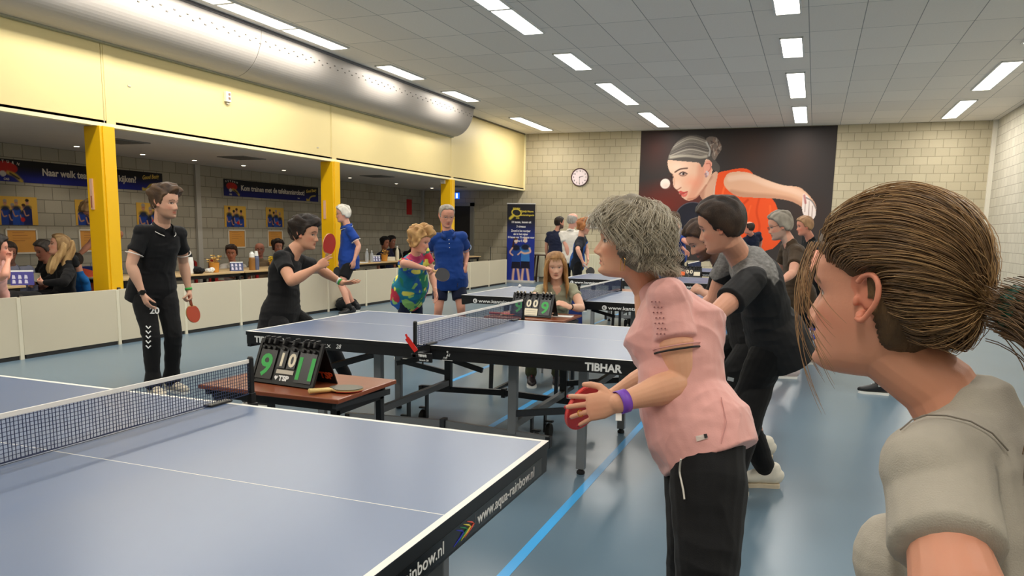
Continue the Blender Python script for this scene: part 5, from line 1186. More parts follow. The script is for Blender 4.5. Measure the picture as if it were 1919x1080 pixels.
    v.loft(Cc[:nk], [hw, hw * .955, w0, w0 * 1.03, w1, w1 * .95, .115 * S, .074 * S][:nk], [cd, cd + fat * .4, cs * 1.02 + fat * .5, cs + chx * .3, cs * 1.02 + chx, cs * .84, .068 * S, .064 * S][:nk], [hr, hr, unit(hr + cr_), cr_, cr_, cr_, cr_, cr_][:nk], n=32, e0=.012, sq=.84)
    if k.get('bust'):
        for q in (1, -1): v.ball(neck - spine * .20 * S + cr_ * q * .07 * S + cf * (.085 * B + .015) * S, np.array([.066, .062, .068]) * S * k['bust'] / 1.0)
    slr = k.get('slr', 1.0) * S
    for q in (1, -1):
        e, wv, a = arms[q]; se = sh[q] + (e - sh[q]) * sl; v.limb(neck - spine * .05 * S, sh[q], [.058 * S, .062 * S, .060 * slr]); v.limb(sh[q] + cr_ * -q * .03 - spine * .008, se, [.066 * slr, .066 * slr, .065 * slr, .065 * slr * k.get('cuff', 1.0), .066 * slr * k.get('cuff', 1.0)], e1=.012)
        if k.get('longsleeve'): v.limb(sh[q], e, [.066 * S, .06 * S, .056 * S]); v.limb(e, e + (wv - e) * .93, [.056 * S, .05 * S, .043 * S, .036 * S])
    me = v.merge('shirt', cv_, 3); folds(me, k.get('fold', .006) * S, 7.5, k.get('seed', 1)); 
    if callable(k.get('pattern')):
        P = get_co(me); L = np.stack([(P - neck) @ cr_, (P - neck) @ cf, (P - neck) @ spine], 1); set_tint(me, k['pattern'](P, L)); sc_ = attr_mat('cloth_pattern', .8, bump=.2, bscale=400)
    so = link_mesh('shirt', me, sc_, root, True, True)
    if k.get('collar'):        # open polo collar: two leaves round the neck, and a placket with buttons
        cm, tr = k['collar']; mb = MB()
        for q in (1, -1):
            pts = []
            for a in np.linspace(0, 1, 9):
                th = PI * (a * .86); dirv = -cf * math.cos(th) + cr_ * q * math.sin(th); rr = (.074 + .012 * a) * S; c0 = neck + spine * (.028 - .045 * a) * S + cf * (.008 + .018 * a) * S
                pts.append((c0 + dirv * rr * .93 + spine * .022 * S, c0 + dirv * rr * 1.12 - spine * (.018 + .012 * a) * S))
            vs = [p for pr_ in pts for p in pr_] + [p + (p - neck) * .06 for pr_ in pts for p in pr_]; nn = len(pts) * 2
            fs = []
            for i in range(len(pts) - 1): b0 = i * 2; fs += [(b0, b0 + 2, b0 + 3, b0 + 1), (nn + b0, nn + b0 + 1, nn + b0 + 3, nn + b0 + 2), (b0, nn + b0, nn + b0 + 2, b0 + 2), (b0 + 1, b0 + 3, nn + b0 + 3, nn + b0 + 1)]
            fs += [(0, 1, nn + 1, nn), (nn - 2, 2 * nn - 2, 2 * nn - 1, nn - 1)]; mb.add(vs, fs)
            if tr is not None: MB().tube([Vector(p[1] + (p[1] - neck) * .065) for p in pts], .0032 * S, 6).build('collar_trim', tr, so, True)
        mb.build('collar', cm, so, True, True)
    if k.get('cufftrim') is not None:
        for q in (1, -1):
            e, wv, a = arms[q]; ax_ = unit(e - sh[q]); c0 = sh[q] + (e - sh[q]) * sl; u_ = unit(np.cross(ax_, [0.3, 0.1, 1])); w_ = np.cross(ax_, u_); r0 = .0675 * slr * k.get('cuff', 1.0)
            MB().tube([Vector(c0 + ax_ * .022 + u_ * r0 * math.cos(t) + w_ * r0 * math.sin(t)) for t in np.linspace(0, 2 * PI, 25)[:-1]], .004 * S, 6, closed=True).build('cuff_trim', k['cufftrim'], so, True)
    # --- trousers or shorts
    v = Vol(); lg = k.get('lgr', 1.0) * S
    v.loft([pelvis + spine * .10 * S, pelvis + np.array([0, 0, .02]), pelvis - np.array([0, 0, .05 * S])], [.140 * S * B, .158 * S * B, .156 * S * B], [.09 * S * B, .100 * S * B, .104 * S * B], hr, n=24)
    for q in (1, -1):
        kn, an, a = legs[q]
        v.ball(hpj[q] - hipd * .022, np.array([.076, .076, .09]) * S * B)
        if short: end = k.get('shortend', .78); v.limb(hpj[q], hpj[q] + (kn - hpj[q]) * end, [.084 * lg * B, .092 * lg * B, .095 * lg, .094 * lg], e1=.012)
        else:
            v.limb(hpj[q], kn, [.086 * lg * B, .091 * lg * B, .080 * lg, .070 * lg]); th = k.get('hemr', .058); v.limb(kn, kn + (an - kn) * .93, [.070 * lg, .068 * lg, .064 * lg, .058 * lg, th * lg])
    me = v.merge('trousers', cv_, 3); folds(me, .005 * S, 8, k.get('seed', 1) + 4, axis=(1, 1, 1.6)); link_mesh('shorts' if short else 'trousers', me, k['pants'], root, True, True)
    # --- shoes
    for q in (1, -1):
        kn, an, a = legs[q]; fd = D2(a.get('foot', k['hip'])); c = k.get('shoe', (m_rub, m_white, None))
        shoe(root, an, fd, .262 * S, c[1], c[0], q, a.get('toe', 0.0), extra=c[2])
        if sock is not None: MB().tube([Vector(an + (kn - an) * t) for t in (-.05, .12, .22)], [.042 * S, .042 * S, .044 * S], 14).build('sock', sock, root, True, True)
    if k.get('hair') and not k.get('nohair'): hair_cap(head, HR, hs, ft, 'hair', root, k['hair'])
    if k.get('glasses'):
        gm = k['glasses']; mb = MB(); W_ = lambda p: Vector(head + HR @ (np.array(p) * hs))
        for q in (1, -1):
            mb.tube([W_((q * .032 + .021 * math.cos(t), .0935, -.003 + .0145 * math.sin(t))) for t in np.linspace(0, 2 * PI, 19)[:-1]], .0014 * hs, 6, closed=True)
            mb.tube([W_((q * .053, .092, .002)), W_((q * .070, .078, .004)), W_((q * .078, .0, .008)), W_((q * .077, -.012, -.004))], .0016 * hs, 6)
        mb.tube([W_((-.011, .0945, .0)), W_((0, .098, .003)), W_((.011, .0945, .0))], .0014 * hs, 6); mb.build('glasses', gm, root, True)
    info = dict(root=root, neck=neck, head=head, HR=HR, hs=hs, arms=arms, legs=legs, cf=cf, cr=cr_, spine=spine, pelvis=pelvis, tips=tipset, sh=sh, S=S, shirt=so)
    return info
def band(info, q, t, w, r, m, name='wristband', seg=1):
    """band round the forearm at fraction t"""
    e, wv, a = info['arms'][q]; ax_ = unit(wv - e); c = e + (wv - e) * t; u_ = unit(np.cross(ax_, [.2, .1, 1])); w_ = np.cross(ax_, u_); mb = MB(); vs = []; n = 26
    for rr in (r - .001, r + .0012):
        for s in (-1, 1):
            for k in range(n): th = 2 * PI * k / n; vs.append(c + ax_ * s * w / 2 + (u_ * math.cos(th) + w_ * math.sin(th)) * rr)
    fs = []
    for k in range(n): j = (k + 1) % n; fs += [(k, j, n + j, n + k), (2 * n + k, 3 * n + k, 3 * n + j, 2 * n + j), (k, 2 * n + k, 2 * n + j, j), (n + k, n + j, 3 * n + j, 3 * n + k)]
    return mb.add(vs, fs).build(name, m, info['root'], True, True)

# ---- hair made of strands: one mesh of fine tapering tubes, coloured strand by strand
def strands(lines, r, cols, name, parent, rough=.42, taper=.25, lift=None):
    """lines: list of (n, 3) arrays; cols: (len, 3)"""
    V, F, Cc, base = [], [], [], 0
    for L, c in zip(lines, cols):
        L = np.asarray(L); n = len(L); t = np.gradient(L, axis=0); t /= np.linalg.norm(t, axis=1)[:, None] + 1e-12
        u = np.cross(t, [0.31, 0.2, 0.93]); u /= np.linalg.norm(u, axis=1)[:, None] + 1e-9; w = np.cross(t, u); rr = (r * (taper + (1 - taper) * np.sin(np.linspace(.25, 1, n) * PI) ** .5))[:, None]
        ring = np.stack([L + u * rr, L + (-.5 * u + .866 * w) * rr, L + (-.5 * u - .866 * w) * rr], 1).reshape(-1, 3); V.append(ring)
        i = np.arange(n - 1)[:, None] * 3; k = np.arange(3)[None]; a = (i + k).ravel() + base; b_ = (i + (k + 1) % 3).ravel() + base; F.append(np.stack([a, b_, b_ + 3, a + 3], 1)); Cc.append(np.tile(c, (len(ring), 1))); base += len(ring)
    V = np.concatenate(V); F = np.concatenate(F); me = bpy.data.meshes.new(name)
    me.vertices.add(len(V)); me.vertices.foreach_set('co', V.ravel()); me.loops.add(F.size); me.loops.foreach_set('vertex_index', F.ravel().astype(np.int32)); me.polygons.add(len(F)); me.polygons.foreach_set('loop_start', np.arange(0, F.size, 4, dtype=np.int32)); me.polygons.foreach_set('loop_total', np.full(len(F), 4, dtype=np.int32)); me.update(calc_edges=True)
    set_tint(me, np.concatenate(Cc)); o = link_mesh(name, me, attr_mat('hair_strand', rough, spec=.5), parent, True, True); o['kind'] = 'stuff'; return o
def skull(d, off):
    """point on the skull in head coordinates in direction d, off metres outwards"""
    d = np.asarray(d, float); d = d / np.linalg.norm(d, axis=-1, keepdims=True); rad = np.array([.077, .098, .112]); k = 1 / np.sqrt(((d / rad) ** 2).sum(-1, keepdims=True)); c = np.array([0, -.010, .003])
    return c + d * (k + np.reshape(off, (-1, 1)) if np.ndim(off) else d * 0 + (k + off))
def strand_colours(n, c0, c1, c2, rng):
    t = rng.random(n)[:, None]; a = rng.random(n)[:, None]; return (np.array(c0) * (1 - t) + np.array(c1) * t) * (1 - .5 * (a > .75)) + np.array(c2) * .5 * (a > .75)
def falling_hair(info, n, r, cols, length, t0=.010, t1=.034, wave=.006, front=.052, seed=1, name='hair_strands', clump=9, part=0.0, face_open=.6, nape=-.075, flick=0.0, waves=2.0):
    """hair growing from the crown and falling round the head down to length(azimuth)"""
    rng = np.random.default_rng(seed); H, R, hs = info['head'], info['HR'], info['hs']; L = []
    for i in range(n):
        az = rng.uniform(-PI, PI)           # 0 = front, +-pi = back
        s0 = rng.uniform(.03, .9) ** .8 * 1.25; off = rng.uniform(t0, t1); end = length(az) + rng.normal(0, .008); m = 18
        pol = np.linspace(s0 * .9, PI / 2 + .12, 10); cl = vnoise(np.array([[az * clump / 3, off * 90, seed]]), 3)[0]; ph = cl * 5 + rng.uniform(-.3, .3)
        pts = []; wv_ = lambda s: wave * (math.sin(s * waves * 2 + ph) + .4 * math.sin(s * waves * 5 + ph * 2))
        for q in pol:
            z_ = math.cos(q); azz = az + (wv_(q) / .09) * (.3 + .7 * min(q, 1)); d = np.array([math.sin(q) * math.sin(azz) + part, math.sin(q) * math.cos(azz) - .12 * (1 - q / 2), z_])
            p = skull(d, off * min(1, .45 + q * .5) + wave * .6 * math.sin(q * waves * 3 + ph * 1.7))[0] if False else skull(d[None], np.array([off * min(1, .45 + q * .5) + wave * .6 * math.sin(q * waves * 3 + ph * 1.7)]))[0]
            pts.append(p)
            if p[2] < end: break
        if pts[-1][2] > end:
            p = pts[-1].copy(); h = p[2] - end; k = max(3, int(h / .012)); o = unit([p[0], p[1], 0])
            for j in range(1, k + 1):
                f = j / k; z = p[2] - h * f; inw = -(.010 if z > nape else .0) * f; s = PI / 2 + f * h / .09
                pts.append(np.array([p[0], p[1], 0]) + o * (inw + wave * math.sin(s * waves * 3 + ph * 1.7) + flick * f * f) + np.array([-o[1], o[0], 0]) * wv_(s) + np.array([0, 0, z]))
        if len(pts) > 3: L.append((np.array(pts) * hs) @ R.T + H)
    c = strand_colours(len(L), *cols, rng); return strands(L, r, c, name, info['root'])
# ------------------------------------------------------------------ the people
m_trim = mat('white_trim', (226, 222, 214), 0.7)
C_BLK = cloth('black', (19, 19, 21), .85); C_BLK2 = cloth('black_trousers', (12, 12, 14), .8); C_PINK = cloth('pink', (228, 166, 158), .55, .12, 200, .3); C_GREY = cloth('grey_marl', (176, 168, 154), .85, .3, 500, noise=.10, nscale=30)
C_SAGE = cloth('sage', (160, 160, 136), .85); C_BLUE = cloth('royal_blue', (22, 60, 140), .8); C_BLUE2 = cloth('blue_pique', (20, 58, 128), .8); C_NAVY = cloth('navy', (22, 28, 52), .8); C_WHT = cloth('white', (222, 216, 206), .8)
C_BRN = cloth('olive_brown', (70, 56, 42), .85); C_LBL = cloth('pale_blue', (168, 172, 196), .8); C_BEI = cloth('beige', (140, 120, 94), .85); C_CAMO = cloth('camouflage', (66, 70, 48), .85, noise=.5, nscale=14); C_ROSE = cloth('rose', (226, 170, 160), .8)
SH_BLK = (mat('shoe_black', (26, 26, 28), .5), m_white, None); SH_WHT = (mat('shoe_white', (228, 222, 208), .5), mat('sole_cream', (206, 192, 168), .6), m_white); SH_BLU = (mat('shoe_blue', (28, 74, 190), .5), m_white, m_white); SH_GRY = (mat('shoe_grey_red', (200, 186, 186), .5), m_white, mat('lace_red', (170, 40, 50), .6))
DKH = dict(c=(52, 38, 28), c2=(24, 18, 14)); BRH = dict(c=(104, 78, 54), c2=(52, 38, 28)); GRH = dict(c=(176, 168, 154), c2=(112, 104, 94)); WHH = dict(c=(226, 222, 212), c2=(184, 178, 166))
m_wf = mat('glasses_dark', (40, 34, 34), .3); m_wm = mat('glasses_metal', (120, 116, 112), .3, .6)
m_green_band = mat('band_green', (60, 170, 70), .5)
# 1 man in the black polo at the left
a = person('young man in a black polo shirt walking with a lowered red bat', on(287, 532, 1, 3.45), s=1.02, hip=20, chest=32, neck=(304, 424, -1), head=(311, 380), face=(52, -4, 2), hs=1.10,
           ra=dict(e=(246, 497, -1), w=(270, 556, 1), pose='relax', hd=(.35, .1, -1), pn=(.3, .9, .1)), la=dict(e=(344, 492, 1), w=(355, 548, -1), pose='grip', hd=(.35, -.15, -1), pn=(-.3, -.6, 0)),
           rl=dict(a=(288, 724), foot=25), ll=dict(a=(322, 716), foot=40), shirt=C_BLK, collar=(C_BLK, m_trim), cufftrim=m_trim, cuff=1.0, sleeve=.60, pants=C_BLK2, shoe=(mat('shoe_cream', (206, 196, 176), .6), m_white, m_white), lgr=1.02, hemr=.075,
           hair=dict(BRH, t=.024, front=.064, frontv=.5, rough=.5, top=.5), ft=dict(brow=(70, 50, 36), beard=((120, 88, 66), .35), jaw=1.06, nose=1.1, look=.002), skin=(214, 166, 140), armr=1.08, build=1.0, belly=0, hem=-.15, seed=3, neckr=.064)
P1 = a; band(a, 1, .93, .028, .031, m_rub, 'smart_watch'); band(a, -1, .93, .022, .030, m_green_band)
e, wv, _ = a['arms'][1]; f = unit(wv - e); MB().lathe([(.021, 0), (.022, .004), (.020, .010), (.0001, .010)], wv - f * .016 + np.array([.0, 0, 0]) + unit(CAM - wv) * .027, n=20, M=Vector(unit(CAM - wv)).to_track_quat('Z', 'Y').to_matrix().to_4x4()).build('watch_face', mat('watch_glass', (12, 12, 14), .15), a['root'], True)
bw = a['arms'][-1][1]; make_bat('red bat held low by the man in the black polo', tuple(bw + np.array([.03, -.02, -.075])), (.22, -.02, -1), (150, 70, 40), (1, -.05, .05), (178, 62, 28), BLK)
# number and chevrons on the trouser leg
def leg_print(info, q, items):
    hp = info['pelvis']; kn, an, _ = info['legs'][q]
# 2 crouching young man
a = person('young man in a black t-shirt crouching with a red bat raised, other hand open', on(528, 582, 1, 3.85), s=1.0, hip=60, chest=62, neck=(549, 459, -1), head=(588, 418), face=(68, -6, 4), hs=1.16,
           ra=dict(e=(546, 528, -1), w=(597, 500, 1), pose='grip', hd=(.75, .45, .55), pn=(-.5, .75, -.1), kw=dict(per=[(10, 20, 10), (20, 40, 20), None, None])), la=dict(e=(600, 505, 1), w=(642, 531, -1), pose='open', hd=(.9, .35, .1), pn=(-.35, .3, .9)),
           rl=dict(at=(-2.05, 3.35), foot=60), ll=dict(at=(-1.75, 4.3), foot=70), shirt=C_BLK, sleeve=.55, pants=C_BLK2, shoe=SH_BLK, hair=dict(DKH, t=.026, front=.058, frontv=.35, rough=.45, top=.45), ft=dict(brow=(34, 24, 20), nose=1.15, jaw=1.02, look=.002),
           skin=(206, 152, 122), armr=1.12, build=1.02, hem=-.19, seed=5, back=.03, slr=1.08, neckr=.064)
P2 = a; band(a, -1, .90, .020, .030, m_green_band); band(a, -1, .84, .014, .031, m_white)
wv = a['arms'][1][1]; make_bat('red bat raised in front of the crouching young man', tuple(wv + np.array([.045, .045, .045])), (.10, .22, 1.0), (150, 120, 90), (1, .02, .1), (184, 44, 36), BLK, s=1.12)
# 3 white-haired man by the middle pillar
a = person('white haired man in a royal blue polo and black shorts by the middle pillar', on(656, 484, 1, 9.75), s=1.07, hip=-78, chest=-80, neck=(652, 419, -1), head=(641, 396), face=(-88, -4, 0), hs=1.12,
           la=dict(e=(673, 461, -1), w=(664, 489, -1), pose='relax', hd=(-.2, 0, -1)), ra=dict(e=(650, 462, 1), w=(640, 489, 1), pose='grip'), rl=dict(a=(666, 574), foot=-80), ll=dict(a=(657, 580), foot=-65),
           shirt=C_BLUE, collar=(C_BLUE, m_trim), cufftrim=m_trim, pants=C_BLK2, legs='shorts', shortend=.72, shoe=SH_BLK, sock=C_BLK, hair=dict(WHH, t=.018, rough=.4, side=-.02), glasses=m_wf, skin=(214, 158, 136), belly=.03, hem=-.17, ft=dict(brow=(190, 180, 170), lines=(.05,)), cuff=1.05, slr=1.08)
P3 = a
make_bat('black bat held at the hip of the white haired man', tuple(a['arms'][1][1] + np.array([0, -.02, -.06])), (-.3, -.3, -1), (190, 170, 150), (.5, -.85, .1), (20, 20, 22), (24, 24, 26))
# 4 woman in the floral shirt
def floral(P, L):
    n = len(P); c = np.tile(np.array((22, 120, 146), float), (n, 1)); a1, a2, a3, a4, a5 = (vnoise(P * s, q) for s, q in ((5, 1), (9, 2), (16, 3), (22, 4), (7, 5)))
    def m(w, col):
        w = np.clip(w, 0, 1)[:, None]; c[:] = c * (1 - w) + np.array(col) * w
    m((a1 - .0) * 4, (36, 92, 170)); m((a2 - .15) * 8, (40, 130, 96)); m((a5 + .1 * a3 - .30) * 12, (200, 44, 70)); m((a3 + .4 * a2 - .42) * 14, (226, 216, 96)); m((a4 + .5 * a1 - .55) * 14, (150, 200, 110))
    m((L[:, 2] > -.045) * (np.abs(L[:, 0]) < .085) * 1.0, (176, 60, 100)); return c
a = person('woman with curly blond hair in a colourful floral shirt holding a dark bat', on(768, 532, 1, 6.0), s=.93, hip=70, chest=62, hemw=.22, hemd=.165, rl=dict(at=(-2.1, 5.9), foot=60, pole=(-.5, .85, 0)), ll=dict(at=(-1.95, 6.2), foot=70, pole=(-.5, .85, 0)), neck=(779, 479, -1), head=(789, 451), face=(62, -18, 0), hs=1.16,
           ra=dict(e=(757, 493, -1), w=(796, 503, 1), pose='grip', hd=(.9, .3, -.1), pn=(.2, .2, -1)), la=dict(e=(812, 520, 1), w=(816, 545, -1), pose='relax', hd=(.2, 0, -1)),
           shirt=C_BLUE, pattern=floral, sleeve=.55, pants=C_NAVY, shoe=SH_BLK, hair=dict(c=(206, 166, 110), c2=(140, 100, 60), t=.036, rough=.5, freq=75, overear=1, nape=-.09, front=.058, top=.5), skin=(222, 164, 140), belly=.035, build=1.1, waist=.172, hem=-.25, slr=1.15, armr=1.05, ft=dict(fat=.08, brow=(150, 110, 80)))
P4 = a
wv = a['arms'][1][1]; make_bat('dark bat in the hand of the woman in the floral shirt', tuple(wv + np.array([.06, .03, -.01])), (.75, .25, -.35), (200, 160, 110), (1, -.35, .1), (52, 52, 56), RED)
# 5 man in blue
a = person('man with glasses in a blue polo and navy shorts, dark bat at his side', on(843, 511, 1, 7.0), s=1.0, hip=4, chest=6, hemw=.215, hemd=.175, neck=(840, 437, -1), head=(838, 405), face=(14, -14, 0), hs=1.12,
           la=dict(e=(874, 473, 1), w=(873, 499, -1), pose='grip', hd=(0, -.1, -1), pn=(-1, 0, 0)), ra=dict(e=(806, 472, 1), w=(806, 500, -1), pose='relax'), rl=dict(at=(-2.2, 6.95), foot=-10), ll=dict(at=(-1.85, 7.05), foot=20),
           shirt=C_BLUE2, collar=(C_BLUE2, None), cufftrim=mat('pale_blue_trim', (150, 176, 210), .7), pants=C_NAVY, legs='shorts', shortend=.72, shoe=SH_BLK, sock=C_BLK, hair=dict(GRH, t=.008, rough=.1, front=.080), glasses=m_wm, skin=(210, 150, 126), belly=.035, hem=-.16, ft=dict(brow=(150, 130, 110), fat=.05, lines=(.05,)), slr=1.1, build=1.06)
P5 = a
mb = MB()
for q in range(3): mb.lathe([(.006, 0), (.006, .004), (.0001, .004)], a['neck'] + a['cf'] * (.108 + .012 * q) - a['spine'] * (.05 + .045 * q), n=10, M=Vector(a['cf']).to_track_quat('Z', 'Y').to_matrix().to_4x4())
mb.build('buttons', m_white, a['shirt'], True)
wv = a['arms'][-1][1]; make_bat('dark bat hanging from the hand of the man in the blue polo', tuple(wv + np.array([-.01, -.03, -.08])), (-.25, -.1, -1), (200, 160, 120), (1, -.12, .1), (48, 46, 52), RED)
# 6 seated umpire
a = person('young blond woman in a sage t-shirt seated at the score table', on(1044, 612, 1, 5.62), s=.97, hip=0, chest=4, neck=(1044, 533, -1), head=(1042, 498), face=(2, -12, -3), hs=1.10,
           la=dict(e=(1090, 578, -1), w=(1066, 575, -1), pose='relax', hd=(-.8, -.1, .35), pn=(-.3, .5, -.8)), ra=dict(e=(994, 572, -1), w=(1010, 590, -1), pose='relax', hd=(.8, -.4, .1)),
           rl=dict(dir=(-.10, -1, .0), shin=(.05, .05, -1), foot=5), ll=dict(dir=(.10, -1, .0), shin=(0, .1, -1), foot=0), shirt=C_SAGE, sleeve=.40, pants=C_CAMO, shoe=(mat('shoe_dark_red', (30, 22, 26), .5), m_white, mat('lace_red', (170, 40, 50), .6)), sock=mat('sock_maroon', (120, 40, 44), .8),
           skin=(226, 178, 152), armr=.98, build=.92, waist=.13, ft=dict(brow=(150, 112, 80), lips=1.0, open=.6, lash=.5, browa=.5, nose=.9), vneck=1, bust=.85, seed=8, slr=.88, shw=.165)
P6 = a; band(a, -1, .86, .016, .028, m_rub, 'wristwatch')
# 15 woman with red curly hair
a = person('woman with ginger curly hair in a blue and black sports shirt holding a black bat', on(1083, 486, 1, 12.1), s=.97, hip=95, chest=85, neck=(1089, 446, -1), head=(1096, 425), face=(72, -12, 0), hs=1.12, ra=dict(e=(1083, 468, -1), w=(1093, 492, -1), pose='grip'), la=dict(e=(1100, 468, 1), w=(1102, 486, -1)),
           rl=dict(at=(-1.75, 12.0), foot=80), ll=dict(at=(-1.6, 12.3), foot=90), shirt=C_BLUE, pattern=lambda P, L: np.where(((np.abs(L[:, 0]) > .11) | (L[:, 2] > -.12))[:, None], np.array((28, 32, 44.)), np.array((24, 84, 160.))), pants=C_BLK2, shoe=SH_BLK, hair=dict(c=(196, 130, 76), c2=(120, 70, 40), t=.032, rough=.5, freq=80, overear=1), glasses=m_wf, skin=(214, 160, 136), build=.98, vmin=.008)
make_bat('black bat held low by the woman with ginger hair', tuple(a['arms'][1][1] + np.array([.05, -.02, -.06])), (.6, 0, -.6), (160, 150, 150), (.3, -.95, .1), (20, 20, 22), (24, 24, 26))
# 14 man in the white polo, 13 man in the navy t-shirt
person('grey haired man in a white polo shirt seen from behind at the far end', on(1071, 483, 1, 13.2), s=1.04, hip=172, chest=165, neck=(1070, 428, 1), head=(1075, 408), face=(140, 0, 0), hs=1.12, ra=dict(e=(1086, 455, 1), w=(1088, 480, 1)), la=dict(e=(1062, 462, -1), w=(1067, 487, -1)),
       shirt=C_WHT, collar=(C_WHT, None), pants=C_BLK2, shoe=SH_BLK, hair=dict(c=(196, 190, 180), c2=(150, 144, 136), t=.012, bald=.062), skin=(216, 158, 138), build=1.04, vmin=.008, hem=-.1, slr=1.15, rl=dict(at=(-2.2, 13.1), foot=150), ll=dict(at=(-2.45, 13.25), foot=170))
person('dark haired bearded man in a navy t-shirt standing at the far end, back turned', on(1042, 478, 1, 14.6), s=1.0, hip=160, chest=160, neck=(1043, 432, 1), head=(1050, 416), face=(118, 0, 0), hs=1.10, shirt=C_NAVY, pants=C_BLK2, shoe=SH_BLK, hair=dict(DKH, t=.012), ft=dict(beard=((50, 36, 30), .7)), skin=(196, 142, 118), vmin=.009,
       rl=dict(at=(-3.3, 14.6), foot=150), ll=dict(at=(-3.6, 14.7), foot=160))
# 16 player partly hidden behind the grey hair, 12 navy man, 18 and 11
a = person('player in a bright blue shirt partly hidden behind the grey haired woman', on(1270, 470, 1, 12.5), s=1.0, hip=-60, chest=-70, neck=(1272, 430, -1), head=(1262, 412), face=(-70, -10, 0), hs=1.1, shirt=C_BLUE, pants=C_BLK2, shoe=SH_BLK, hair=dict(BRH, t=.016), vmin=.008, ra=dict(e=(1268, 455, 1), w=(1285, 470, -1)), la=dict(e=(1283, 452, -1), w=(1303, 462, -1), pose='grip'), skin=(214, 152, 134),
           )
make_bat('bat with a pink red face held by the player in bright blue', tuple(a['arms'][-1][1] + np.array([.03, -.02, -.02])), (.6, .0, -.4), (220, 200, 190), (.2, -.95, .2), (206, 60, 60), BLK)
person('balding man in a navy shirt in the far distance before the poster', on(1409, 474, 1, 16.2), s=1.0, hip=-140, chest=-140, neck=(1409, 441, -1), head=(1404, 427), face=(-110, 0, 0), hs=1.1, shirt=C_NAVY, collar=(C_NAVY, None), pants=C_BLK2, shoe=SH_BLK, hair=dict(DKH, t=.010, bald=.085), skin=(210, 140, 116), vmin=.010,
       rl=dict(at=(1.6, 16.2), foot=-140), ll=dict(at=(1.4, 16.3), foot=-140))
person('sandy haired player in a dark shirt and bright blue shoes, behind the man in brown', on(1528, 508, 1, 9.75), s=.98, hip=-60, chest=-70, neck=(1520, 448, -1), head=(1508, 424), face=(-75, -8, 0), hs=1.08, shirt=C_BLK, pants=C_BLK2, legs='shorts', shortend=.8, shoe=SH_BLU, sock=m_rub, hair=dict(c=(190, 150, 110), c2=(130, 96, 70), t=.016), skin=(220, 150, 126), vmin=.007,
       rl=dict(a=(1527, 612), foot=-80), ll=dict(a=(1536, 628), foot=-70), la=dict(e=(1530, 480, -1), w=(1522, 500, -1)))
a = person('grey haired man with glasses in an olive brown t-shirt leaning forward', on(1499, 548, 1, 6.9), s=1.04, hip=-75, chest=-75, neck=(1482, 457, -1), head=(1460, 420), face=(-80, -14, 0), hs=1.16, la=dict(e=(1486, 512, -1), w=(1462, 530, -1), pose='grip'), ra=dict(e=(1462, 508, 1), w=(1440, 520, 1)),
           rl=dict(at=(2.02, 6.7), foot=-80), ll=dict(a=(1512, 668), foot=-75), shirt=C_BRN, sleeve=.6, pants=C_BLK2, legs='shorts', shortend=.8, shoe=SH_GRY, sock=mat('skin_sock', (190, 140, 120), .8), hair=dict(GRH, t=.016, rough=.3), glasses=m_wf, skin=(216, 160, 136), ft=dict(beard=((170, 160, 150), .5), brow=(150, 140, 130)), belly=.02, back=.03)
# 17 walker behind the girl's head
person('walker in black trousers and black sneakers, body hidden behind the ponytailed girl', on(1668, 556, 1, 6.6), s=1.0, hip=-80, chest=-80, neck=(1668, 470, -1), head=(1664, 430), face=(-85, 0, 0), hs=1.0, shirt=C_BLK, pants=C_BLK2, shoe=(mat('shoe_black', (26, 26, 28), .5), m_white, m_white), sock=m_trim, hair=dict(DKH, t=.02), skin=(214, 160, 136),
       rl=dict(a=(1684, 722), foot=-85), ll=dict(a=(1652, 722), foot=-85), vmin=.007)
# 10 bearded man
a = person('bearded man bending forward, mostly hidden behind the player with grey shoulders', on(1408, 628, 1, 3.75), s=1.02, hip=-75, chest=-72, neck=(1352, 492, -1), head=(1309, 437), face=(-76, -34, 0), hs=1.10, la=dict(e=(1352, 565, 1), w=(1312, 545, 1), pose='grip'), ra=dict(e=(1330, 580, 1), w=(1300, 590, 1), pose='grip'),
           rl=dict(at=(1.35, 3.95), foot=-80), ll=dict(a=(1428, 833), foot=-75), shirt=C_BLK, pants=C_BLK2, shoe=SH_WHT, hair=dict(BRH, c=(78, 56, 42), c2=(40, 28, 22), t=.022, rough=.3), ft=dict(beard=((74, 50, 38), .85), brow=(50, 34, 26), nose=1.15), skin=(206, 152, 126), back=.04)
P10 = a; 
# 9 man with grey shoulders
def yoke(P, L):
    g = vnoise(P * np.array([60, 60, 120]), 4) * 18 + vnoise(P * 200, 7) * 14; z = L[:, 2] + .25 * np.abs(L[:, 0]) - .02 * 0
    grey = np.stack([118 + g, 116 + g, 114 + g], 1); blk = np.tile(np.array((26, 26, 28.)), (len(P), 1)); w = (np.clip((z + .115) / .006, 0, 1) * np.clip((.178 - np.abs(L[:, 0])) / .006, 0, 1))[:, None]
    return grey * w + blk * (1 - w)
a = person('player bending forward in a black t-shirt with grey marl shoulders', on(1452, 622, 1, 2.85), s=1.06, hip=-82, chest=-84, neck=(1386, 478, -1), head=(1350, 424), face=(-96, -16, 4), hs=1.08, la=dict(e=(1342, 588, -1), w=(1300, 640, 1), pose='grip', hd=(-1, 0, -.2)), ra=dict(e=(1340, 560, 1), w=(1290, 610, 1), pose='grip', hd=(-1, 0, -.2)),
           rl=dict(a=(1368, 918), foot=-80), ll=dict(a=(1437, 884), foot=-78), shirt=C_BLK, pattern=yoke, sleeve=.62, pants=C_BLK2, shoe=SH_WHT, hair=dict(DKH, c=(66, 48, 36), t=.020, rough=.25, nape=-.07), ft=dict(brow=(50, 36, 28)), skin=(214, 156, 130), build=1.05, armr=1.12, lgr=1.02, hemr=.052, back=.035, hem=-.13, slr=1.12, shw=.19)
P9 = a
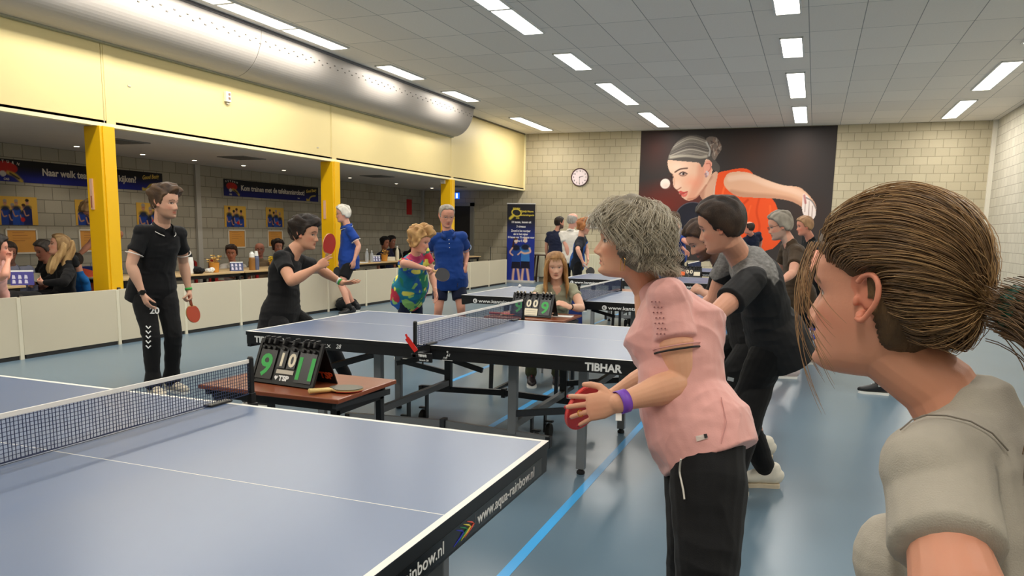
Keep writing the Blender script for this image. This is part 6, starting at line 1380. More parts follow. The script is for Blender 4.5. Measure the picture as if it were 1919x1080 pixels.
# seated people in the side bay
def seated(label, u, v, X, rel, face, **k):
    pel = on(u, v, 0, X); pel = np.array([pel[0], pel[1], .50]) if k.pop('fix', 0) else pel
    k.setdefault('hs', 1.12); f = D2(rel + math.degrees(math.atan2(CAM[1] - pel[1], CAM[0] - pel[0]))); r = np.array([f[1], -f[0], 0])
    return person(label, pel, hip=rel, face=face, vmin=.008, rl=dict(dir=tuple(f + r * .15), foot=rel), ll=dict(dir=tuple(f - r * .15), foot=rel), **k)
lean = lambda u, v: (u, v, -1)
HOOD = seated('young woman with long blond hair in a black hoodie seated holding a white mug', 122, 552, -6.75, -80, (-82, 14, 0), neck=lean(126, 489), head=(110, 458), shirt=C_BLK, longsleeve=1, pants=C_BLK2, shoe=SH_BLK, skin=(226, 168, 142), la=dict(e=(120, 530, -1), w=(84, 530, 1), pose='grip'), ra=dict(e=(100, 532, 1), w=(70, 530, 1), pose='grip'), build=.95)
seated('grey haired man in a black patterned shirt leaning in beside the blond woman', 92, 558, -7.5, -70, (-60, -14, 0), neck=lean(92, 498), head=(80, 464), shirt=C_BLK, pants=C_BLK2, shoe=SH_BLK, hair=dict(c=(112, 104, 98), c2=(60, 54, 50), t=.018), skin=(190, 128, 104), ra=dict(e=(66, 530, 1), w=(60, 545, -1)), la=dict(e=(84, 535, -1), w=(66, 545, 1)))
seated('man with glasses in a light blue shirt seated at the left edge', 26, 560, -7.35, 20, (10, -8, 0), neck=lean(24, 505), head=(16, 474), shirt=C_LBL, longsleeve=1, collar=(C_LBL, None), pants=mat('cloth_jeans', (120, 136, 150), .9), shoe=SH_BLK, hair=dict(c=(96, 80, 70), c2=(50, 42, 38), t=.014), glasses=m_wf, skin=(180, 122, 100), ft=dict(beard=((110, 90, 80), .5)))
seated('girl in a pink top at the left edge with her hand at her mouth', -8, 556, -6.0, 135, (85, 0, 0), s=.92, chest=85, neck=lean(-8, 500), head=(-4, 466), shirt=C_ROSE, pants=C_BLK2, shoe=SH_WHT, hair=dict(DKH, t=.03, overear=1, nape=-.1), skin=(224, 160, 136), ra=dict(e=(10, 515, -1), w=(16, 488, 1), pose='grip'), la=dict(e=(12, 520, 1), w=(14, 490, 1), pose='grip'))
seated('child in a bright blue shirt seated behind the blond woman', 158, 560, -7.0, -70, (-100, -10, 0), s=.8, neck=lean(150, 512), head=(140, 488), shirt=cloth('azure', (24, 104, 176), .8), pants=C_BLUE, shoe=SH_BLK, hair=dict(DKH, t=.016), skin=(214, 156, 132))
person('helper in a blue polo bending over behind the nearest pillar, light brown hair', on(205, 488, 0, -7.35), s=1.02, hip=-80, chest=-80, neck=(186, 415, -1), head=(172, 392), face=(-80, -50, 0), hs=1.15, la=dict(e=(160, 468, -1), w=(142, 485, -1)), ra=dict(e=(238, 440, 1), w=(218, 455, 1)), shirt=C_BLUE, pants=C_BLK2, shoe=SH_BLK, hair=dict(c=(176, 142, 100), c2=(124, 96, 66), t=.03, overear=1, nape=-.10, rough=.35), skin=(206, 146, 122), vmin=.008)
seated('dark haired man in a white shirt seated facing the hall, right of the flower pot', 440, 542, -7.5, -5, (-6, -8, 0), neck=lean(437, 496), head=(434, 474), shirt=C_WHT, collar=(C_WHT, None), pants=C_NAVY, shoe=SH_BLK, hair=dict(c=(74, 52, 38), c2=(40, 28, 22), t=.020), skin=(186, 122, 94), la=dict(e=(466, 515, -1), w=(460, 520, -1)), ra=dict(e=(415, 515, -1), w=(430, 518, -1)))
seated('bald man with glasses in a beige shirt seated facing the hall', 490, 535, -8.1, 0, (0, 0, 0), neck=lean(488, 487), head=(487, 464), shirt=C_BEI, pants=C_NAVY, shoe=SH_BLK, hair=dict(GRH, t=.004, bald=.03), glasses=m_wf, skin=(198, 132, 110))
seated('dark haired person mostly hidden behind the crouching player', 530, 530, -7.6, 20, (20, 0, 0), neck=lean(527, 480), head=(519, 456), shirt=C_NAVY, pants=C_NAVY, shoe=SH_BLK, hair=dict(DKH, t=.03, overear=1), skin=(190, 130, 104))
BUN = seated('dark haired woman with a hair bun seated in the dim bay, looking right', 724, 506, -7.3, 40, (50, -8, 0), neck=lean(721, 470), head=(722, 455), shirt=C_NAVY, pants=C_NAVY, shoe=SH_BLK, hair=dict(c=(34, 26, 24), c2=(16, 12, 12), t=.018, overear=1), skin=(168, 112, 88))
seated('dark haired young man seated beside the woman with the bun', 741, 505, -7.6, 50, (60, -6, 0), neck=lean(738, 468), head=(734, 451), shirt=C_BLK, pants=C_NAVY, shoe=SH_BLK, hair=dict(c=(34, 26, 24), c2=(16, 12, 12), t=.02), skin=(160, 106, 84))
seated('person in black mostly hidden behind the floral shirt woman', 776, 506, -7.4, 0, (20, 0, 0), neck=lean(772, 470), head=(774, 452), shirt=C_BLK, pants=C_NAVY, shoe=SH_BLK, hair=dict(DKH, t=.02), skin=(170, 116, 92))
o = BUN; MB().lathe([(0.002, -.04), (.03, -.03), (.042, 0), (.03, .03), (.002, .04)], o['head'] + o['HR'] @ np.array([0, -.12, .04]), n=14).build('hair_bun', mat('hair_black', (26, 20, 18), .6, bump=.4, bscale=150), o['root'], True, True)
# ------------------------------------------------------------------ long hair of the umpire and of the woman in the hoodie
def curtain(az):      # long at the sides and back, open over the face
    a = abs(az); return -.30 if a > 1.15 else (.075 if a < .8 else .075 - (a - .8) / .35 * .37)
BL1 = ((176, 128, 78), (206, 166, 112), (120, 80, 46)); 
hair_cap(P6['head'], P6['HR'], P6['hs'], {}, 'hair', P6['root'], dict(c=(180, 136, 86), c2=(128, 90, 54), t=.012, overear=1, nape=-.11, front=.068, rough=.1))
falling_hair(P6, 1300, .0012, BL1, curtain, t0=.012, t1=.022, wave=.004, seed=6, waves=1.2)
def drape(info, paths, rad, name, c, c2, flat=.5, seed=2, vox=.006):
    v = Vol(); H, R, hs = info['head'], info['HR'], info['hs']
    for P, rr in zip(paths, rad):
        C = [H + R @ (np.array(p) * hs) for p in catmull(np.array(P, float), False, 3)]; rs = np.interp(np.linspace(0, 1, len(C)), np.linspace(0, 1, len(rr)), rr) * hs
        v.loft(C, rs, rs * flat, [R[:, 1] if abs(P[0][0]) > .03 else R[:, 0]] * len(C))
    me = v.merge(name, vox, 3); P = get_co(me); N = get_no(me); L = (P - H) @ R; f = vnoise(L * np.array([70, 70, 9]), seed); set_co(me, P + N * (.005 * f)[:, None]); w = np.clip(.5 + .6 * f + .3 * vnoise(L * np.array([200, 200, 14]), 5), 0, 1)[:, None]
    set_tint(me, np.array(c2) * (1 - w) + np.array(c, float) * w); return link_mesh(name, me, attr_mat('hair_long', .5, bump=.3, bscale=300, spec=.3, aniso=(1, 1, .15)), info['root'], True, True)
def side(s): return [(s * .045, .035, .085), (s * .074, .030, .04), (s * .088, .018, -.03), (s * .092, .012, -.11), (s * .098, .022, -.19), (s * .092, .040, -.255)]
def back_(x): return [(x, -.085, .06), (x, -.115, -.02), (x * 1.1, -.10, -.12), (x * 1.2, -.10, -.2), (x * 1.2, -.10, -.24)]
drape(P6, [side(1), side(-1), back_(.04), back_(-.04), [(s_ := .02, .03, .105), (.05, .06, .075), (.066, .055, .03)], [(-.02, .03, .105), (-.05, .06, .075), (-.066, .055, .03)]], [[.018, .034, .040, .038, .036, .014]] * 2 + [[.05, .05, .05, .05, .02]] * 2 + [[.012, .016, .008]] * 2, 'long_hair', (196, 150, 92), (130, 86, 46))
hair_cap(HOOD['head'], HOOD['HR'], HOOD['hs'], {}, 'hair', HOOD['root'], dict(c=(190, 156, 108), c2=(130, 98, 62), t=.018, overear=1, nape=-.11, front=.066, rough=.15))
drape(HOOD, [[(s * .05, .0, .09), (s * .078, -.02, .03), (s * .085, -.03, -.06), (s * .09, .01, -.16), (s * .09, .03, -.27), (s * .085, .03, -.33)] for s in (1, -1)] + [back_(.04), back_(-.04)], [[.02, .036, .042, .044, .04, .014]] * 2 + [[.05, .05, .05, .05, .02]] * 2, 'long_hair', (206, 172, 118), (150, 114, 70), vox=.009)
hd = HOOD; v = Vol(); v.loft([hd['neck'] - hd['spine'] * .02 - hd['cf'] * .09, hd['neck'] + hd['spine'] * .03 - hd['cf'] * .085], [.10, .075], [.05, .04], hd['cr']); me = v.merge('hood', .009, 3); folds(me, .008, 14); link_mesh('hood', me, C_BLK, hd['root'], True, True)

# ------------------------------------------------------------------ woman in pink
SK7 = (222, 164, 132)
def pinkwoman_skin(): pass
a = person('grey haired woman in a pink sports shirt and black trousers holding a red bat', dep(1322, 800, 2.5), s=.97, hip=-82, chest=-78, neck=(1222, 547, 1), head=(1176, 454), face=(-86, 3, 0), hs=1.06,
           la=dict(e=(1283, 735, -1), w=(1157, 756, -1), pose='open', hsz=1.12, hd=(-1, -.06, -.24), pn=(.05, 1, -.25), kw=dict(curl=(16, 14, 10), spread=9, thumb=(.75, .15), tcurl=10)),
           ra=dict(e=(1232, 700, 1), w=(1135, 750, 1), pose='grip', hd=(-.9, -.2, -.3), pn=(-.1, -.9, -.2)),
           rl=dict(a=(1290, 1225), foot=-80, pole=(.15, -1, 0)), ll=dict(a=(1316, 1290), foot=-85, pole=(.15, -1, 0)),
           shirt=C_PINK, sleeve=.50, pants=C_BLK2, shoe=SH_WHT, skin=SK7, armr=1.28, uarm=1.08, build=1.03, waist=.165, belly=.040, hem=-.105, slr=1.12, bust=.62, chestd=.048, shoff={-1: (.035, .01, -.02), 1: (.02, 0, -.02)}, neckr=.052, vneck=1, fold=.007, nail=(176, 20, 38), smooth=3, vmin=.0028, seed=11,
           ft=dict(brow=(120, 104, 92), nose=1.12, lips=.8, lipc=(176, 96, 88), lines=(.055, .045), chin=1.0, iris=(70, 70, 66)), lgr=1.3, hemr=.085, back=.02)
P7 = a
band(a, -1, .93, .032, .0355, mat('band_purple', (124, 70, 190), .45)); e, wv, _ = a['arms'][-1]; f = unit(wv - e)
MB().bar(wv - f * .010 + np.array([0, -.012, -.028]), wv + f * .012 + np.array([.02, -.014, -.046]), .018, .0015).build('band_tab', m_white, a['root'], True)
# black edge under the sleeve hem
for q in (1, -1):
    e, wv, _ = a['arms'][q]; sh_ = a['sh'][q]; ax_ = unit(e - sh_); c0 = sh_ + (e - sh_) * .49; u_ = unit(np.cross(ax_, [.3, .1, 1])); w_ = np.cross(ax_, u_); r0 = .0735
    MB().tube([Vector(c0 + ax_ * .036 + u_ * r0 * math.cos(t) + w_ * r0 * math.sin(t)) for t in np.linspace(0, 2 * PI, 33)[:-1]], .0035, 6, closed=True).build('cuff_edge', m_rub, a['shirt'], True)
    MB().tube([Vector(c0 + ax_ * .024 + u_ * (r0 + .002) * math.cos(t) + w_ * (r0 + .002) * math.sin(t)) for t in np.linspace(0, 2 * PI, 33)[:-1]], .0022, 6, closed=True).build('cuff_seam', mat('pink_seam', (206, 146, 140), .7), a['shirt'], True)
def surf(info, key, uvs, off=.003):
    """points of that garment seen at photo positions"""
    me = info[key].data; P = get_co(me); out = []
    for u, v in uvs:
        d = unit(ray(u, v)); w = P - CAM; al = w @ d; ds = np.linalg.norm(w - np.outer(al, d), axis=1); i = np.where(ds < max(.006, ds.min() * 1.2))[0]; j = i[np.argmin(al[i])]; out.append(Vector(CAM + d * (al[j] - off)))
    return out
def quad_patch(pts, m, name, parent, th=.001):
    mb = MB(); c = sum(pts, Vector()) / len(pts); n = (Vector(CAM) - c).normalized(); k = len(pts)
    mb.add([p + n * th for p in pts] + [p - n * th for p in pts], [tuple(range(k)), tuple(range(k, 2 * k))[::-1]] + [(i, k + i, k + (i + 1) % k, (i + 1) % k) for i in range(k)]); return mb.build(name, m, parent, True)
quad_patch(surf(a, 'shirt', [(1304, 818), (1325, 813), (1327, 822), (1306, 828)]), mat('tag_pale', (214, 196, 186), .6), 'shirt_tag', a['shirt']); quad_patch(surf(a, 'shirt', [(1319, 814), (1325, 813), (1327, 820), (1321, 822)], .006), m_rub, 'shirt_tag_mark', a['shirt'])
MB().tube(surf(a, 'shirt', [(1352, 745), (1362, 790), (1352, 832)], .0015), .0016, 5).build('side_seam', mat('pink_seam', (206, 146, 140), .7), a['shirt'], True)
mb = MB()      # perforated pattern on the shoulder
for r_ in range(7):
    for c_ in range(3): u, v = 1222 + c_ * 7 + r_ * 1.6 + (r_ % 2) * 3, 566 + r_ * 10; p = surf(a, 'shirt', [(u, v)], .0015)[0]; mb.box(p, (.003, .009, .0035))
mb.build('perforations', mat('pink_dark', (150, 98, 96), .8), a['shirt'], True)['kind'] = 'stuff'
hemp = a['pelvis'] + unit(CAM - a['pelvis']) * .15
tk = [o for o in a['root'].children if o.name.startswith('trousers')][0]; dr = [np.array(p) for p in surf(dict(x=tk), 'x', [(1281, 868), (1274, 884), (1278, 905), (1281, 920), (1283, 936)], .006)]; dr[0] = dr[1] * .5 + dr[0] * .5 + np.array([0, -.02, .03]); MB().tube([Vector(p) for p in catmull(np.array(dr), False, 4)], .0028, 7).build('drawstring', mat('cord_white', (206, 200, 190), .7), a['root'], True)
# bat, ring, earring
bd7 = unit([-.36, -.93, .05]); make_bat('bright red bat held in front by the grey haired woman in pink', tuple(dep(1094, 764, (P7['arms'][-1][1] - CAM) @ _F + .145) - bd7 * .13), tuple(bd7), (190, 30, 30), (-.90, .36, .28), (214, 44, 40), (204, 40, 38), s=1.02, wood=(226, 90, 80))
ti = a['tips'][-1][0]; tp, td, tn = ti[2]; c = tp - td * .062; M = Vector(td).to_track_quat('Z', 'Y').to_matrix().to_4x4()
MB().tube([Vector(c) + M @ Vector((.0098 * math.cos(t), .0098 * math.sin(t), 0)) for t in np.linspace(0, 2 * PI, 19)[:-1]], .0018, 6, closed=True).build('ring', mat('gold', (230, 180, 90), .25, 1.0), a['root'], True)
H, R, hs = a['head'], a['HR'], a['hs']; E_ = lambda p: Vector(H + R @ (np.array(p) * hs))
MB().tube([E_((-.086, .004, -.044)), E_((-.098, -.002, -.052)), E_((-.100, -.002, -.086)), E_((-.100, .010, -.088)), E_((-.098, .010, -.054))], .0011, 6, closed=True).build('earring', mat('gold', (230, 180, 90), .25, 1.0), a['root'], True)
hair_cap(H, R, hs, {}, 'hair', a['root'], dict(c=(150, 139, 120), c2=(104, 95, 80), t=.032, overear=1, nape=-.088, front=.066, rough=.35, freq=70, top=.15, back=.35, frontv=-.3))
GR = ((176, 162, 138), (212, 200, 178), (96, 86, 70))
def bob(az):
    a_ = abs(az); return np.interp(a_, [0, .5, .85, 1.2, 1.5, 1.9, 2.5, 3.2], [.064, .056, .046, .000, -.022, -.066, -.092, -.096])
falling_hair(a, 3200, .0011, GR, bob, t0=.024, t1=.052, wave=.012, seed=4, clump=16, waves=3.0, flick=.014)
falling_hair(a, 260, .0006, ((206, 196, 176), (220, 210, 190), (150, 140, 124)), lambda z: bob(z) + .01, t0=.050, t1=.064, wave=.012, seed=9, name='stray_hair', waves=3.2, flick=.03)

# ------------------------------------------------------------------ ponytailed girl in the foreground
a = person('young woman with a brown ponytail in a grey marl t-shirt close to the viewer', dep(1925, 1475, 1.02), s=.98, hip=-95, chest=-100, neck=(1815, 745, 1), head=(1611, 508), heads=1, face=(-99, 0, -4), hs=1.03,
           la=dict(e=(1850, 1330, -1), w=(1700, 1620, 1), pose='relax'), ra=dict(e=(1700, 1240, 1), w=(1600, 1380, 1), pose='relax'), rl=dict(at=(2.35, -.55), foot=-90, pole=(-1, .2, 0)), ll=dict(at=(2.5, -.85), foot=-90, pole=(-1, -.2, 0)),
           shirt=C_GREY, sleeve=.38, shoff={-1: (.0, 0, -.01)}, pants=C_BLK2, shoe=SH_WHT, skin=(216, 152, 124), armr=1.05, uarm=1.05, build=.94, waist=.14, bust=1.0, slr=.98, fold=.005, vmin=.0022, smooth=3, seed=21, neckr=.051, ft=dict(brow=(110, 80, 58), nose=.95, lips=1.05, earout=.010), hem=-.16)
P8 = a
H, R, hs = a['head'], a['HR'], a['hs']
hair_cap(H, R, hs, {}, 'hair', a['root'], dict(c=(104, 78, 50), c2=(70, 52, 34), t=.010, nape=-.085, side=.030, front=.056, rough=.06, freq=40, top=.9, back=.3))
def pony(info, n, r, cols, seed, name, offs=(.012, .030), loose=False):
    rng = np.random.default_rng(seed); H, R, hs = info['head'], info['HR'], info['hs']; tie = np.array([0.0, -.158, -.004]); td = tie / np.linalg.norm(tie); L = []
    while len(L) < n:
        az = rng.uniform(-PI, PI); a_ = abs(az)
        pmax = np.interp(a_, [0, .6, .95, 1.25, 1.55, 1.9, 2.3, 2.8, 3.2], [1.10, 1.14, 1.20, 1.24, 1.24, 1.80, 2.20, 2.25, 2.2]); pol = rng.uniform(.0, 1) ** .55 * pmax
        d0 = np.array([math.sin(pol) * math.sin(az), math.sin(pol) * math.cos(az), math.cos(pol)]); cs = np.clip(d0 @ td, -1, 1); om = math.acos(cs)
        if om < .12: continue
        off = rng.uniform(*offs); m = max(8, int(om * 12)); sag = rng.normal(0, .02); pts = []; top = max(0, math.cos(pol))
        for t in np.linspace(0, 1, m):
            d = (math.sin((1 - t) * om) * d0 + math.sin(t * om) * td) / math.sin(om); d = d + np.array([0, 0, 1.0]) * sag * math.sin(PI * t) + np.array([0, 0, 1.0]) * .10 * math.sin(PI * t) * (1 - top) * (a_ < 1.7)
            o = off * min(1, t * 6 + .15) * (1 - .55 * t ** 4) + .018 * top * math.sin(PI * min(t * 1.2, 1)) + .004 * vnoise(np.array([[az * 4, pol * 4, t * 2 + seed]]), 5)[0]
            p = skull(d[None], np.array([o]))[0]; w = max(0, (t - .82) / .18); pts.append(p * (1 - w) + (tie * (1 + off * .2) + np.array([math.cos(az * 3), 0, math.sin(az * 3)]) * .010) * w)
        L.append((np.array(pts) * hs) @ R.T + H)
    return strands(L, r, strand_colours(len(L), *cols, rng), name, info['root'])
BR = ((100, 74, 47), (138, 104, 67), (66, 49, 32))
pony(a, 9000, .0008, BR, 3, 'hair_strands', (.018, .028))
pony(a, 350, .0006, ((160, 124, 82), (190, 152, 104), (120, 90, 60)), 5, 'stray_hair', (.027, .034))
# ponytail, hair tie, loose face strands
rng = np.random.default_rng(8); L = []; tie = np.array([0, -.158, -.004])
for i in range(1100):
    o = rng.normal(0, 1, 3) * np.array([.014, .012, .014]); m = 16; P = []
    for t in np.linspace(0, 1, m): P.append(tie + np.array([o[0] * (1 + 1.2 * t), -.075 * math.sin(min(t * 1.6, 1) * PI / 2) - .05 * t + o[1] * (1 + t), -.24 * t ** 1.6 + o[2]]) + np.array([.006, .006, 0]) * math.sin(t * 9 + i * .7) * t)
    L.append((np.array(P) * hs) @ R.T + H)
strands(L, .0008, strand_colours(len(L), *BR, rng), 'ponytail', a['root'])
mb = MB(); sc = []
for k in range(40):
    t = 2 * PI * k / 40; rr = .021 + .003 * math.sin(k * 2.1); sc.append(Vector(H + R @ ((tie + np.array([rr * math.cos(t), -.006 + .004 * math.sin(k * 1.3), rr * math.sin(t)])) * hs)))
mb.tube(sc, [(.008 + .003 * math.sin(k * 2.9)) for k in range(40)], 8, closed=True).build('hair_tie', mat('scrunchie_green', (22, 74, 58), .5, bump=.6, bscale=120, noise=.3), a['root'], True, True)
L = []
for i in range(22):
    x = rng.uniform(-.075, -.045); y = rng.uniform(.045, .075); ln = rng.uniform(.10, .24); P = []
    for t in np.linspace(0, 1, 18): P.append(np.array([x - .016 - .012 * math.sin(t * 3), y + .022 * math.sin(t * PI * .7) - .055 * t * t + rng.normal(0, .0002), .070 - ln * t]))
    L.append((np.array(P) * hs) @ R.T + H)
for i in range(34):
    s0 = rng.uniform(.2, 1); P = []
    for t in np.linspace(0, 1, 14): P.append(np.array([-.02 * s0 - .03 * t, .085 + .012 * math.sin(t * PI), .075 - .10 * t * s0]) + np.array([0, .004, 0]) * s0)
    L.append((np.array(P) * hs) @ R.T + H)
strands(L, .0006, strand_colours(len(L), (150, 112, 74), (176, 138, 96), (110, 80, 52), rng), 'loose_strands', a['root'])
# shirt seams
MB().tube(surf(a, 'shirt', [(1688, 806), (1710, 787), (1738, 778), (1775, 779), (1820, 790), (1860, 812), (1890, 845)], .0012), .0011, 5).build('shoulder_seam', mat('seam_grey', (120, 112, 102), .8), a['shirt'], True)
# ------------------------------------------------------------------ furniture and things in the side bay
m_maple = mat('maple_top', (206, 176, 128), .5, noise=.06, nscale=12, stretch=(6, 1, 1))
def bay_table(x0, x1, y0, y1, label):
    t = thing('canteen_table', label, 'table', ((x0 + x1) / 2, (y0 + y1) / 2, 0)); w, d = x1 - x0, y1 - y0
    MB().box((0, 0, .7275), (w, d, .025)).build('table_top', m_maple, t, bevel=.003); f = MB()
    for s in (-1, 1): f.box((s * (w / 2 - .05), 0, .69), (.03, d - .1, .05)).box((0, s * (d / 2 - .06), .69), (w - .1, .03, .05))
    f.build('frame', m_black, t)
    for sx in (-1, 1):
        for sy in (-1, 1): MB().box((sx * (w / 2 - .07), sy * (d / 2 - .08), .333), (.04, .04, .666)).build('leg', m_black, t)
    return t
bay_table(-7.0, -6.22, 3.05, 4.58, 'light wood canteen table at the left edge of the photo')
bay_table(-7.05, -6.25, 5.95, 8.28, 'light wood table with the yellow flower pot')
bay_table(-7.05, -6.25, 8.31, 10.0, 'light wood table with the bottles, left of the crouching player')
bay_table(-7.15, -6.42, 11.75, 14.1, 'light wood table with drinks right of the middle pillar')
bay_table(-7.15, -6.42, 15.9, 18.1, 'light wood table right of the man with glasses in blue')
def chair(x, y, rz, m, label):
    c = thing('stacking_chair', label, 'chair', (x, y, 0), rz)
    v = MB(); n = 9; P = []
    for i in range(n):
        for j in range(n):
            u, w = (i / (n - 1) * 2 - 1), j / (n - 1); P.append((u * .21 * (1 - .1 * w * w), -.20 + .03 * u * u, .46 + .40 * w * (1 - .12 * u * u) if w else .46))
    P += [(x_, y_ - .012, z_) for x_, y_, z_ in P]; q = n * n
    F = [(i * n + j, i * n + j + 1, (i + 1) * n + j + 1, (i + 1) * n + j) for i in range(n - 1) for j in range(n - 1)]; F += [tuple(a + q for a in f[::-1]) for f in F]
    v.add(P, F); b_ = v.build('backrest', m, c, smooth=True)
    MB().box((0, .0, .45), (.43, .42, .02)).build('seat', m, c, bevel=.008)
    for sx in (-1, 1):
        for sy in (-1, 1): MB().tube([(sx * .19, sy * .17, .445), (sx * .215, sy * .21, 0)], .011, 8).build('leg', m_steel, c)
    return c
m_rc = mat('chair_red', (176, 34, 34), .45); m_bc = mat('chair_blue', (30, 54, 130), .45); m_oc = mat('chair_orange_red', (190, 70, 34), .5)
def at_px(u, v, X, z=None): p = on(u, v, 0, X); return p
for (u, X, ang, m, lb) in ((388, -7.55, -.9, m_rc, 'red chair beside the yellow flower pot'), (418, -7.75, -1.2, m_rc, 'red chair behind the flower pot, right one'), (500, -7.62, -1.0, m_rc, 'red chair between the bald man and the crouching player'), (174, -7.45, .6, m_bc, 'blue chair behind the nearest yellow pillar'), (146, -7.15, .9, m_oc, 'orange red chair under the blond woman in the hoodie'), (672, -7.25, -1.0, m_bc, 'blue chair behind the white haired man')):
    p = on(u, 500, 0, X); chair(p[0], p[1], ang, m, lb)
def on_top(u, v, z=.74):
    p = on(u, v - 15, 0, -6.42 if u < 600 else -6.58); return np.array([p[0], p[1], z])
def stand_card(p, label, s=1.0, c=(70, 60, 150)):
    t = thing('table_card', label, 'table card', (p[0], p[1], .74), .95); M = frame((-.10 * s, -.02, 0), (1, 0, 0), (0, .25, 1))
    MB().prism([(0, 0), (.2 * s, 0), (.2 * s, .14 * s), (0, .14 * s)], M, .002).prism([(0, 0), (.2 * s, 0), (.2 * s, .14 * s), (0, .14 * s)], frame((-.10 * s, .05 * s, 0), (1, 0, 0), (0, -.25, 1)), .002).build('card', mat('card_purple_%d' % c[0], c, .5), t)
    g = MB()
    for q in range(3):
        for r_ in range(2): g.prism([(.015 + q * .06, .02 + r_ * .055), (.05 + q * .06, .02 + r_ * .055), (.045 + q * .06, .06 + r_ * .055), (.02 + q * .06, .065 + r_ * .055)], M @ Matrix.Translation((0, 0, .002)), .001)
    g.build('print', mat('card_white', (206, 204, 224), .5), t); MB().prism([(0, .135 * s), (.2 * s, .135 * s), (.2 * s, .15 * s), (0, .15 * s)], M @ Matrix.Translation((0, 0, .001)), .002).build('edge', m_white, t)
stand_card(on(42, 520, 0, -6.3), 'purple and white table card beside the white mug', 1.15, (62, 56, 140)); stand_card(on_top(444, 512), 'white and blue table card on the table before the man in white', 1.0, (70, 80, 120)); stand_card(on_top(706, 493), 'small table card beside the two clear bottles', .9, (74, 80, 120))
def lathe_thing(name, label, cat, p, parts, s=1.0):
    t = thing(name, label, cat, (p[0], p[1], .74))
    for nm, prof, m in parts: MB().lathe([(r * s, z * s) for r, z in prof], n=18).build(nm, m, t, smooth=False)
    return t
m_clear = bpy.data.materials.new('clear_plastic'); m_clear.use_nodes = True; b = m_clear.node_tree.nodes['Principled BSDF']; b.inputs['Base Color'].default_value = (.7, .75, .8, 1); b.inputs['Alpha'].default_value = .35; b.inputs['Roughness'].default_value = .1
bottle = lambda h: [(.03, 0), (.034, .01), (.034, h * .6), (.028, h * .72), (.013, h * .86), (.013, h * .93)]
cap_ = lambda h: [(.015, h * .92), (.015, h), (.0001, h)]
lathe_thing('water_bottle', 'clear water bottle on the far table, left one', 'bottle', on_top(688, 491), [('body', bottle(.26), m_clear), ('cap', cap_(.26), m_white)], 1.1); lathe_thing('water_bottle', 'clear water bottle on the far table, right one', 'bottle', on_top(697, 491), [('body', bottle(.22), m_clear), ('cap', cap_(.22), m_white)], 1.1)
lathe_thing('milk_bottle', 'white bottle on the far table beside the flower pot', 'bottle', on_top(745, 488), [('body', bottle(.27), mat('bottle_cream', (214, 208, 180), .4)), ('cap', cap_(.27), m_white)], 1.2)
lathe_thing('sauce_bottle', 'brown bottle with a white top in front of the bald man', 'bottle', on_top(473, 512), [('body', [(.04, 0), (.043, .01), (.043, .16), (.038, .18)], mat('bottle_brown', (150, 104, 48), .4)), ('cap', [(.038, .18), (.036, .23), (.015, .26), (.0001, .26)], m_white)], 1.15)
lathe_thing('water_bottle', 'grey blue bottle with a white top in front of the bald man', 'bottle', on_top(481, 505), [('body', [(.035, 0), (.038, .01), (.038, .17), (.03, .2)], mat('bottle_bluegrey', (96, 104, 130), .4)), ('cap', [(.03, .2), (.02, .27), (.0001, .27)], m_white)], 1.15)
def flowerpot(p, label, seed, col=(226, 180, 70), s=1.0):
    t = thing('flower_pot', label, 'flower pot', (p[0], p[1], .74)); rr = random.Random(seed)
    MB().lathe([(.045 * s, 0), (.05 * s, .004), (.062 * s, .12 * s), (.056 * s, .12 * s), (.05 * s, .09 * s), (.0001, .09 * s)], n=18).build('pot', mat('pot_amber', (206, 140, 52), .5), t)
    v = MB()
    for k in range(16):
        a, r_, z = rr.uniform(0, 6.28), rr.uniform(0, .075) * s, rr.uniform(.12, .21) * s; v.tube([(0, 0, .09 * s), (r_ * .6 * math.cos(a), r_ * .6 * math.sin(a), z * .8), (r_ * math.cos(a), r_ * math.sin(a), z)], .003, 5)
        for j in range(6): b_ = j * 1.047; v.add([(r_ * math.cos(a), r_ * math.sin(a), z), (r_ * math.cos(a) + .026 * math.cos(b_) * s, r_ * math.sin(a) + .026 * math.sin(b_) * s, z + .012), (r_ * math.cos(a) + .028 * math.cos(b_ + .6) * s, r_ * math.sin(a) + .028 * math.sin(b_ + .6) * s, z + .004), (r_ * math.cos(a) + .02 * math.cos(b_ + .9) * s, r_ * math.sin(a) + .02 * math.sin(b_ + .9) * s, z - .006)], [(0, 1, 2), (0, 2, 3)])
    v.build('flowers', mat('petals_%d' % col[0], col, .6), t)['kind'] = 'stuff'
flowerpot(on_top(402, 516), 'amber pot of pale yellow flowers on the left table', 1, (222, 186, 110), 1.25); flowerpot(on_top(721, 491), 'amber pot of dried flowers on the far table', 2, (206, 160, 80), 1.2); flowerpot(on_top(512, 506), 'yellow flowers half hidden by the crouching player', 3, (226, 196, 40), 1.0)
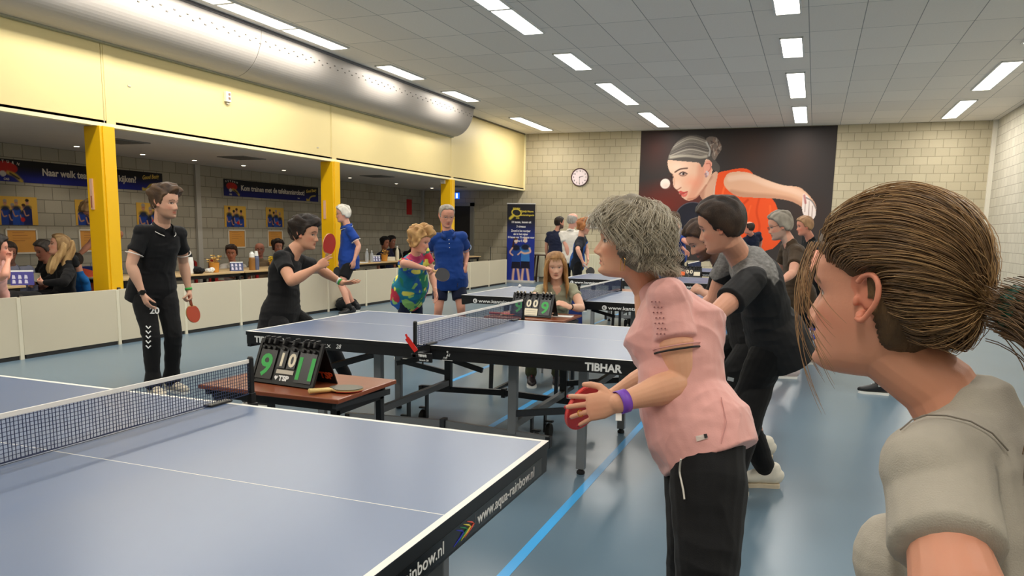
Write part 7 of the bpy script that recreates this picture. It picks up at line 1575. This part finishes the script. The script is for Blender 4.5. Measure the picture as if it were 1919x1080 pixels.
# mug, cap, napkins, jacket, sports bottle
P_ = HOOD['arms'][1][1] + np.array([.02, -.09, .0]); t = thing('mug', 'white mug held by the blond woman in the hoodie', 'mug', tuple(dep(68, 521, (HOOD['arms'][1][1] - CAM) @ _F - .04) - np.array([0, 0, .05])))
MB().lathe([(.040, 0), (.048, .01), (.053, .11), (.049, .11), (.045, .02), (.0001, .015)], n=24).build('cup', m_wd, t, smooth=False); MB().tube([(.048, 0, .09), (.078, 0, .085), (.08, 0, .04), (.047, 0, .025)], .007, 8).build('handle', m_wd, t)
p = on_top(392, 518); v = Vol().ball((0, 0, .03), (.08, .05, .03)).ball((.04, .02, .05), (.04, .04, .03)); me = v.merge('napkin', .008, 1); folds(me, .012, 30); tag(link_mesh('napkin', me, m_white), 'crumpled white napkin beside the yellow flower pot', 'napkin').location = (p[0], p[1], .74)
p = on_top(366, 512); v = Vol().ball((0, 0, .05), (.16, .10, .05)).ball((-.1, .0, .07), (.08, .08, .06)); me = v.merge('jacket', .010, 1); folds(me, .02, 16); tag(link_mesh('jacket', me, C_BLK), 'folded black jacket on the table behind the man in the black polo', 'jacket').location = (p[0], p[1], .74)
lathe_thing('sports_bottle', 'white sports bottle with a black top on the black jacket table', 'bottle', on_top(357, 522), [('body', [(.036, 0), (.04, .01), (.04, .13), (.034, .17), (.03, .19)], m_white), ('cap', [(.03, .19), (.028, .22), (.012, .25), (.0001, .25)], m_rub)], 1.3)
p = on_top(733, 491); tag(MB().box((p[0], p[1], .786), (.18, .14, .09), .6).build('food_box', mat('box_cream', (226, 220, 196), .6), bevel=.01), 'cream box on the far table between pot and white bottle', 'box')
p = on_top(672, 495); tag(MB().box((p[0], p[1] + .1, .745), (.25, .3, .01), .4).build('paper_sheets', m_white), 'white papers at the left end of the far table', 'papers')
# backpack on the floor, table tennis balls, stool by the roll-up banner
v = Vol().ball((0, 0, .12), (.16, .22, .12)).ball((.02, .14, .10), (.12, .14, .10)); me = v.merge('backpack', .012, 2); folds(me, .02, 10); p = on(643, 583, 2, 0); bp_ = thing('backpack', 'black bag lying on the floor at the middle yellow pillar', 'bag', (p[0] - .02, p[1] + .12, 0)); link_mesh('body', me, C_BLK, bp_, smooth=True); MB().tube([(.12, -.1, .12), (.2, 0, .05), (.15, .12, .12)], .014, 6).build('strap', m_rub, bp_)
p = on(980, 535.5, 2, .78); b_ = MB().lathe([(.02 * math.sin(a), -.02 * math.cos(a)) for a in np.linspace(0.01, PI - .01, 13)], n=18).build('table_tennis_ball', m_white, smooth=True); b_.location = (p[0], p[1] - .1, .7805); tag(b_, 'white ball on the table left of the seated umpire', 'ball')
st = thing('wooden_stand', 'dark wooden stand by the radiator behind the umpire', 'stand', (-4.98, 19.1, 0)); MB().box((0, 0, .78), (.5, .36, .03)).build('top', mat('dark_wood', (72, 48, 36), .5), st)
for sx in (-1, 1):
    for sy in (-1, 1): MB().bar((sx * .15, sy * .12, .77), (sx * .23, sy * .16, 0), .04).build('leg', mat('dark_wood', (72, 48, 36), .5), st)
tr = thing('towel_rail', 'thin black rail standing behind the last barrier panel', 'rail', (-6.1, 18.6, 0)); MB().tube([(-.25, 0, 0), (-.25, 0, .98), (.25, 0, .98), (.25, 0, 0)], .012, 8).build('frame', m_black, tr)
# umpire's seat, paper on her table
chair(P6['pelvis'][0], P6['pelvis'][1], PI, m_bc, 'chair under the seated umpire')
tag(MB().box((.08, 4.98, .703), (.20, .13, .004), .1).build('score_sheet', m_white), 'white paper under the arm of the seated umpire', 'paper')
# print on the black trousers
def leg_marks():
    root = P1['root']; pm = P1['root']; key = [o for o in root.children if o.name.startswith('trousers')][0]; info = dict(x=key)
    def patch(pts, off=.004): return surf(info, 'x', pts, off)
    for k in range(5):
        v0 = 611 + k * 9.2
        mb = MB(); q = patch([(274, v0), (278.5, v0 + 5), (283, v0 + 0.5)]); mb.tube(q, .006, 5); mb.build('chevron', m_let, key, True)
    c = patch([(281, 588)], .008)[0]; n = (Vector(CAM) - c).normalized(); x = Vector((_R[0], _R[1], _R[2])); x = (x - n * x.dot(n)).normalized()
    text('20', frame(c, x, n.cross(x)), .075, m_let, key, .002, .001)
leg_marks()
key = [o for o in P9['root'].children if o.name.startswith('trousers')][0]; quad_patch(surf(dict(x=key), 'x', [(1364, 706), (1376, 709), (1375, 716), (1363, 713)]), m_let, 'brand_label', key)
